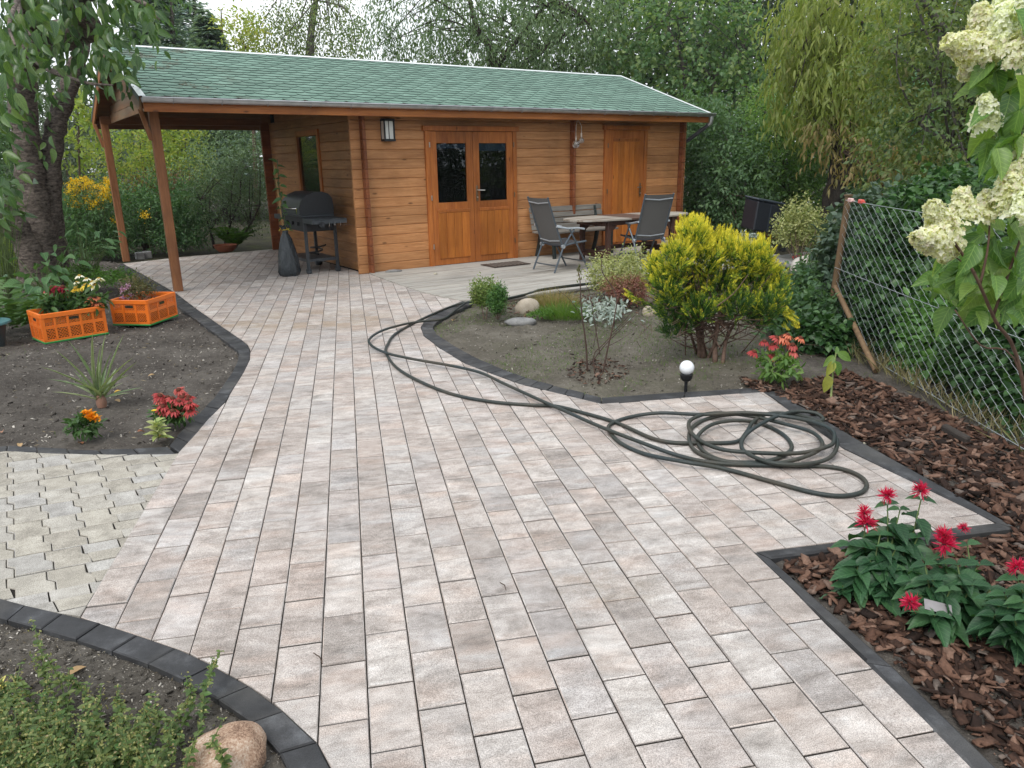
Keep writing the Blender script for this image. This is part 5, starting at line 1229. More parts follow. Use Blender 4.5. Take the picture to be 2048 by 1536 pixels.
plant('young_peach_tree', 'young peach tree with browning hanging leaves right of the thick dark trunk', 'tree', gb_(1760, 490, 12.5), [blob(1690, 290, 13, 60, 24, .5), blob(1750, 325, 12.6, 80, 22, .5), blob(1650, 245, 13.2, 60, 18, .4), blob(1810, 315, 12.3, 60, 34, .5)], 330, 6, .34, .13, .036, leafmat('browning_peach_leaf', [(.14, .15, .05), (.20, .17, .07), (.26, .19, .09), (.12, .13, .045)], .3), 'lance', trunks=[(up(gb_(1765, 490, 12.5), (1770, 400, 12.5), (1745, 345, 12.6), (1680, 300, 13)), [.05, .04, .03, .012])], limbs=12, lim_r=.012, drop=-.6, gap=.1, ld=-1.3, out=.4)
plant('plum_tree', 'dull green plum tree with a leaning stem behind the hydrangea', 'tree', gb_(1970, 480, 10.5), [blob(1850, 60, 10.5, 90, 90, 1.1), blob(1900, 190, 10.4, 110, 90, 1.1), blob(1820, 260, 10.6, 90, 60, .9), blob(1960, 300, 10.4, 110, 100, 1.1), blob(1850, 360, 10.2, 110, 50, .9), blob(2040, 120, 10.6, 110, 160, 1.2), blob(1790, 130, 10.8, 60, 70, .8), blob(1960, 0, 10.6, 120, 80, 1.1)], 5200, 6, .34, .085, .045, LM_RIGHT, 'dia', .55,
      trunks=[(up(gb_(1985, 480, 10.5), (1968, 350, 10.5), (1938, 230, 10.5), (1925, 130, 10.5), (1880, 50, 10.5), (1820, -30, 10.5)), [.11, .095, .085, .07, .05, .03]), (up(AT(1955, 280, 10.5), (1890, 210, 10.4), (1850, 150, 10.4)), [.05, .03, .015]), (up(AT(1960, 330, 10.5), (1900, 290, 10.4), (1840, 250, 10.4)), [.045, .03, .015])], bark=BK_GREY, limbs=26, lim_r=.018, gap=.18, ld=-.6)
plant('viburnum_bush', 'bluish green bush glimpsed through the plum tree', 'shrub', gb_(1780, 420, 16), [blob(1780, 230, 16, 70, 55, .9), blob(1800, 290, 15.5, 60, 50, .8)], 1500, 5, .4, .14, .11, leafmat('bluish_round_leaf', [(.06, .13, .07), (.09, .18, .10), (.14, .24, .15)], .3), 'lens', limbs=6, gap=.05, ld=-.3)
plant('hedge_bush', 'dark green bush behind the plum stems on the far lawn edge', 'shrub', gb_(1900, 450, 13.5), [blob(1880, 300, 14, 150, 80, .8), blob(2050, 250, 14, 150, 150, 1), blob(1790, 350, 15, 90, 50, .8), blob(1760, 380, 15.5, 80, 40, .6)], 3200, 5, .4, .11, .06, LM_DOG, 'dia', limbs=8, gap=.05)
# --- behind the fence
FB = [('bramble_bush', 'bluish bramble thicket right behind the fence post', [(1740, 520, 7.4, 70, 95, .35), (1780, 460, 7.6, 80, 60, .4), (1730, 620, 6.9, 60, 60, .3)], LM_IVYB, 2600, .075, .05),
      ('bramble_bush', 'dark bramble thicket behind the middle of the fence', [(1850, 540, 6.6, 110, 120, .4), (1820, 660, 6.2, 90, 80, .35), (1900, 440, 7, 110, 70, .5), (2000, 420, 7, 120, 80, .5)], LM_IVY, 3600, .07, .045),
      ('nettle_patch', 'lighter green leafy patch low behind the middle of the fence', [(1880, 670, 5.5, 90, 45, .3), (1830, 740, 5.4, 90, 60, .3), (1780, 770, 5.6, 50, 35, .25)], leafmat('nettle_leaf', [(.045, .11, .025), (.065, .15, .035), (.09, .18, .05)], .25), 2300, .07, .045),
      ('bramble_bush', 'dark green undergrowth behind the near end of the fence', [(1950, 760, 4.7, 110, 70, .3), (2010, 830, 4.3, 110, 80, .3), (1930, 850, 4.5, 80, 50, .25), (2060, 900, 4.0, 90, 80, .25), (2050, 700, 4.8, 90, 110, .35)], LM_IVY, 3300, .065, .045),
      ('bramble_bush', 'shaded bramble wall behind the hydrangea and fence', [(1990, 580, 5.8, 120, 100, .4), (2070, 560, 5.6, 120, 160, .4), (2060, 450, 6.2, 120, 90, .4)], LM_DOG, 2600, .07, .045)]
for nm, lab, bl, mt, n, l_, w__ in FB:
    bls = [blob(*b[:5], b[5]) for b in bl]
    for b in bls:
        b[0][0] = max(b[0][0], 3.12+b[1][0])
    plant(nm, lab, 'brambles' if nm[0] == 'b' else 'nettles', (bls[0][0][0], bls[0][0][1], 0), bls, n, 5, .22, l_, w__, mt, 'lens', limbs=12, lim_r=.008, gap=.08, ld=-.3, group='wild growth behind the fence', leafname='foliage', trunkname='stems', shell=3.)
mb = MB()
for px_, py_, dx, dy in ((1735, 650, 60, -110), (1770, 640, 60, -60), (1745, 690, 5, -90), (1790, 560, 90, 40)):
    a = AT(px_, py_, 6.6); e = AT(px_+dx, py_+dy, 6.4); mb.tube(spline([a, (a+e)/2+np.array([.03, 0, .05]), e], 5), np.linspace(.012, .005, 11), 5)
o_ = mb.build('dead_branches', plain('dry_branch', (.20, .17, .145), .85), None, 180); tag(o_, 'pale dry branches caught in the wire near the fence post', 'dead branch')

# --- between thuja and fence
plant('euonymus_bush', 'cream variegated bush left of the fence post, behind the stone slab', 'shrub', gb_(1600, 510, 11), [blob(1595, 468, 11.6, 42, 24, .3), blob(1640, 478, 11.4, 26, 22, .25), blob(1600, 440, 11.6, 24, 16, .2)], 1300, 6, .22, .045, .026, LM_VARIE, limbs=14, lim_r=.008, gap=.12, out=.5, drop=.5, leafname='foliage', trunkname='stems')
plant('sage_bush', 'silvery green bush left of the rusty fence post', 'shrub', gb_(1630, 600, 8.3), [blob(1645, 560, 8.3, 30, 40, .2), blob(1620, 600, 8.1, 36, 30, .2), blob(1668, 500, 8.4, 14, 50, .15)], 650, 6, .16, .06, .03, LM_GREY, limbs=10, lim_r=.007, gap=.12, leafname='foliage', trunkname='stems')
plant('wild_plants', 'mid green weedy plants between thuja and fence', 'weeds', gb_(1600, 690, 7), [blob(1600, 640, 7.0, 45, 40, .25), blob(1580, 675, 6.8, 55, 35, .25), blob(1645, 650, 6.8, 35, 45, .2), blob(1610, 585, 7.4, 14, 40, .1)], 1000, 6, .16, .065, .032, LM_DOG, limbs=14, lim_r=.006, gap=.12, drop=.2, leafname='foliage', trunkname='stems')
plant('ivy_patch', 'dark ivy covering the foot of the fence post', 'ivy', gb_(1660, 730, 6.1), [blob(1640, 690, 6.3, 40, 35, .2), blob(1600, 725, 6.1, 45, 18, .15)], 620, 5, .15, .06, .05, LM_IVY, 'lens', limbs=8, lim_r=.006, gap=.05, leafname='foliage', trunkname='stems')
plant('silver_bush', 'pale silvery plant just showing behind the top of the golden thuja', 'plant', gb_(1495, 500, 11.5), [blob(1492, 492, 11.5, 18, 14, .15)], 260, 5, .1, .07, .025, LM_SILVER, gap=0, leafname='foliage')
# dry grass at the fence foot
n = 600; a_ = RNG.random(n)*3.0; P = np.stack([FX-.02+RNG.normal(0, .05, n), pb[1]+a_*fd[1], np.full(n, -.02)], 1); D = norm(np.stack([RNG.normal(0, .7, n), RNG.normal(0, .7, n), .6+RNG.random(n)], 1)); leaves('dry_grass', leafmat('dry_grass_blade', [(.12, .14, .05), (.22, .19, .10), (.30, .26, .16)], .2), None, P, D, RNG.standard_normal((n, 3)), .08+.14*RNG.random(n), .004, 'dia')

# --- left: behind and beside the carport
plant('forsythia_bush', 'tall yellow green bush behind the carport between the two posts', 'shrub', gb_(320, 500, 17.5), [blob(300, 310, 17.5, 75, 75, .9), blob(350, 330, 17.3, 60, 70, .8), blob(250, 330, 17.6, 60, 60, .8), blob(380, 300, 17.5, 30, 60, .5), blob(330, 260, 17.6, 70, 30, .6)], 3600, 6, .36, .085, .04, LM_YG, limbs=20, lim_r=.015, gap=.14, leafname='foliage', trunkname='stems')
plant('privet_bush', 'rounded grey green privet behind the carport beside the cabin', 'shrub', gb_(460, 500, 15.2), [blob(465, 330, 16, 75, 70, .8), blob(450, 400, 15.2, 75, 60, .8), blob(500, 380, 15.4, 45, 80, .6), blob(420, 360, 15.8, 40, 60, .6)], 5200, 6, .26, .045, .024, LM_BUSH, trunks=[(up(gb_(430, 505, 15.1), (420, 460, 15.1), (400, 400, 15.2)), [.03, .02, .012]), (up(gb_(450, 505, 15.1), (460, 450, 15), (480, 400, 15)), [.03, .02, .012]), (up(gb_(470, 505, 15.1), (500, 450, 15), (520, 410, 15)), [.03, .02, .012])], bark=BK_DARK, limbs=30, lim_r=.012, gap=.06, out=.7, leafname='foliage', trunkname='stems')
plant('perennial_bed', 'mixed dark green perennials behind the carport posts', 'perennials', gb_(290, 510, 15), [blob(330, 440, 15.2, 80, 55, .5), blob(250, 430, 15.4, 60, 60, .5), blob(300, 490, 14.9, 110, 25, .35), blob(380, 450, 15.2, 50, 45, .4), blob(340, 390, 15.8, 60, 40, .5)], 4200, 6, .24, .085, .028, LM_BROAD, limbs=24, lim_r=.008, gap=.12, drop=.4, leafname='foliage', trunkname='stems')
plant('aster_patch', 'faded brownish stalky plants with dull red tips behind the front post', 'perennials', gb_(300, 480, 16), [blob(295, 380, 16, 55, 25, .4), blob(360, 375, 16, 40, 25, .4)], 700, 6, .22, .05, .018, LM_RED, limbs=16, lim_r=.007, gap=.1, drop=.6, leafname='foliage', trunkname='stems')
plant('grey_willow_bush', 'greyish blue green tall bush left behind the carport', 'shrub', gb_(170, 480, 20), [blob(160, 290, 20, 90, 70, .9), blob(230, 270, 20.5, 70, 60, .8), blob(100, 250, 20, 80, 90, .9), blob(60, 330, 19, 70, 80, .8)], 4200, 6, .42, .10, .03, LM_GREY, limbs=16, lim_r=.02, gap=.15, leafname='foliage', trunkname='stems')
plant('maple_sapling', 'small light green sapling left of the carport gable', 'sapling', gb_(160, 480, 15.5), [blob(155, 215, 15.5, 22, 18, .3), blob(185, 260, 15.5, 20, 25, .3), blob(140, 300, 15.6, 25, 30, .3)], 260, 5, .26, .11, .06, LM_YG, 'lens', trunks=[(up(gb_(160, 480, 15.5), (158, 300, 15.5), (156, 215, 15.5)), [.025, .018, .008])], limbs=8, lim_r=.008, gap=0, leafname='foliage', trunkname='stems')
plant('dark_shrub', 'dark shrub wall at the left picture edge behind the cherry trunk', 'shrub', gb_(-20, 470, 15), [blob(-10, 360, 15, 70, 110, .8), blob(-60, 250, 15, 90, 120, .8), blob(40, 420, 15.5, 50, 60, .5)], 2600, 6, .34, .095, .04, LM_DOG, limbs=12, gap=.08, leafname='foliage', trunkname='stems')
plant('cypress_bush', 'bright yellow green feathery bush left of the cherry trunk', 'shrub', gb_(10, 560, 11.2), [blob(10, 520, 11.2, 38, 48, .35), blob(-40, 540, 11.2, 60, 50, .35)], 2600, 6, .15, .04, .012, LM_BRIGHT, limbs=14, lim_r=.008, gap=.1, drop=.5, leafname='foliage', trunkname='stems')
# goldenrod
gl = thing('goldenrod', 'tall goldenrod with a mass of yellow plumes beside the cherry trunk', 'goldenrod', gb_(175, 520, 14.3)); LM_GOLD = leafmat('goldenrod_flower', [(.55, .36, .01), (.78, .52, .015), (.85, .62, .03)], .15); mb = MB(); Pp, Dd, Nn2 = [], [], []
plumes = [(AT(132+RNG.random()*90, 352+RNG.random()*52, 14.1+RNG.random()*.5)) for _ in range(46)]+[AT(145+RNG.random()*50, 395+RNG.random()*14, 14.1) for _ in range(5)]
for e in plumes:
    b = np.array([e[0]+RNG.normal(0, .12), e[1]+RNG.normal(0, .1), 0]); mb.tube([b, (b+e)/2+RNG.normal(0, .03, 3), e], [.006, .005, .003], 4, False)
    for q in range(9):
        a = RNG.random()*6.283; dv = np.array([math.cos(a), math.sin(a), .25]); st = e+np.array([0, 0, -.11*q/9*1.2])
        for u in range(10):
            p = st+dv*.13*(u/10)*(.4+q/9)+np.array([0, 0, -.05*(u/10)**2]); Pp.append(p+RNG.normal(0, .008, 3)); Dd.append(RNG.normal(0, 1, 3)+np.array([0, 0, 1])); Nn2.append(RNG.normal(0, 1, 3))
mb.build('stems', M_STEM, gl, 60); leaves('flower_plumes', LM_GOLD, gl, np.array(Pp), np.array(Dd), np.array(Nn2), .028, .020)
P, D, N_, T, _ = twigs([blob(175, 440, 14.3, 70, 50, .4), blob(180, 490, 14.2, 75, 40, .4)], 1300, 5, .25, drop=.3, gap=.08); leaves('foliage', LM_BROAD, gl, P, D, N_, .10, .02)
for (px_, py_, lab) in ((232, 443, 'small yellow flower tuft left of the far post foot'), (290, 430, 'small yellow flower tuft between the two carport posts')):
    e = AT(px_, py_, 14.2); t = thing('yellow_flower', lab, 'flower', (e[0], e[1], 0)); mb = MB(); mb.tube([np.array([e[0], e[1], 0]), e], .004, 4); mb.build('stem', M_STEM, t); n = 70
    leaves('flower_head', LM_GOLD, t, e+RNG.normal(0, .045, (n, 3)), RNG.standard_normal((n, 3))+[0, 0, .5], RNG.standard_normal((n, 3)), .035, .022)
def fern(label, c, R_, n, mat, name='fern', tilt=.9, grp=None):
    t = thing(name, label, 'fern', c, grp)
    for i in range(n):
        a = 2*math.pi*(i+RNG.random()*.6)/n; L = R_*(.75+.4*RNG.random()); pts = []; dr = np.array([math.cos(a), math.sin(a), 0]); hh = L*(.55+.35*RNG.random())*tilt
        for k in range(17): u = k/16; pts.append(np.array(c)+dr*L*u+Z3*(hh*math.sin(u*2.3)*.9))
        P, D, N_, LL = [], [], [], []; sd = np.array([-dr[1], dr[0], 0])
        for k in range(2, 17):
            u = k/16; tg = pts[k]-pts[k-1]; tg /= np.linalg.norm(tg); w_ = R_*.26*math.sin(min(1, u*1.15+.1)*math.pi)**.8+.01
            for sg in (-1, 1): P.append(pts[k]); D.append(sd*sg+tg*.45); N_.append(np.cross(sd, tg)*(1 if np.cross(sd, tg)[2] > 0 else -1)); LL.append(w_)
        LL = np.array(LL); leaves('frond', mat, t, np.array(P), np.array(D), np.array(N_), LL, LL*.30, 'dia', as_stuff=False)
fern('feathery bright fern tuft at the back edge of the carport paving', gb_(470, 500, 15.0), .62, 22, LM_FERN)
fern('fern with long fronds at the left picture edge beside the tub', gb_(28, 650, 7.4), .62, 15, leafmat('dark_fern_leaf', [(.035, .075, .02), (.05, .10, .03), (.07, .13, .04)], .25))
# broad leaved plants round the cherry foot
def leafy(name, label, cat, base, items, L, W, mat, shape, stem=True, grp=None, up_=.3):
    """items: photo pixel and depth of every leaf's tip region; leaves are parts"""
    t = thing(name, label, cat, base, grp); P, D, N_ = [], [], []; mb = MB()
    for (px_, py_, Y) in items:
        e = AT(px_, py_, Y); b = np.array(base)+RNG.normal(0, .04, 3)*[1, 1, 0]; out = e-b; out[2] = 0; out = out/(np.linalg.norm(out)+1e-6)
        P.append(e); D.append(out*.9+RNG.normal(0, .35, 3)+np.array([0, 0, -.25])); N_.append(np.array([0, 0, 1.])+RNG.normal(0, .3, 3)+np.array([0, -up_, 0]))
        if stem: mb.tube(spline([b, (b*.45+e*.55)+np.array([0, 0, .08*abs(e[2])]), e], 3), np.linspace(.005, .0025, 7), 4, False)
    if stem: mb.build('stems', M_STEM, t, 60)['kind'] = 'stuff'
    q = .75+.5*RNG.random(len(P)); leaf_parts('leaf', mat, t, np.array(P), np.array(D), np.array(N_), L*q, W*q, shape); return t
def cloud(px, py, Y, rx, ry, n, rz=.2): return [(px+RNG.normal(0, .5)*rx, py+RNG.normal(0, .5)*ry, Y+RNG.normal(0, rz)) for _ in range(n)]
leafy('broad_leaf_plant', 'broad leaved dark green plant in front of the cherry trunk foot', 'plant', gb_(95, 600, 9.2), cloud(95, 550, 9.2, 60, 45, 46), .17, .10, LM_BROAD, 'ovate')
leafy('broad_leaf_plant', 'pointed leaved plant between cherry trunk and far carport post', 'plant', gb_(170, 560, 10), cloud(175, 500, 10, 65, 60, 54), .15, .055, LM_BROAD, 'lens')
leafy('broad_leaf_plant', 'low broad leaves directly behind the wide orange crate', 'plant', gb_(85, 640, 7.9), cloud(85, 600, 7.9, 75, 40, 44), .15, .10, LM_BROAD, 'ovate')
leafy('broad_leaf_plant', 'leafy plant at the left edge below the cherry branch', 'plant', gb_(10, 560, 9.5), cloud(5, 400, 9.3, 55, 80, 40), .17, .09, LM_CHERRY, 'ovate')
plant('ground_weeds', 'low green weeds along the left kerb near the far post', 'weeds', gb_(225, 560, 9.6), [blob(215, 553, 9.7, 50, 9, .35), blob(160, 545, 10, 40, 14, .3)], 900, 5, .06, .035, .016, LM_FERN, gap=.1, leafname='foliage')

# --- cherry tree, left
ch = thing('cherry_tree', 'old cherry tree with two dark rough stems at the left edge', 'tree', gb_(70, 545, 10.6)); mb = MB()
def limb(mb, pts, rr, n=12, j=.0): 
    sp = spline(pts, 6); r_ = np.interp(np.linspace(0, len(pts)-1, len(sp)), range(len(pts)), rr); mb.tube(sp, r_*(1+.07*np.sin(np.arange(len(sp))*1.7)+.05*RNG.standard_normal(len(sp))), n)
limb(mb, up(gb_(92, 585, 10.6), (80, 490, 10.6), (68, 400, 10.6), (55, 300, 10.6), (45, 200, 10.6), (48, 130, 10.5), (70, 95, 10.3)), [.32, .23, .19, .175, .17, .165, .15])
limb(mb, up(gb_(108, 585, 10.8), (105, 470, 10.8), (100, 360, 10.8), (108, 270, 10.9), (128, 200, 11), (150, 140, 11.1), (170, 70, 11.2)), [.26, .16, .135, .13, .125, .11, .09])
limb(mb, up(gb_(85, 580, 10.5), (50, 480, 10.4), (-10, 420, 10.2), (-80, 380, 10)), [.22, .17, .15, .12])
mb.build('trunk', BK_CHERRY, ch, 180)
mb = MB()
limb(mb, up(AT(62, 105, 10.4), (100, 78, 9.8), (150, 66, 9.2), (182, 55, 8.8), (165, 30, 8.6), (140, 8, 8.4), (128, -60, 8.2)), [.19, .17, .15, .11, .10, .09, .08])
limb(mb, up(AT(90, 90, 10), (60, 40, 9), (30, -30, 8)), [.12, .08, .05]); limb(mb, up(AT(160, 60, 9.2), (215, 75, 8.4), (250, 95, 7.8)), [.05, .03, .012])
limb(mb, up(AT(145, 20, 8.5), (210, -20, 8), (290, 8, 7.4), (320, 40, 7.2)), [.05, .035, .018, .008]); limb(mb, up(AT(60, 110, 10.2), (100, 140, 8.6), (170, 165, 7.6), (225, 170, 7.2)), [.05, .03, .016, .008])
limb(mb, up(AT(30, -20, 8), (40, 30, 5.6), (60, 70, 4.6)), [.035, .018, .006]); limb(mb, up(AT(130, -40, 8.2), (60, -30, 6), (20, 40, 4.6), (30, 90, 4.2)), [.04, .022, .01, .005])
mb.build('limb', BK_CHERRY, ch, 180)
near = [(c_, m_) for c_, m_ in [((35, 45, 4.7, 50, 55), 50), ((20, 110, 4.5, 45, 40), 40), ((90, 20, 6, 50, 35), 28), ((8, 200, 4.6, 22, 60), 14)]]; P, D, N_, L_ = [], [], [], []
mid_ = [((230, 15, 7.6, 45, 22), 22), ((285, 15, 7.2, 34, 22), 18), ((305, 50, 7.1, 20, 28), 18), ((205, 80, 7.6, 40, 35), 34), ((245, 120, 7.2, 42, 24), 30), ((185, 120, 7.6, 40, 36), 26), ((110, 130, 8.2, 35, 18), 14), ((105, 185, 8.6, 26, 30), 12), ((100, 300, 9, 26, 40), 9), ((170, 10, 8, 60, 24), 22), ((8, 300, 6.6, 14, 60), 9), ((205, 165, 7.4, 34, 12), 10), ((5, 420, 7.4, 16, 60), 9)]
for lst, L0 in ((near, .105), (mid_, .13)):
    for (px_, py_, Y, rx, ry), m_ in lst:
        for q in range(m_):
            e = AT(px_+RNG.normal(0, .55)*rx, py_+RNG.normal(0, .55)*ry, Y+RNG.normal(0, .25)); P.append(e); D.append(np.array([RNG.normal(.15, .55), RNG.normal(-.2, .5), -1.0+RNG.normal(0, .35)])); N_.append(np.array([RNG.normal(0, .6), -.8+RNG.normal(0, .5), .6])); L_.append(L0*(.7+.5*RNG.random()))
P, D, N_, L_ = map(np.array, (P, D, N_, L_)); o_ = np.argsort(-L_/P[:, 1]); a = o_[:300]; b = o_[300:]
leaf_parts('leaf', LM_CHERRY, ch, P[a], D[a], N_[a], L_[a], L_[a]*.44, 'ovate')
P2, D2, N2, T2, _ = twigs([blob(50, 10, 8.5, 120, 50, 1.2), blob(150, -45, 9, 170, 45, 1.2), blob(-90, 130, 9, 70, 160, 1), blob(175, 85, 9, 60, 35, .8), blob(60, -150, 8, 200, 120, 1.5)], 300, 6, .4, drop=-.5, gap=.16, ld=-1.1)
P = np.concatenate([P[b], P2]); D = np.concatenate([D[b], D2]); N_ = np.concatenate([N_[b], N2]); L_ = np.concatenate([L_[b], .13*(.7+.5*RNG.random(len(P2)))])
leaves('crown', LM_CHERRY, ch, P, D, N_, L_, L_*.44, 'ovate')

# --- golden thuja
th = thing('golden_thuja', 'golden yellow thuja bush with bare reddish stems in the seeded bed', 'thuja', G(1415, 712)); mb = MB(); TY = 6.05
TB = [blob(x, y, TY-.1+RNG.normal(0, .10), rx, ry, .13) for x, y, rx, ry in ((1385, 482, 28, 36), (1352, 520, 30, 34), (1412, 520, 32, 34), (1455, 512, 28, 32), (1492, 525, 28, 34), (1522, 525, 22, 32), (1545, 565, 24, 34), (1503, 572, 34, 32), (1440, 570, 38, 34), (1380, 572, 38, 36), (1335, 575, 28, 38), (1312, 545, 13, 30), (1345, 622, 26, 28), (1400, 622, 32, 24), (1478, 615, 34, 26), (1538, 615, 25, 28), (1340, 658, 15, 20), (1562, 590, 12, 22), (1515, 640, 22, 18), (1365, 650, 18, 16))]
P, D, N_, T, H2 = [], [], [], [], []
def spray(p, d, L, tipf):
    d = norm(d); sd = norm(np.cross(d, RNG.normal(0, 1, 3)))
    for k in range(8):
        u = k/8; q = p+d*L*u
        for sg in (-1, 1):
            P.append(q); D.append(d*.75+sd*sg*.65); N_.append(np.cross(d, sd)+RNG.normal(0, .25, 3)); T.append(tipf*(.35+.65*u)+.1*RNG.normal()); H2.append(L*(.42*(1-u*.55)))
    P.append(p+d*L*.8); D.append(d); N_.append(np.cross(d, sd)); T.append(tipf); H2.append(L*.35)
ws = np.array([b[2] for b in TB]); ws /= ws.sum()
for i in range(3200):
    b = TB[RNG.choice(len(TB), p=ws)]; d = norm(RNG.standard_normal(3)); rr = RNG.random()**(1/2.6); p = b[0]+b[1]*d*rr
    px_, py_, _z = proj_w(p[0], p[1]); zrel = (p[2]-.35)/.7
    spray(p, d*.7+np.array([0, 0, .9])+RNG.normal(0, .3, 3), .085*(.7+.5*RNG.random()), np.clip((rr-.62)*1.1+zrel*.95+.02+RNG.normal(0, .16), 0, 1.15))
for (px_, py_, k_) in ((1378, 448, 36), (1402, 452, 22), (1415, 470, 20), (1452, 472, 30), (1482, 485, 18), (1519, 490, 34), (1355, 495, 14), (1310, 520, 30), (1548, 535, 16), (1432, 480, 14)):
    for q in range(k_): p = AT(px_+RNG.normal(0, 7), py_+abs(RNG.normal(0, 26)), TY+RNG.normal(0, .06)); spray(p, np.array([RNG.normal(0, .2), RNG.normal(0, .2), 1]), .11, 1.05)
for (px_, py_, Y) in ((1555, 600, 5.95), (1568, 620, 5.95), (1578, 640, 5.95), (1550, 585, 5.95), (1562, 608, 5.9), (1575, 628, 5.9)):
    for q in range(7): p = AT(px_+RNG.normal(0, 6), py_+RNG.normal(0, 7), Y); spray(p, np.array([.6, -.2, -.7])+RNG.normal(0, .3, 3), .075, 1.1)
for q in range(40): u = q/40; p = AT(1258+u*75, 588+u*42+RNG.normal(0, 5), TY); spray(p, np.array([-.6, RNG.normal(0, .3), .3])+RNG.normal(0, .2, 3), .07, .9*(1-u)+.1)
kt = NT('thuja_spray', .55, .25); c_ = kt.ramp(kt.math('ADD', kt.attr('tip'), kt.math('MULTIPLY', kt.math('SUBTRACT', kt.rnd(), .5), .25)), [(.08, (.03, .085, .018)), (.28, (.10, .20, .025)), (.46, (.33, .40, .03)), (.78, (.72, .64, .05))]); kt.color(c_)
tr = kt.n('BsdfTranslucent'); kt.t.links.new(c_, tr.inputs['Color']); ms = kt.n('MixShader'); ms.inputs[0].default_value = .25; kt.t.links.new(kt.b.outputs[0], ms.inputs[1]); kt.t.links.new(tr.outputs[0], ms.inputs[2]); kt.t.links.new(ms.outputs[0], kt.t.nodes['Material Output'].inputs['Surface'])
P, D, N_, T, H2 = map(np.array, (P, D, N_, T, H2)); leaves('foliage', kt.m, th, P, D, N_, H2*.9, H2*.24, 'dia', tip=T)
BK_TH = plain('reddish_thuja_bark', (.13, .085, .065), .85, .15, 0, .3, 40, .4)
for (bx, by, tx, ty, r_) in ((1408, 712, 1412, 560, .036), (1400, 712, 1375, 600, .022), (1430, 722, 1470, 590, .024), (1445, 725, 1500, 600, .018), (1395, 705, 1350, 610, .014), (1415, 715, 1440, 600, .016), (1405, 712, 1372, 540, .014)):
    b = G(bx, by); e = AT(tx, ty, TY); m_ = (b+e)/2+RNG.normal(0, .04, 3); mb = MB(); mb.tube(spline([b-Z3*.03, m_, e], 5), np.linspace(r_, r_*.4, 11), 7); mb.build('stem', BK_TH, th, 180)
mb = MB()
for i in range(120):
    b = TB[RNG.integers(len(TB))]; e = b[0]+b[1]*RNG.standard_normal(3)*.5+np.array([0, 0, -.08]); a = AT(1410+RNG.normal(0, 28), 640+RNG.normal(0, 35), TY+RNG.normal(0, .1)); mb.tube(spline([a, (a+e)/2+RNG.normal(0, .03, 3), e], 3), np.linspace(.006, .002, 7), 4, False)
for i in range(60):
    a = AT(1400+RNG.normal(0, 70), 650+RNG.normal(0, 22), TY+RNG.normal(0, .15)); mb.tube([a, a+np.array([RNG.normal(0, .05), RNG.normal(0, .05), -.05-.06*RNG.random()])], [.003, .001], 3, False)
stuff(mb.build('twigs', BK_TH, th))

# --- bare twiggy shrub
tw = thing('bare_shrub', 'young bare shrub with thin dark branches in a ring of mulch', 'shrub', G(1195, 745)); BK_BARE = plain('dark_red_twig', (.06, .038, .03), .7, .2, 0, .3)
for pl, r_ in (([(1175, 742), (1172, 690), (1163, 620), (1160, 560), (1157, 545)], .008), ([(1205, 745), (1215, 700), (1228, 640), (1232, 590), (1205, 545), (1203, 520)], .008), ([(1190, 747), (1188, 710), (1205, 690), (1255, 640)], .006), ([(1180, 725), (1210, 690), (1240, 660), (1270, 630)], .005),
               ([(1200, 705), (1190, 650), (1180, 590), (1172, 570)], .005), ([(1225, 660), (1250, 640), (1280, 600)], .004), ([(1170, 640), (1140, 600), (1112, 577)], .004), ([(1228, 650), (1235, 600), (1250, 575)], .004), ([(1212, 690), (1240, 680), (1262, 665)], .003), ([(1187, 690), (1196, 640), (1195, 610)], .003)):
    pts = [G(*pl[0])]+[AT(x, y, G(*pl[0])[1]+.05*i) for i, (x, y) in enumerate(pl[1:], 1)]; pts[0][2] -= .02; m = MB(); sp = spline(pts, 4); m.tube(sp, np.linspace(r_, r_*.35, len(sp)), 6); m.build('branch', BK_BARE, tw, 180)
e = AT(1158, 548, 5.75); n = 30; leaves('bud_cluster', leafmat('olive_bud', [(.06, .075, .025), (.10, .11, .04), (.14, .12, .06)], .1), tw, e+RNG.normal(0, 1, (n, 3))*[.006, .006, .035], RNG.normal(0, .3, (n, 3))+[0, 0, 1], RNG.standard_normal((n, 3)), .035, .012, as_stuff=False)

# --- small plants of the terrace bed
plant('box_shrub', 'small yellowish green box shrub at the deck edge', 'shrub', G(970, 637), [blob(968, 600, 8.0, 24, 20, .12), blob(958, 590, 8.0, 14, 16, .1), blob(980, 592, 8, 14, 16, .1)], 420, 6, .08, .035, .014, LM_BOX, trunks=[([G(968, 638), AT(962, 605, 8)], [.006, .004]), ([G(972, 638), AT(976, 605, 8)], [.006, .004])], limbs=14, lim_r=.004, drop=1.2, gap=0, leafname='foliage', trunkname='stems')
plant('box_shrub', 'small dark green upright box shrub right of the yellowish one', 'shrub', G(996, 640), [blob(994, 612, 7.75, 17, 25, .09), blob(1002, 596, 7.75, 8, 16, .06)], 520, 6, .06, .028, .011, LM_YEW, limbs=8, lim_r=.004, drop=1.2, gap=0, leafname='foliage', trunkname='stems')
def tuft(name, label, cat, c, R_, n, L, mat, w_=.003, flat=.8, grp=None):
    a = RNG.random(n)*6.283; r = R_*np.sqrt(RNG.random(n)); P = np.stack([c[0]+r*np.cos(a), c[1]+r*np.sin(a)*.8, np.full(n, c[2])], 1); D = norm(np.stack([np.cos(a)*flat*r/R_+RNG.normal(0, .3, n), np.sin(a)*flat*r/R_+RNG.normal(0, .3, n), 1+0*a], 1))
    o = leaves(name, mat, None, P, D, RNG.standard_normal((n, 3)), L*(.35+.9*RNG.random(n))*(1.15-.5*(r/R_)**2), w_, 'blade', as_stuff=False); tag(o, label, cat, grp); return o
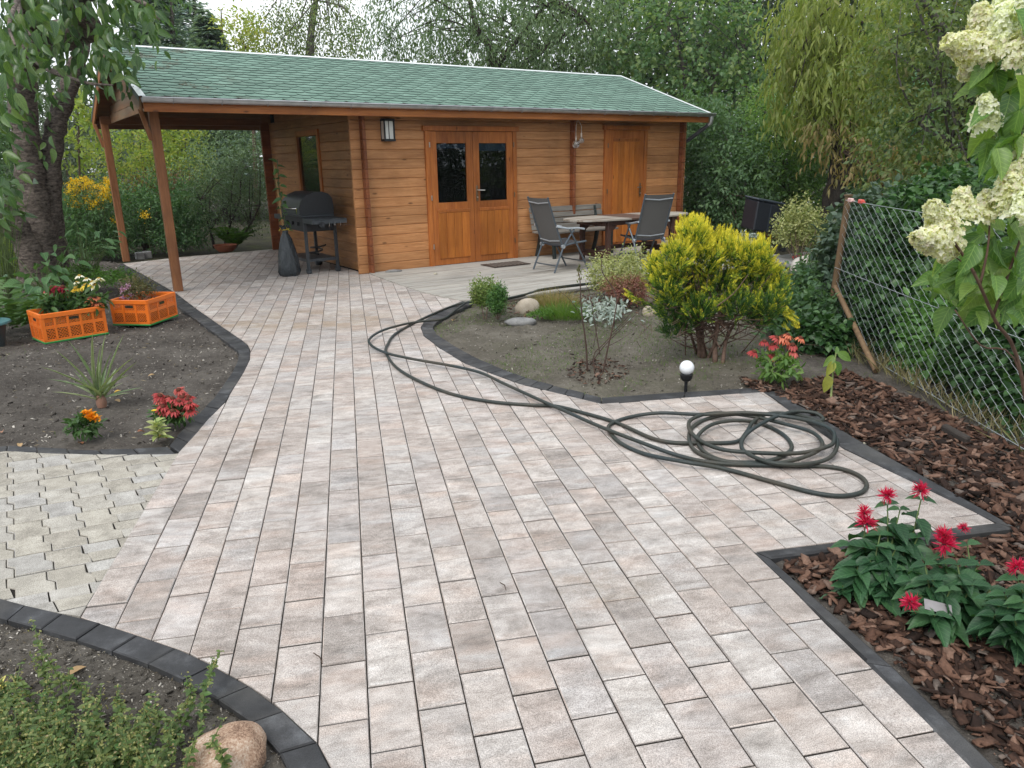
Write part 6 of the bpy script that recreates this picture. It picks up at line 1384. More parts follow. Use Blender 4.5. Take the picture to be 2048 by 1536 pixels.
LM_GRASS = leafmat('grass_blade', [(.05, .11, .015), (.08, .15, .025), (.11, .19, .03)], .25); LM_DRYG = leafmat('dry_tuft_blade', [(.14, .15, .04), (.22, .18, .075), (.28, .21, .10)], .2)
tuft('grass_tuft', 'yellow brown ornamental grass tuft at the edge of the deck', 'grass tuft', G(1108, 612), .24, 1000, .20, LM_DRYG)
tuft('grass_tuft', 'green fine grass tuft in front of the brown one', 'grass tuft', G(1132, 634), .27, 1200, .17, LM_GRASS)
plant('mat_plant', 'low bright green cushion plant beside the beige rock', 'ground cover', G(1083, 641), [blob(1085, 634, 7.75, 32, 9, .13)], 520, 5, .04, .018, .013, LM_FERN, gap=0, leafname='foliage')
def rosette(label, c, n, L, W, mat, shape='lens', name='silver_plant', cat='plant'):
    t = thing(name, label, cat, c); P, D, N_ = [], [], []
    for i in range(n): a = i*2.4; e_ = .15+.9*(i/n); P.append(np.array(c)+RNG.normal(0, .03, 3)*[1, 1, .3]+Z3*.01); D.append([math.cos(a)*(1.1-e_*.6), math.sin(a)*(1.1-e_*.6), e_*.9]); N_.append([-math.cos(a)*.5, -math.sin(a)*.5, 1])
    leaf_parts('leaf', mat, t, np.array(P), np.array(D), np.array(N_), L*(.7+.5*RNG.random(n)), W, shape); return t
t = thing('lambs_ear', 'silvery woolly leaved plant behind the bare shrub', 'plant', G(1215, 650)); n = 280; P = np.array([G(1212+RNG.normal(0, 24), 634+RNG.normal(0, 13))+Z3*(.04+.09*RNG.random()) for _ in range(n)]); leaf_parts('leaf', LM_SILVER, t, P, RNG.normal(0, .7, (n, 3))+[0, -.2, .15], RNG.normal(0, .4, (n, 3))+[0, -.3, 1], .072*(.7+.5*RNG.random(n)), .026, 'lens')
plant('heather', 'dull red low heather between silver plant and sandy rock', 'heather', G(1250, 600), [blob(1258, 578, 8.3, 48, 18, .2)], 520, 6, .1, .028, .01, LM_RED, limbs=20, lim_r=.003, gap=.05, leafname='foliage', trunkname='stems')
plant('euonymus_bush', 'cream variegated bush at the deck edge in front of the table', 'shrub', G(1240, 585), [blob(1212, 552, 8.7, 30, 30, .18), blob(1264, 545, 8.8, 24, 32, .15), blob(1240, 575, 8.6, 58, 20, .18), blob(1300, 572, 8.7, 34, 18, .12)], 1900, 6, .12, .03, .019, LM_VARIE, limbs=16, lim_r=.004, drop=.7, gap=.08, leafname='foliage', trunkname='stems')

# --- coneflowers
LMF = lambda n_, cs: leafmat(n_, cs, .2, .5, .2)
PF = {'pink': LMF('coral_pink_petal', [(.42, .06, .065), (.50, .09, .09), (.56, .15, .13)]), 'coral': LMF('coral_petal', [(.62, .16, .09), (.70, .25, .15), (.55, .10, .07)]), 'red': LMF('crimson_petal', [(.30, .012, .035), (.42, .03, .06), (.50, .10, .12)]),
      'white': LMF('white_petal', [(.70, .68, .55), (.80, .79, .70), (.82, .82, .76)]), 'yellow': LMF('yellow_petal', [(.70, .45, .03), (.80, .60, .08), (.78, .66, .16)]), 'plum': LMF('plum_petal', [(.20, .02, .07), (.30, .04, .12)]), 'salmon': LMF('salmon_petal', [(.62, .17, .08), (.72, .26, .14)]), 'orange': LMF('orange_petal', [(.78, .26, .01), (.85, .40, .02)])}
M_CONE = plain('cone_brown', (.10, .03, .018), .8, .2, 0, .4, 200, .8); M_CONEG = plain('cone_ochre', (.30, .20, .03), .8, .2, 0, .4, 200, .8)
_fm = {}
def flower_mesh(kind, npet, droop, L, W, cone):
    key = (kind, droop)
    if key in _fm: return _fm[key]
    V0, F0 = LF['blade']; V, Fs = [], []
    for i in range(npet):
        a = 2*math.pi*i/npet+RNG.normal(0, .08); dr = np.array([math.cos(a), math.sin(a), -droop+RNG.normal(0, .12)]); dr /= np.linalg.norm(dr); sd = np.array([-math.sin(a), math.cos(a), 0]); nn = np.cross(sd, dr); nn = nn if nn[2] > 0 else -nn; k = len(V); l_ = L*(.85+.3*RNG.random())
        for v in V0: V.append(np.array([math.cos(a), math.sin(a), 0])*L*.22+dr*l_*v[1]+nn*(l_*v[2]+W*v[3])+sd*W*v[0])
        Fs += [tuple(j+k for j in f) for f in F0]
    me = bpy.data.meshes.new('flower_head'); me.from_pydata([tuple(v) for v in V], [], Fs); me.update(); me.materials.append(PF[kind]); me.shade_smooth()
    c = MB(); R_ = L*.42; c.lathe([(R_*.9, -R_*.15), (R_, R_*.1), (R_*.85, R_*.5), (R_*.5, R_*.78), (R_*.1, R_*.86)], (0, 0, 0), 12)
    o_ = c.build('cone', cone, None, 60); cm = o_.data; bpy.data.objects.remove(o_)
    _fm[key] = (me, cm); return _fm[key]
def heads(t, kind, pts, L=.045, W=.016, droop=.55, npet=13, cone=None, base=None, stemr=.0028, tilt=.25):
    me, cm = flower_mesh(kind, npet, droop, 1., W/L, cone or M_CONE); b0 = np.array(base); mb = MB()
    for p in pts:
        M = Matrix.Translation([float(a) for a in p]) @ Matrix.Rotation(RNG.normal(0, tilt)+.12, 4, 'X') @ Matrix.Rotation(RNG.normal(0, tilt), 4, 'Y') @ Matrix.Rotation(RNG.random()*6, 4, 'Z') @ Matrix.Scale(L*(.85+.3*RNG.random()), 4)
        h_ = place('flower_head', me, M, t); c_ = bpy.data.objects.new('cone', cm); COL.objects.link(c_); c_.parent = h_
        b = b0+RNG.normal(0, .03, 3)*[1, 1, 0]; mb.tube(spline([b, (b+p)/2+RNG.normal(0, .012, 3), p-Z3*.004], 3), stemr, 4, False)
    mb.build('stems', M_STEM, t, 60)
LM_CF = leafmat('coneflower_leaf', [(.025, .06, .015), (.04, .085, .025), (.055, .11, .03)], .2)
# red coneflower in the left bed
c0 = G(345, 842); t = thing('coneflower', 'dense low coneflower with many coral pink blooms in the left bed', 'coneflower', c0)
heads(t, 'pink', [AT(349+RNG.uniform(-1, 1)*34, 808+RNG.uniform(-1, 1)*20, 4.55+RNG.normal(0, .05)) for _ in range(26)]+[AT(357, 780, 4.6), AT(365, 790, 4.6), AT(335, 795, 4.55), AT(318, 815, 4.5), AT(382, 812, 4.5), AT(345, 822, 4.45)], .038, .014, .5, base=c0)
P, D, N_, T, _ = twigs([blob(345, 825, 4.55, 38, 16, .1)], 90, 4, .05, gap=0); leaf_parts('leaf', LM_CF, t, P[:150], D[:150], N_[:150], .055, .02, 'lens')
# pink coneflower by the fence
c0 = G(1555, 758); t = thing('coneflower', 'tall coneflower with drooping coral red blooms near the mulch bed corner', 'coneflower', c0)
heads(t, 'pink', [AT(x, y, 5.3) for x, y in ((1529, 683), (1508, 704), (1545, 690), (1553, 676), (1585, 690), (1586, 704), (1547, 711))], .046, .017, .9, base=c0); heads(t, 'coral', [AT(x, y, 5.3) for x, y in ((1566, 674), (1575, 670), (1601, 676), (1570, 682))], .050, .018, .7, base=c0)
P, D, N_, T, _ = twigs([blob(1555, 735, 5.3, 40, 26, .14)], 140, 4, .10, drop=.5, gap=0); leaf_parts('leaf', LM_LILAC, t, P[:240], D[:240], N_[:240], .065, .026, 'lens')
# the plants in the crates
def in_crate(CR, f, g2): A, ex, ey, L = CR; return A+ex*L*f+ey*g2+Z3*.10
b1 = in_crate(CR1, .3, .18); t = thing('coneflower', 'crimson coneflowers at the left side of the wide crate', 'coneflower', b1, 'coneflowers standing in the wide crate'); heads(t, 'red', [AT(x, y, 7.35) for x, y in ((95, 580), (105, 585), (115, 577), (123, 580), (130, 590), (98, 597), (110, 590), (125, 574), (118, 586), (104, 575))], .05, .018, .8, base=b1)
P, D, N_, T, _ = twigs([blob(112, 612, 7.3, 22, 14, .1)], 34, 4, .1, drop=.4, gap=0); leaf_parts('leaf', LM_CF, t, P, D, N_, .11, .04, 'lens')
b1 = in_crate(CR1, .75, .2); t = thing('coneflower', 'white coneflowers standing highest in the wide crate', 'coneflower', b1, 'coneflowers standing in the wide crate'); heads(t, 'white', [AT(x, y, 7.6) for x, y in ((159, 552), (173, 558), (154, 565), (184, 564), (190, 570), (198, 558), (186, 574), (157, 572))], .05, .02, .45, cone=M_CONEG, base=b1)
b1 = in_crate(CR1, .68, .14); t = thing('coneflower', 'two large yellow coneflowers below the white ones in the wide crate', 'coneflower', b1, 'coneflowers standing in the wide crate'); heads(t, 'yellow', [AT(151, 577, 7.4), AT(172, 571, 7.4)], .058, .022, .6, cone=M_CONEG, base=b1)
b1 = in_crate(CR1, .55, .2); t = thing('coneflower', 'dark plum coneflower in the middle of the wide crate', 'coneflower', b1, 'coneflowers standing in the wide crate'); heads(t, 'plum', [AT(143, 584, 7.5), AT(148, 588, 7.5)], .05, .02, .7, base=b1)
b1 = in_crate(CR1, .85, .12); t = thing('coneflower', 'salmon coneflowers hanging over the right rim of the wide crate', 'coneflower', b1, 'coneflowers standing in the wide crate'); heads(t, 'salmon', [AT(x, y, 7.3) for x, y in ((181, 598), (190, 596), (188, 606), (195, 607))], .058, .022, .6, base=b1)
P, D, N_, T, _ = twigs([blob(165, 612, 7.35, 34, 16, .1)], 46, 4, .1, drop=.3, gap=0); leaf_parts('leaf', LM_CF, t, P, D, N_, .11, .042, 'lens')
b1 = in_crate(CR2, .5, .28); t = thing('faded_phlox', 'faded leggy plant with few violet pink flowers in the crate turned endwise', 'potted plant', b1)
P, D, N_, T, _ = twigs([blob(276, 583, 8.0, 24, 16, .15), blob(268, 575, 8.0, 16, 12, .12)], 240, 6, .08, drop=.5, gap=0); leaves('foliage', leafmat('faded_leaf', [(.05, .06, .025), (.09, .10, .035), (.14, .10, .06)], .2), t, P, D, N_, .035, .01)
LM_VIO = leafmat('violet_pink_petal', [(.42, .20, .42), (.55, .33, .55), (.50, .28, .40)], .2)
for px_, py_ in ((250, 576), (244, 580), (255, 574), (246, 597), (252, 600), (262, 590)): e = AT(px_, py_, 7.85); n = 16; leaves('flower_head', LM_VIO, t, e+RNG.normal(0, .012, (n, 3)), RNG.standard_normal((n, 3))+[0, -.5, .5], RNG.standard_normal((n, 3)), .026, .02, as_stuff=False)
# --- yucca
c0 = G(203, 806); t = thing('yucca', 'spiky grey green yucca standing alone in the left bed', 'yucca', c0); LM_YUC = leafmat('yucca_leaf', [(.11, .16, .08), (.16, .21, .11), (.22, .26, .14)], .15, .45, .35); P, D, N_, L_ = [], [], [], []
for i, (x, y) in enumerate([(85, 730), (97, 757), (118, 693), (150, 676), (178, 660), (195, 665), (235, 668), (262, 712), (268, 722), (255, 748), (288, 795), (105, 783), (135, 715), (165, 700), (188, 690), (215, 700), (232, 735), (160, 768), (128, 760), (210, 735), (196, 720), (245, 765), (262, 790), (150, 740)]):
    e = AT(x, y, 5.0+RNG.normal(0, .15)); e[2] = max(e[2], .05); p = c0+Z3*.04+RNG.normal(0, .012, 3); d = e-p; P.append(p); D.append(d+np.array([0, 0, .12*np.linalg.norm(d)])); L_.append(np.linalg.norm(d)*1.02); N_.append(np.array([-d[0], -d[1]-.2, 1.]))
leaf_parts('leaf', LM_YUC, t, np.array(P), np.array(D), np.array(N_), np.array(L_), .023, 'blade'); m = MB(); m.lathe([(.03, -.03), (.035, .0), (.03, .04), (.02, .07)], c0, 10); m.build('stem_base', plain('pinkish_base', (.24, .13, .09), .7), t, 60)
# --- orange flower and hosta in the left bed
c0 = G(172, 876); t = thing('orange_flower', 'small dark leaved plant with orange double blooms in the left bed', 'flower', c0)
P, D, N_, T, _ = twigs([blob(170, 856, 4.35, 17, 15, .06)], 44, 4, .04, drop=.3, gap=0); leaf_parts('leaf', LM_CF, t, P, D, N_, .06, .02, 'lens')
for x, y in ((172, 826), (183, 832), (192, 838), (178, 836)): e = AT(x, y, 4.32); n = 26; a = RNG.random(n)*6.283; leaves('flower_head', PF['orange'], t, e+RNG.normal(0, .008, (n, 3)), np.stack([np.cos(a), np.sin(a), .3+.5*RNG.random(n)], 1), np.tile([0, 0, 1.], (n, 1))+RNG.normal(0, .3, (n, 3)), .028, .012, 'blade', as_stuff=False)
c0 = G(318, 882); t = thing('hosta', 'small pale variegated leafy plant by the left bed kerb', 'hosta', c0); n = 22; a = np.arange(n)*2.4; el = .2+.9*np.arange(n)/n; P = np.tile(c0, (n, 1))+np.stack([0*a, 0*a, .02+.10*np.arange(n)/n], 1); leaf_parts('leaf', leafmat('pale_hosta_leaf', [(.20, .27, .08), (.34, .38, .15), (.42, .44, .22)], .2, vein=.4), t, P, np.stack([np.cos(a), np.sin(a), el*.8], 1), np.tile([0, -.2, 1.], (n, 1)), .085*(1.1-.4*np.arange(n)/n), .034, 'ovate')
m = MB(); m.tube([c0, c0+Z3*.19], .0025, 5); m.build('stem', M_STEM, t)
e = c0+Z3*.19; n = 8; leaves('flower_head', PF['yellow'], t, np.tile(e, (n, 1)), np.stack([np.cos(np.arange(n)*.8), np.sin(np.arange(n)*.8), np.full(n, .5)], 1), np.tile([0, 0, 1.], (n, 1)), .02, .012, 'blade', as_stuff=False)
# --- seedling with drooping leaves
c0 = G(1662, 800); t = thing('sunflower_seedling', 'single seedling with drooping large leaves in the mulch', 'seedling', c0); top = AT(1672, 706, 4.9); m = MB(); m.tube(spline([c0-Z3*.03, AT(1665, 755, 4.9), top], 5), np.linspace(.008, .005, 11), 7); m.build('stem', plain('pale_green_stem', (.22, .27, .10), .6), t, 60)
P = np.array([AT(1668, 712, 4.9), AT(1674, 706, 4.9), AT(1670, 722, 4.88), AT(1666, 722, 4.88), AT(1656, 750, 4.85), AT(1672, 708, 4.95)]); D = np.array([[-.55, -.2, -.5], [.75, -.1, -.35], [.35, -.2, -1], [-.4, -.3, -1.], [-.12, -.2, -1], [.2, .3, .6]])
leaf_parts('leaf', LM_LILAC, t, P[[0, 1, 2, 5]], D[[0, 1, 2, 5]], np.array([[0, -1, .5]]*4), np.array([.10, .12, .11, .06]), np.array([.055, .065, .06, .03]), 'ovate'); leaf_parts('leaf', leafmat('yellowing_leaf', [(.24, .26, .05), (.30, .30, .08)], .3), t, P[[3, 4]], D[[3, 4]], np.array([[0, -1, .3]]*2), np.array([.11, .125]), np.array([.06, .07]), 'ovate', )

# --- red bee balm
LM_BB = leafmat('bee_balm_leaf', [(.012, .042, .018), (.018, .058, .024), (.026, .075, .03), (.04, .095, .036)], .22, .45, .35, vein=.4); LM_MAG = leafmat('magenta_red_petal', [(.42, .008, .05), (.58, .015, .08), (.66, .04, .12)], .25)
def tri_(x): return x
me_sh = None
def beebalm(label, base, stems_, flowers, n_pairs=9, grp='red bee balm clumps in the mulch bed'):
    t = thing('bee_balm', label, 'bee balm', base, grp); mb = MB(); P, D, N_, L_ = [], [], [], []
    for (x, y, Y) in stems_:
        e = AT(x, y, Y); b = np.array(base)+RNG.normal(0, .05, 3)*[1, 1, 0]; sp = spline([b, (b+e)/2+RNG.normal(0, .012, 3), e], 6); mb.tube(sp, np.linspace(.004, .0025, len(sp)), 5)
        for k in range(n_pairs):
            u = .28+.72*k/(n_pairs-1); p = sp[min(int(u*(len(sp)-1)), len(sp)-1)]; a0 = (k % 2)*1.57+RNG.normal(0, .25)
            for a in (a0, a0+math.pi): P.append(p); D.append([math.cos(a), math.sin(a), -.15+.35*(k == n_pairs-1)+RNG.normal(0, .15)]); N_.append([RNG.normal(0, .15), -.25, 1]); L_.append((.10 if 0 < k < n_pairs-1 else .065)*(.8+.4*RNG.random()))
    mb.build('stems', M_STEM, t, 60); L_ = np.array(L_); leaf_parts('leaf', LM_BB, t, np.array(P), np.array(D), np.array(N_), L_, L_*.50, 'ovate_big')
    for (x, y, Y, s_) in flowers:
        e = AT(x, y, Y); n = 85; d = norm(RNG.standard_normal((n, 3))+[0, -.1, .55]); o_ = leaves('flower_head', LM_MAG, t, e+d*.006*s_, d, RNG.standard_normal((n, 3)), .030*s_*(.7+.5*RNG.random(n)), .0048*s_, 'lance', as_stuff=False)
        m = MB(); m.lathe([(.002, -.008), (.008, -.004), (.009, .003), (.003, .009)], e, 8); c_ = m.build('calyx', plain('dark_calyx', (.10, .015, .03), .7) if 'dark_calyx' not in bpy.data.materials else bpy.data.materials['dark_calyx'], o_, 60)
beebalm('bee balm clump with two red blooms held highest behind the kerb corner', (*G(1770, 1215)[:2], -.02), [(1730, 1055, 2.62), (1775, 1010, 2.66), (1842, 1000, 2.66), (1700, 1090, 2.6), (1790, 1100, 2.5), (1740, 1120, 2.5), (1810, 1060, 2.6), (1760, 1070, 2.55), (1715, 1130, 2.5), (1835, 1075, 2.55), (1780, 1140, 2.45), (1800, 1020, 2.62)], [(1774, 991, 2.64, 1.1), (1841, 981, 2.64, 1.1), (1728, 1025, 2.6, .95), (1732, 1047, 2.59, 1.2)])
beebalm('bee balm clump with a stacked red bloom in the centre, beside the plant label', (*G(1885, 1250)[:2], -.02), [(1888, 1110, 2.4), (1935, 1090, 2.5), (1850, 1130, 2.35), (1960, 1130, 2.4), (1840, 1190, 2.3), (1900, 1180, 2.25), (1980, 1180, 2.3), (1870, 1230, 2.2), (1915, 1130, 2.35), (1865, 1160, 2.3), (1945, 1170, 2.28), (1820, 1160, 2.35)], [(1889, 1070, 2.4, 1.05), (1889, 1088, 2.39, 1.35), (1928, 1056, 2.55, .7), (1822, 1206, 2.25, 1.05)])
beebalm('bee balm clump with one red bloom at the right picture edge', (*G(2040, 1290)[:2], -.02), [(2035, 1160, 2.15), (2010, 1190, 2.15), (2060, 1180, 2.1), (1990, 1230, 2.1), (2030, 1240, 2.05), (2075, 1230, 2.05), (2015, 1215, 2.1), (2045, 1200, 2.1), (1985, 1200, 2.15)], [(2034, 1135, 2.15, .95), (2070, 1120, 2.2, .9)])
leafy_c = (*G(1683, 1195)[:2], -.03)
t = thing('bee_balm_seedling', 'small four leaved bee balm seedling left of the red blooms', 'seedling', leafy_c); P, D, N_ = [], [], []; b = np.array(leafy_c)
for k in range(3):
    for a in (k*1.57, k*1.57+3.14): P.append(b+Z3*(.03+.022*k)); D.append([math.cos(a), math.sin(a), .15+.1*k]); N_.append([0, -.3, 1])
leaf_parts('leaf', LM_BB, t, np.array(P), np.array(D), np.array(N_), np.array([.08, .08, .07, .07, .045, .045]), .036, 'ovate_big'); m = MB(); m.tube([b-Z3*.02, b+Z3*.08], .003, 5); m.build('stem', M_STEM, t)
# plant label
c0 = G(1895, 1262, -.03); t = thing('plant_label', 'small grey plant label leaning under the bee balm', 'plant label', c0); e = AT(1876, 1215, 2.22); m = MB(); ax = np.array([.93, -.25, -.16]); ay = np.array([.25, .75, .55]); ay /= np.linalg.norm(ay); nn = np.cross(ax, ay); m.box(e-ax*.045-ay*.018, ax*.09, ay*.038, nn*.0015); m.build('card', plain('label_card', (.22, .21, .215), .5), t); m = MB(); m.tube([e+ax*.03-ay*.01, c0+np.array([.03, 0, 0])], .002, 4); m.build('stake', M_BLACKP, t)

# --- hydrangea, right foreground
hb = np.array([2.02, 2.45, -.03]); hy = thing('hydrangea', 'panicle hydrangea with big cream white flower heads at the right edge', 'hydrangea', hb); LM_HY = leafmat('hydrangea_leaf', [(.055, .12, .03), (.075, .155, .04), (.10, .185, .05), (.14, .21, .055)], .32, .42, .4, vein=.4); LM_HF = leafmat('cream_floret', [(.62, .64, .42), (.76, .76, .60), (.82, .82, .72), (.68, .60, .52)], .3, .6, .2); LM_HFW = leafmat('white_floret', [(.76, .78, .64), (.82, .83, .76), (.84, .85, .82)], .3, .6, .2)
mb = MB(); HB = plain('hydrangea_wood', (.12, .075, .055), .75, .2, 0, .25)
for pl, r_ in (([(2045, 760, 2.35), (1990, 640, 2.3), (1945, 540, 2.25), (1890, 460, 2.2)], .011), ([(1960, 570, 2.27), (1975, 500, 2.27), (1980, 440, 2.3)], .007), ([(2045, 760, 2.35), (1960, 690, 2.3), (1910, 620, 2.25)], .006), ([(1985, 635, 2.3), (2040, 480, 2.3), (2070, 380, 2.35)], .008), ([(2100, 500, 2.4), (2060, 330, 2.4), (2010, 180, 2.4), (1960, 100, 2.4)], .009), ([(2090, 420, 2.4), (2030, 300, 2.35), (1985, 240, 2.35)], .006), ([(1950, 545, 2.25), (1900, 505, 2.25)], .005), ([(2060, 330, 2.4), (2090, 150, 2.4)], .006)):
    pts = [AT(*q) for q in pl]
    if pl[0][0] > 2040 and pl[0][1] > 400: pts = [hb]+pts
    mb = MB(); sp = spline(pts, 5); mb.tube(sp, np.linspace(r_*.62, r_*.35, len(sp)), 7); mb.build('branch', HB, hy, 180)
HL = [(1905, 470, .2), (1890, 520, .2), (1935, 500, .3), (1960, 470, 0), (1980, 540, .1), (2000, 480, 0), (2030, 530, .1), (1920, 570, .25), (1900, 600, .2), (1960, 600, .2), (2010, 600, .1), (2040, 620, 0), (1880, 560, .3), (1985, 430, .1), (2030, 440, .1), (2050, 490, 0), (1945, 440, .1), (2010, 560, .1), (1975, 620, .2), (2040, 560, 0), (1925, 540, .2),
      (1985, 120, .0), (1975, 170, .1), (1990, 220, .1), (2010, 260, .1), (2030, 150, 0), (2040, 220, 0), (1960, 150, .2), (1970, 190, .2), (2000, 170, 0), (2020, 190, 0), (2045, 270, 0), (2025, 300, .1), (2040, 330, 0), (2010, 270, .1), (2000, 320, .1), (2045, 380, 0), (2020, 340, .1), (2040, 60, 0), (2030, 20, 0), (2045, 100, 0), (2000, 230, 0), (1980, 150, .1), (2030, 245, .1), (1995, 285, .2), (2050, 190, 0)]
P, D, N_, L_ = [], [], [], []
for x, y, dz in HL+[(x+RNG.normal(0, 20), y+RNG.normal(0, 20), dz+.10) for x, y, dz in HL]+[(x+RNG.normal(0, 26), y+RNG.normal(0, 18), dz-.06) for x, y, dz in HL[:22]]+[(1900+RNG.random()*140, 500+RNG.random()*80, .05) for _ in range(22)]+[(1970+RNG.random()*80, 130+RNG.random()*180, .05) for _ in range(16)]: P.append(AT(x, y, 2.3+dz+RNG.normal(0, .05))); D.append([RNG.normal(-.25, .6), RNG.normal(-.4, .5), -.55+RNG.normal(0, .4)]); N_.append([RNG.normal(0, .4), -.6+RNG.normal(0, .3), .9]); L_.append(.10*(.7+.5*RNG.random()))
L_ = np.array(L_); leaf_parts('leaf', LM_HY, hy, np.array(P), np.array(D), np.array(N_), L_, L_*.55, 'ovate_big')
def panicle(c, ax, L, R_, mat, n):
    ax = np.array(ax, float); ax /= np.linalg.norm(ax); P, D, N_ = [], [], []; a1 = norm(np.cross(ax, [.3, 1, .2])); a2 = np.cross(ax, a1)
    for i in range(n):
        u = RNG.random()**.8; th_ = RNG.random()*6.283; dr = a1*math.cos(th_)+a2*math.sin(th_); r = R_*(1-u*.72)*(.55+.6*RNG.random()); p = c+ax*L*(u-.45)+dr*r; nn = norm(dr+ax*.5+RNG.normal(0, .45, 3)); b1_ = norm(np.cross(nn, [.2, .3, 1])); b2_ = np.cross(nn, b1_); t0 = RNG.random()*6
        for k in range(4): a = t0+k*1.571; P.append(p); D.append(b1_*math.cos(a)+b2_*math.sin(a)+nn*.15); N_.append(nn)
    return leaves('flower_head', mat, hy, np.array(P), np.array(D), np.array(N_), .0098*(.7+.6*RNG.random(len(P))), .0085, 'dia', as_stuff=False)
for (x, y, Y, ax, L, R_, mt, n) in ((1965, 52, 2.35, (-.3, -.1, .9), .11, .055, LM_HF, 300), (1935, 95, 2.3, (-.9, -.2, .2), .14, .06, LM_HF, 380), (2000, 75, 2.3, (-.2, -.2, 1), .12, .055, LM_HFW, 300), (2035, 50, 2.3, (.1, -.1, 1), .13, .06, LM_HFW, 320), (1950, 130, 2.35, (-.5, -.2, -.4), .1, .05, LM_HF, 260), (2040, 95, 2.25, (.2, -.3, .6), .12, .055, LM_HF, 300), (1972, 225, 2.3, (-.3, -.3, .6), .095, .045, LM_HFW, 260),
                                   (1880, 445, 2.2, (-.6, -.2, .8), .13, .055, LM_HF, 360), (1858, 480, 2.15, (-.6, -.3, .1), .12, .05, LM_HF, 340), (1925, 415, 2.25, (-.2, 0, 1), .10, .05, LM_HF, 280), (1965, 415, 2.3, (.2, 0, 1), .09, .042, LM_HF, 220), (2020, 385, 2.25, (-.1, -.1, 1), .15, .06, LM_HF, 380), (2045, 410, 2.2, (.2, -.2, .8), .11, .05, LM_HFW, 260), (2045, 310, 2.3, (.1, -.1, .8), .10, .04, LM_HF, 180), (1895, 500, 2.25, (-.2, -.2, -.2), .08, .04, LM_HF, 180), (2010, 8, 2.4, (0, 0, 1), .1, .045, LM_HFW, 180)):
    panicle(AT(x, y, Y), ax, L, R_, mt, int(n*1.35))

# --- oregano bush, left foreground
og = thing('oregano_bush', 'bushy oregano with yellowing small leaves in the left foreground bed', 'herb', G(180, 1560)); LM_OR = leafmat('oregano_leaf', [(.045, .08, .028), (.07, .115, .035), (.10, .145, .05), (.14, .17, .06), (.06, .13, .035)], .3); mb = MB(); P, D, N_, L_ = [], [], [], []; PB = []
tips = [(66, 1242), (95, 1340), (115, 1345), (138, 1338), (40, 1330), (20, 1370), (60, 1310), (75, 1290), (350, 1430), (372, 1352), (395, 1372), (440, 1302), (425, 1318), (300, 1390), (310, 1400), (260, 1420), (235, 1375), (205, 1378), (172, 1368), (168, 1400), (240, 1400), (330, 1440), (150, 1430), (100, 1400), (30, 1420), (290, 1450), (445, 1440), (425, 1480), (400, 1450), (360, 1470), (200, 1470), (120, 1480), (60, 1470), (10, 1480), (250, 1490), (310, 1500), (380, 1510), (340, 1530), (150, 1520)]
tips += [(RNG.random()*330-30, 1400+RNG.random()*170) for _ in range(105)]+[(RNG.random()*150-40, 1350+RNG.random()*120) for _ in range(26)]
for x, y in tips:
    Y = 1.72+.0009*(1500-y)+RNG.normal(0, .04)+(.15 if y < 1400 else 0); e = AT(x, y, Y)
    if e[2] < .10: e = AT(x, y, Y-.12)
    e[2] = min(max(e[2], .08), .34); b = np.array([e[0]*.75+RNG.normal(0, .04)-.27, e[1]*.9+.06+RNG.normal(0, .04), -.03]); sp = spline([b, (b+e)/2+RNG.normal(0, .02, 3), e], 6); mb.tube(sp, np.linspace(.0026, .0012, len(sp)), 4, False); K = 17
    for k in range(K):
        u = .22+.78*k/(K-1); p = sp[min(int(u*(len(sp)-1)), len(sp)-1)]+RNG.normal(0, .002, 3); a0 = k*1.57+RNG.normal(0, .3)
        for a in (a0, a0+3.14): P.append(p); D.append([math.cos(a), math.sin(a), .25+RNG.normal(0, .25)]); N_.append([RNG.normal(0, .2), RNG.normal(0, .2), 1]); L_.append((.021 if k < K-4 else .013)*(.75+.5*RNG.random()))
        if k > 5 and RNG.random() < .75:
            for q in range(4): PB.append(p+RNG.normal(0, .0075, 3))
stuff(mb.build('stems', M_STEM, og, 60)); L_ = np.array(L_); PB = np.array(PB); nb_ = len(PB); leaves('flower_buds', leafmat('oregano_bud', [(.13, .14, .05), (.22, .22, .08), (.28, .27, .11), (.16, .12, .07)], .2), og, PB, RNG.standard_normal((nb_, 3))+[0, 0, .6], RNG.standard_normal((nb_, 3)), .0085*(.6+.8*RNG.random(nb_)), .006, 'dia')
leaves('foliage', LM_OR, og, np.array(P), np.array(D), np.array(N_), L_, L_*.68, 'ovate')
e = G(-6, 1395); t = thing('yellow_bloom', 'yellow bloom cut by the left picture edge above the oregano', 'flower', (e[0], e[1], -.03))
n = 16; a = RNG.random(n)*6.283; leaves('flower_head', leafmat('lemon_petal', [(.66, .60, .12), (.76, .70, .25)], .25), t, e+Z3*.04+RNG.normal(0, .008, (n, 3)), np.stack([np.cos(a), np.sin(a), RNG.normal(.1, .4, n)], 1), np.tile([0, -.2, 1.], (n, 1)), .045, .017, 'blade', as_stuff=False); m = MB(); m.tube([e-Z3*.03, e+Z3*.04], .004, 5); m.build('stem', M_STEM, t)
c0 = G(62, 1500); 
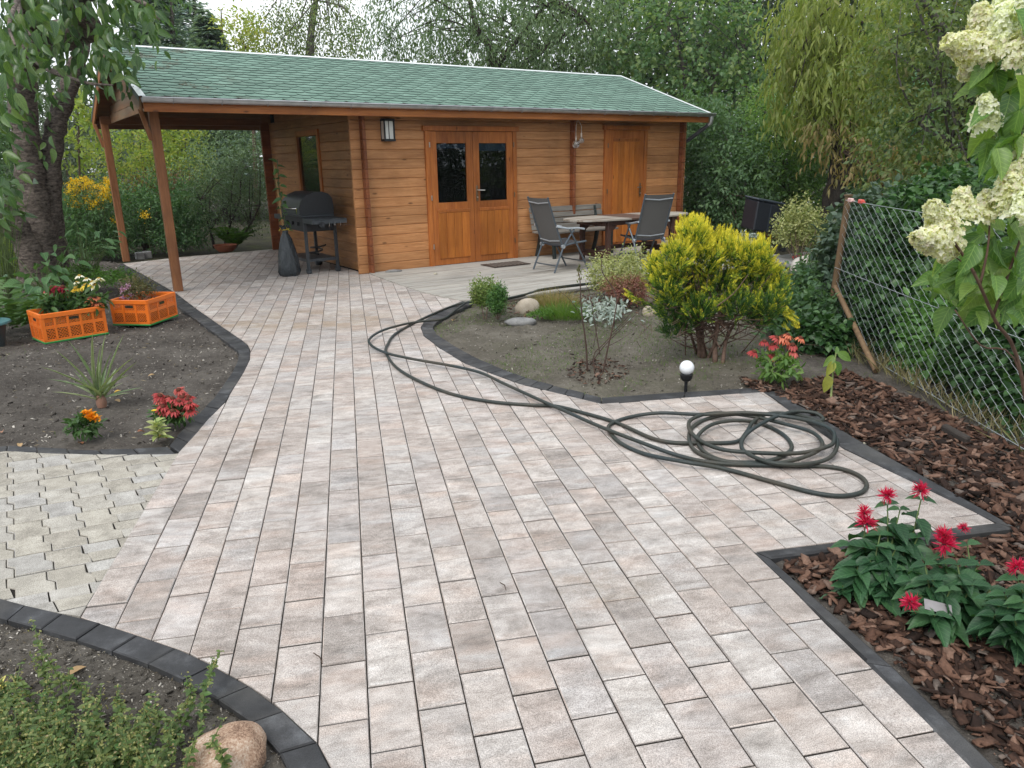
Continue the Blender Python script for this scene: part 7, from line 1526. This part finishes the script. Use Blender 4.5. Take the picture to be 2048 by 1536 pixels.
# --- mulch chips
kc = NT('bark_chip', .85, .15); r_ = kc.rnd(); c_ = kc.ramp(r_, [(0, (.018, .012, .01)), (.3, (.045, .025, .018)), (.55, (.085, .045, .031)), (.75, (.14, .078, .054)), (.9, (.21, .13, .095)), (1, (.11, .098, .088))]); nn = kc.noise(kc.map(kc.pos(), (60, 60, 60)), 1.5, 4, .65); kc.color(kc.mix(1., c_, kc.ramp(nn, [(.3, .6), (.7, 1.25)]), 'MULTIPLY')); kc.bump(nn, .6, .004)
def chips(poly, n, smin, smax, zb, name, mat=None, flat=.35, pw=2.2):
    P = np.array(poly); lo, hi = P.min(0), P.max(0); X = lo+(hi-lo)*RNG.random((n*4, 2)); X = X[inside(X, poly)][:n]; n = len(X)
    L = smin+(smax-smin)*RNG.random(n)**pw; W = L*(.25+.4*RNG.random(n)); Tk = L*(.06+.12*RNG.random(n)); a = RNG.random(n)*6.283; tx, ty = RNG.normal(0, flat, n), RNG.normal(0, flat*1.2, n)
    Y = norm(np.stack([np.cos(a), np.sin(a), tx], 1)); X3 = norm(np.cross(Y, np.stack([ty, RNG.normal(0, .1, n), 1+0*a], 1))); Zv = np.cross(X3, Y)
    box = np.array([(-.5, -.5, 0), (.35, -.45, 0), (.5, .4, 0), (-.3, .55, 0), (-.42, -.42, 1), (.3, -.38, 1), (.42, .36, 1), (-.26, .47, 1)]); box = box[None]+RNG.normal(0, .09, (n, 8, 3))*[1, 1, .25]
    z = (BEDZ[zb](X[:, 0], X[:, 1])+.10*L+RNG.random(n)*.004) if isinstance(zb, str) else zb+.008+RNG.random(n)*.016+L*.10; C0 = np.stack([X[:, 0], X[:, 1], z], 1)
    V = C0[:, None]+box[:, :, 0:1]*(W[:, None]*X3)[:, None]+box[:, :, 1:2]*(L[:, None]*Y)[:, None]+(box[:, :, 2:3]-.5)*(Tk[:, None]*Zv)[:, None]+(box[:, :, 1:2]**2-.1)*(L*.3*RNG.normal(0, 1, n))[:, None, None]*Zv[:, None]
    Fq = np.array([(0, 3, 2, 1), (4, 5, 6, 7), (0, 1, 5, 4), (1, 2, 6, 5), (2, 3, 7, 6), (3, 0, 4, 7)]); loops = (Fq.ravel()[None]+8*np.arange(n)[:, None]).ravel(); st = np.arange(n*6)*4
    o = big_mesh(name, V.reshape(-1, 3), loops, st, mat or kc.m, None, np.repeat(RNG.random(n), 8)); o['kind'] = 'stuff'; return o
mu = G2([(1560, 792), (1600, 760), (1700, 745), (1780, 775), (2060, 905), (2300, 1060), (2200, 1150), (2040, 1058), (1745, 893)]); chips(mu, 6200, .008, .095, -.022, 'bark_mulch', pw=3.2)
mu2 = G2([(1562, 1124), (1720, 1104), (2042, 1066), (2250, 1080), (2500, 1300), (2400, 1720), (2205, 1716), (2022, 1536), (1826, 1350), (1708, 1245)]); chips(mu2, 9000, .006, .08, -.022, 'bark_mulch', pw=3.)
mu3 = [tuple(G(1195+62*math.cos(a), 742+26*math.sin(a))[:2]) for a in np.linspace(0, 6.28, 20)]; chips(mu3, 260, .012, .05, -.02, 'mulch_ring')
mu4 = G2([(1020, 605), (1160, 592), (1300, 585), (1310, 625), (1200, 640), (1010, 640)]); chips(mu4, 700, .015, .06, .0, 'bark_mulch')
mu5 = G2([(1480, 755), (1560, 770), (1570, 795), (1500, 775)]); chips(mu5, 160, .02, .08, -.02, 'bark_mulch')
# --- pebbles, clods and straw on the soil
kp = NT('pebble', .85, .2); kp.color(kp.ramp(kp.rnd(), [(0, (.035, .03, .026)), (.4, (.09, .08, .07)), (.65, (.22, .20, .175)), (1, (.46, .43, .38))]))
chips(bedL, 22000, .004, .030, 'left_bed_soil', 'pebbles', kp.m, .6, 2.4); chips(bedR, 12000, .004, .022, 'lawn_bed_soil', 'pebbles', kp.m, .6, 2.); chips(bedF, 7000, .003, .014, 'front_bed_soil', 'pebbles', kp.m, .6)
chips(bedL, 1500, .012, .055, 'left_bed_soil', 'soil_clods', M_SOIL, .7, 3.); chips(bedR, 1200, .012, .045, 'lawn_bed_soil', 'soil_clods', M_SOIL2, .7, 3.); chips(bedF, 1200, .006, .03, 'front_bed_soil', 'soil_clods', M_SOIL3, .7, 3.)
ks_ = NT('straw_bit', .9, .1); ks_.color(ks_.ramp(ks_.rnd(), [(0, (.10, .075, .04)), (.6, (.22, .18, .11)), (1, (.36, .32, .22))]))
def straw(poly, n, l_, mat, name, zb):
    P = np.array(poly); lo, hi = P.min(0), P.max(0); X = lo+(hi-lo)*RNG.random((n*4, 2)); X = X[inside(X, poly)][:n]; n = len(X); leaves(name, mat, None, np.stack([X[:, 0], X[:, 1], BEDZ[zb](X[:, 0], X[:, 1])+.004+RNG.random(n)*.01], 1), RNG.normal(0, 1, (n, 3))*[1, 1, .15], RNG.normal(0, .3, (n, 3))+[0, 0, 1], l_*(.5+RNG.random(n)), l_*.14, 'dia')
straw(bedL, 1800, .04, ks_.m, 'straw_litter', 'left_bed_soil'); straw(bedR, 1200, .03, ks_.m, 'straw_litter', 'lawn_bed_soil'); straw(bedF, 500, .015, ks_.m, 'straw_litter', 'front_bed_soil')
# seedlings of grass
def sprouts(poly, n, l_, thr, name):
    P = np.array(poly); lo, hi = P.min(0), P.max(0); X = lo+(hi-lo)*RNG.random((n*5, 2)); X = X[inside(X, poly)]; f = noise2(X[:, 0], X[:, 1], 1.3, 2.)+.35*noise2(X[:, 0], X[:, 1], 5, 1.); X = X[f > thr][:n]; n = len(X)
    leaves(name, LM_GRASS, None, np.stack([X[:, 0], X[:, 1], BEDZ['lawn_bed_soil' if poly is bedR else 'left_bed_soil'](X[:, 0], X[:, 1])-.002], 1), RNG.normal(0, .5, (n, 3))+[0, 0, 1], RNG.standard_normal((n, 3)), l_*(.5+RNG.random(n)), .0028, 'dia')
sprouts(bedR, 20000, .026, -.05, 'grass_sprouts'); sprouts(bedL, 1400, .028, .45, 'grass_sprouts')
# fallen leaves: one thing each
FLM = {'tan': leafmat('fallen_tan_leaf', [(.36, .22, .10), (.42, .28, .14)], .1), 'yellow': leafmat('fallen_yellow_leaf', [(.52, .33, .05), (.60, .42, .08)], .15), 'rust': leafmat('fallen_rust_leaf', [(.32, .12, .06), (.36, .17, .09)], .1), 'pale': leafmat('fallen_pale_leaf', [(.50, .47, .36), (.55, .50, .40)], .1)}
FL = [(20, 703, 'yellow', 'yellow fallen leaf at the left edge of the left bed'), (48, 768, 'tan', 'tan fallen leaf in the left bed left of the yucca'), (228, 788, 'yellow', 'yellow brown fallen leaf right of the yucca foot'), (313, 790, 'rust', 'rust fallen leaf above the coral coneflower'), (310, 751, 'tan', 'tan fallen leaf in the middle of the left bed'), (165, 889, 'rust', 'curled rust leaf below the orange flower'), (288, 865, 'rust', 'reddish fallen leaf left of the small hosta'), (335, 878, 'yellow', 'large yellow leaf beside the small hosta'), (40, 888, 'tan', 'tan leaf by the kerb at the left edge of the bed'), (5, 866, 'rust', 'rusty leaf at the very left edge above the kerb'), (105, 688, 'yellow', 'yellow leaf against the wide crate'), (868, 549, 'pale', 'pale leaf lying on the deck before the double door'), (1470, 783, 'pale', 'pale green leaf on the kerb right of the ball light'), (240, 805, 'tan', 'tan leaf near the coneflower in the left bed'), (905, 642, 'tan', 'tan leaf on the soil below the box shrubs'), (1120, 628, 'rust', 'rust leaf on the mulch under the grass tuft'), (1675, 785, 'pale', 'pale dry leaf in the mulch beside the seedling'), (1740, 888, 'pale', 'pale wood chip like leaf in the mulch strip'), (300, 640, 'tan', 'tan leaf beside the endwise crate'), (140, 1352, 'tan', 'tan leaf on the soil of the front bed')]
for x, y, kd, lab in FL:
    p = G(x, y, .02 if kd == 'pale' and y < 600 else -.02); a = RNG.random()*6.28; s_ = .055 if y > 700 else .07
    if (x, y) == (335, 878): s_ = .10
    V0, F0 = LF['ovate']; me = bpy.data.meshes.new('fallen_leaf'); me.from_pydata([(v[0]*.55*s_, v[1]*s_, (v[2]*1.4+v[3]*.55+.25*v[1])*s_) for v in V0], [], F0); me.update(); me.materials.append(FLM[kd]); me.shade_smooth()
    o_ = bpy.data.objects.new('fallen_leaf', me); COL.objects.link(o_); o_.location = p+np.array([0, 0, .004]); o_.rotation_euler = (RNG.normal(0, .2), RNG.normal(0, .2), a); tag(o_, lab, 'leaf', 'fallen leaves on soil and deck')
for x0, y0, x1, y1, lab in ((627, 1306, 645, 1328, 'thin dark twig lying on the pavers left of the centre'), (1000, 1165, 1012, 1180, 'short curved twig on the pavers in the middle of the path'),):
    a, b = G(x0, y0, .004), G(x1, y1, .004); m = MB(); m.tube([a, (a+b)/2+np.array([.006, .002, .004]), b], [.0018, .0022, .001], 5); o_ = m.build('fallen_twig', BK_TWIG, None, 60); tag(o_, lab, 'twig')
# leaves on the sapling in the bag
t = [o for o in COL.objects if o.name == 'bagged_sapling'][0]; P, D, N_ = [], [], []
for k in range(22): u = k/21; z = .66+u*.95; a = k*2.2; P.append(BL(.01-.03*u, .03*u, z)); D.append(S3*math.cos(a)+N3*math.sin(a)+Z3*RNG.normal(-.1, .25)); N_.append(Z3+RNG.normal(0, .3, 3)-N3*.4)
leaf_parts('leaf', LM_BROAD, t, np.array(P), np.array(D), np.array(N_), .14*(.7+.5*RNG.random(22)), .065, 'ovate')
# edge board left of the mulch: a piece of rotten wood
a, b = G(1880, 862), G(1930, 890); m = MB(); m.box(a-Z3*.0, (b-a), np.array([.05, .03, 0]), Z3*.04, .008); o_ = m.build('wood_piece', plain('rotten_wood', (.035, .028, .024), .9), None, 30); tag(o_, 'dark rotten board piece at the fence foot in the mulch', 'board')

# --- the moist air towards the far trees
hz = bpy.data.meshes.new('haze'); X0, X1, Y0_, Y1_, Z0_, Z1_ = -34, 34, -24, 42, -1.2, 13
hz.from_pydata([(x, y, z) for z in (Z0_, Z1_) for y in (Y0_, Y1_) for x in (X0, X1)], [], [(0, 2, 3, 1), (4, 5, 7, 6), (0, 1, 5, 4), (2, 6, 7, 3), (0, 4, 6, 2), (1, 3, 7, 5)])
hm = bpy.data.materials.new('haze'); hm.use_nodes = True; ht = hm.node_tree; ht.nodes.clear(); hv = ht.nodes.new('ShaderNodeVolumePrincipled'); hv.inputs['Density'].default_value = .0006; hv.inputs['Color'].default_value = (.93, .96, 1, 1); hv.inputs['Anisotropy'].default_value = .3
ho_ = ht.nodes.new('ShaderNodeOutputMaterial'); ht.links.new(hv.outputs[0], ho_.inputs['Volume']); hz.materials.append(hm); ho = bpy.data.objects.new('haze', hz); COL.objects.link(ho); ho['kind'] = 'stuff'
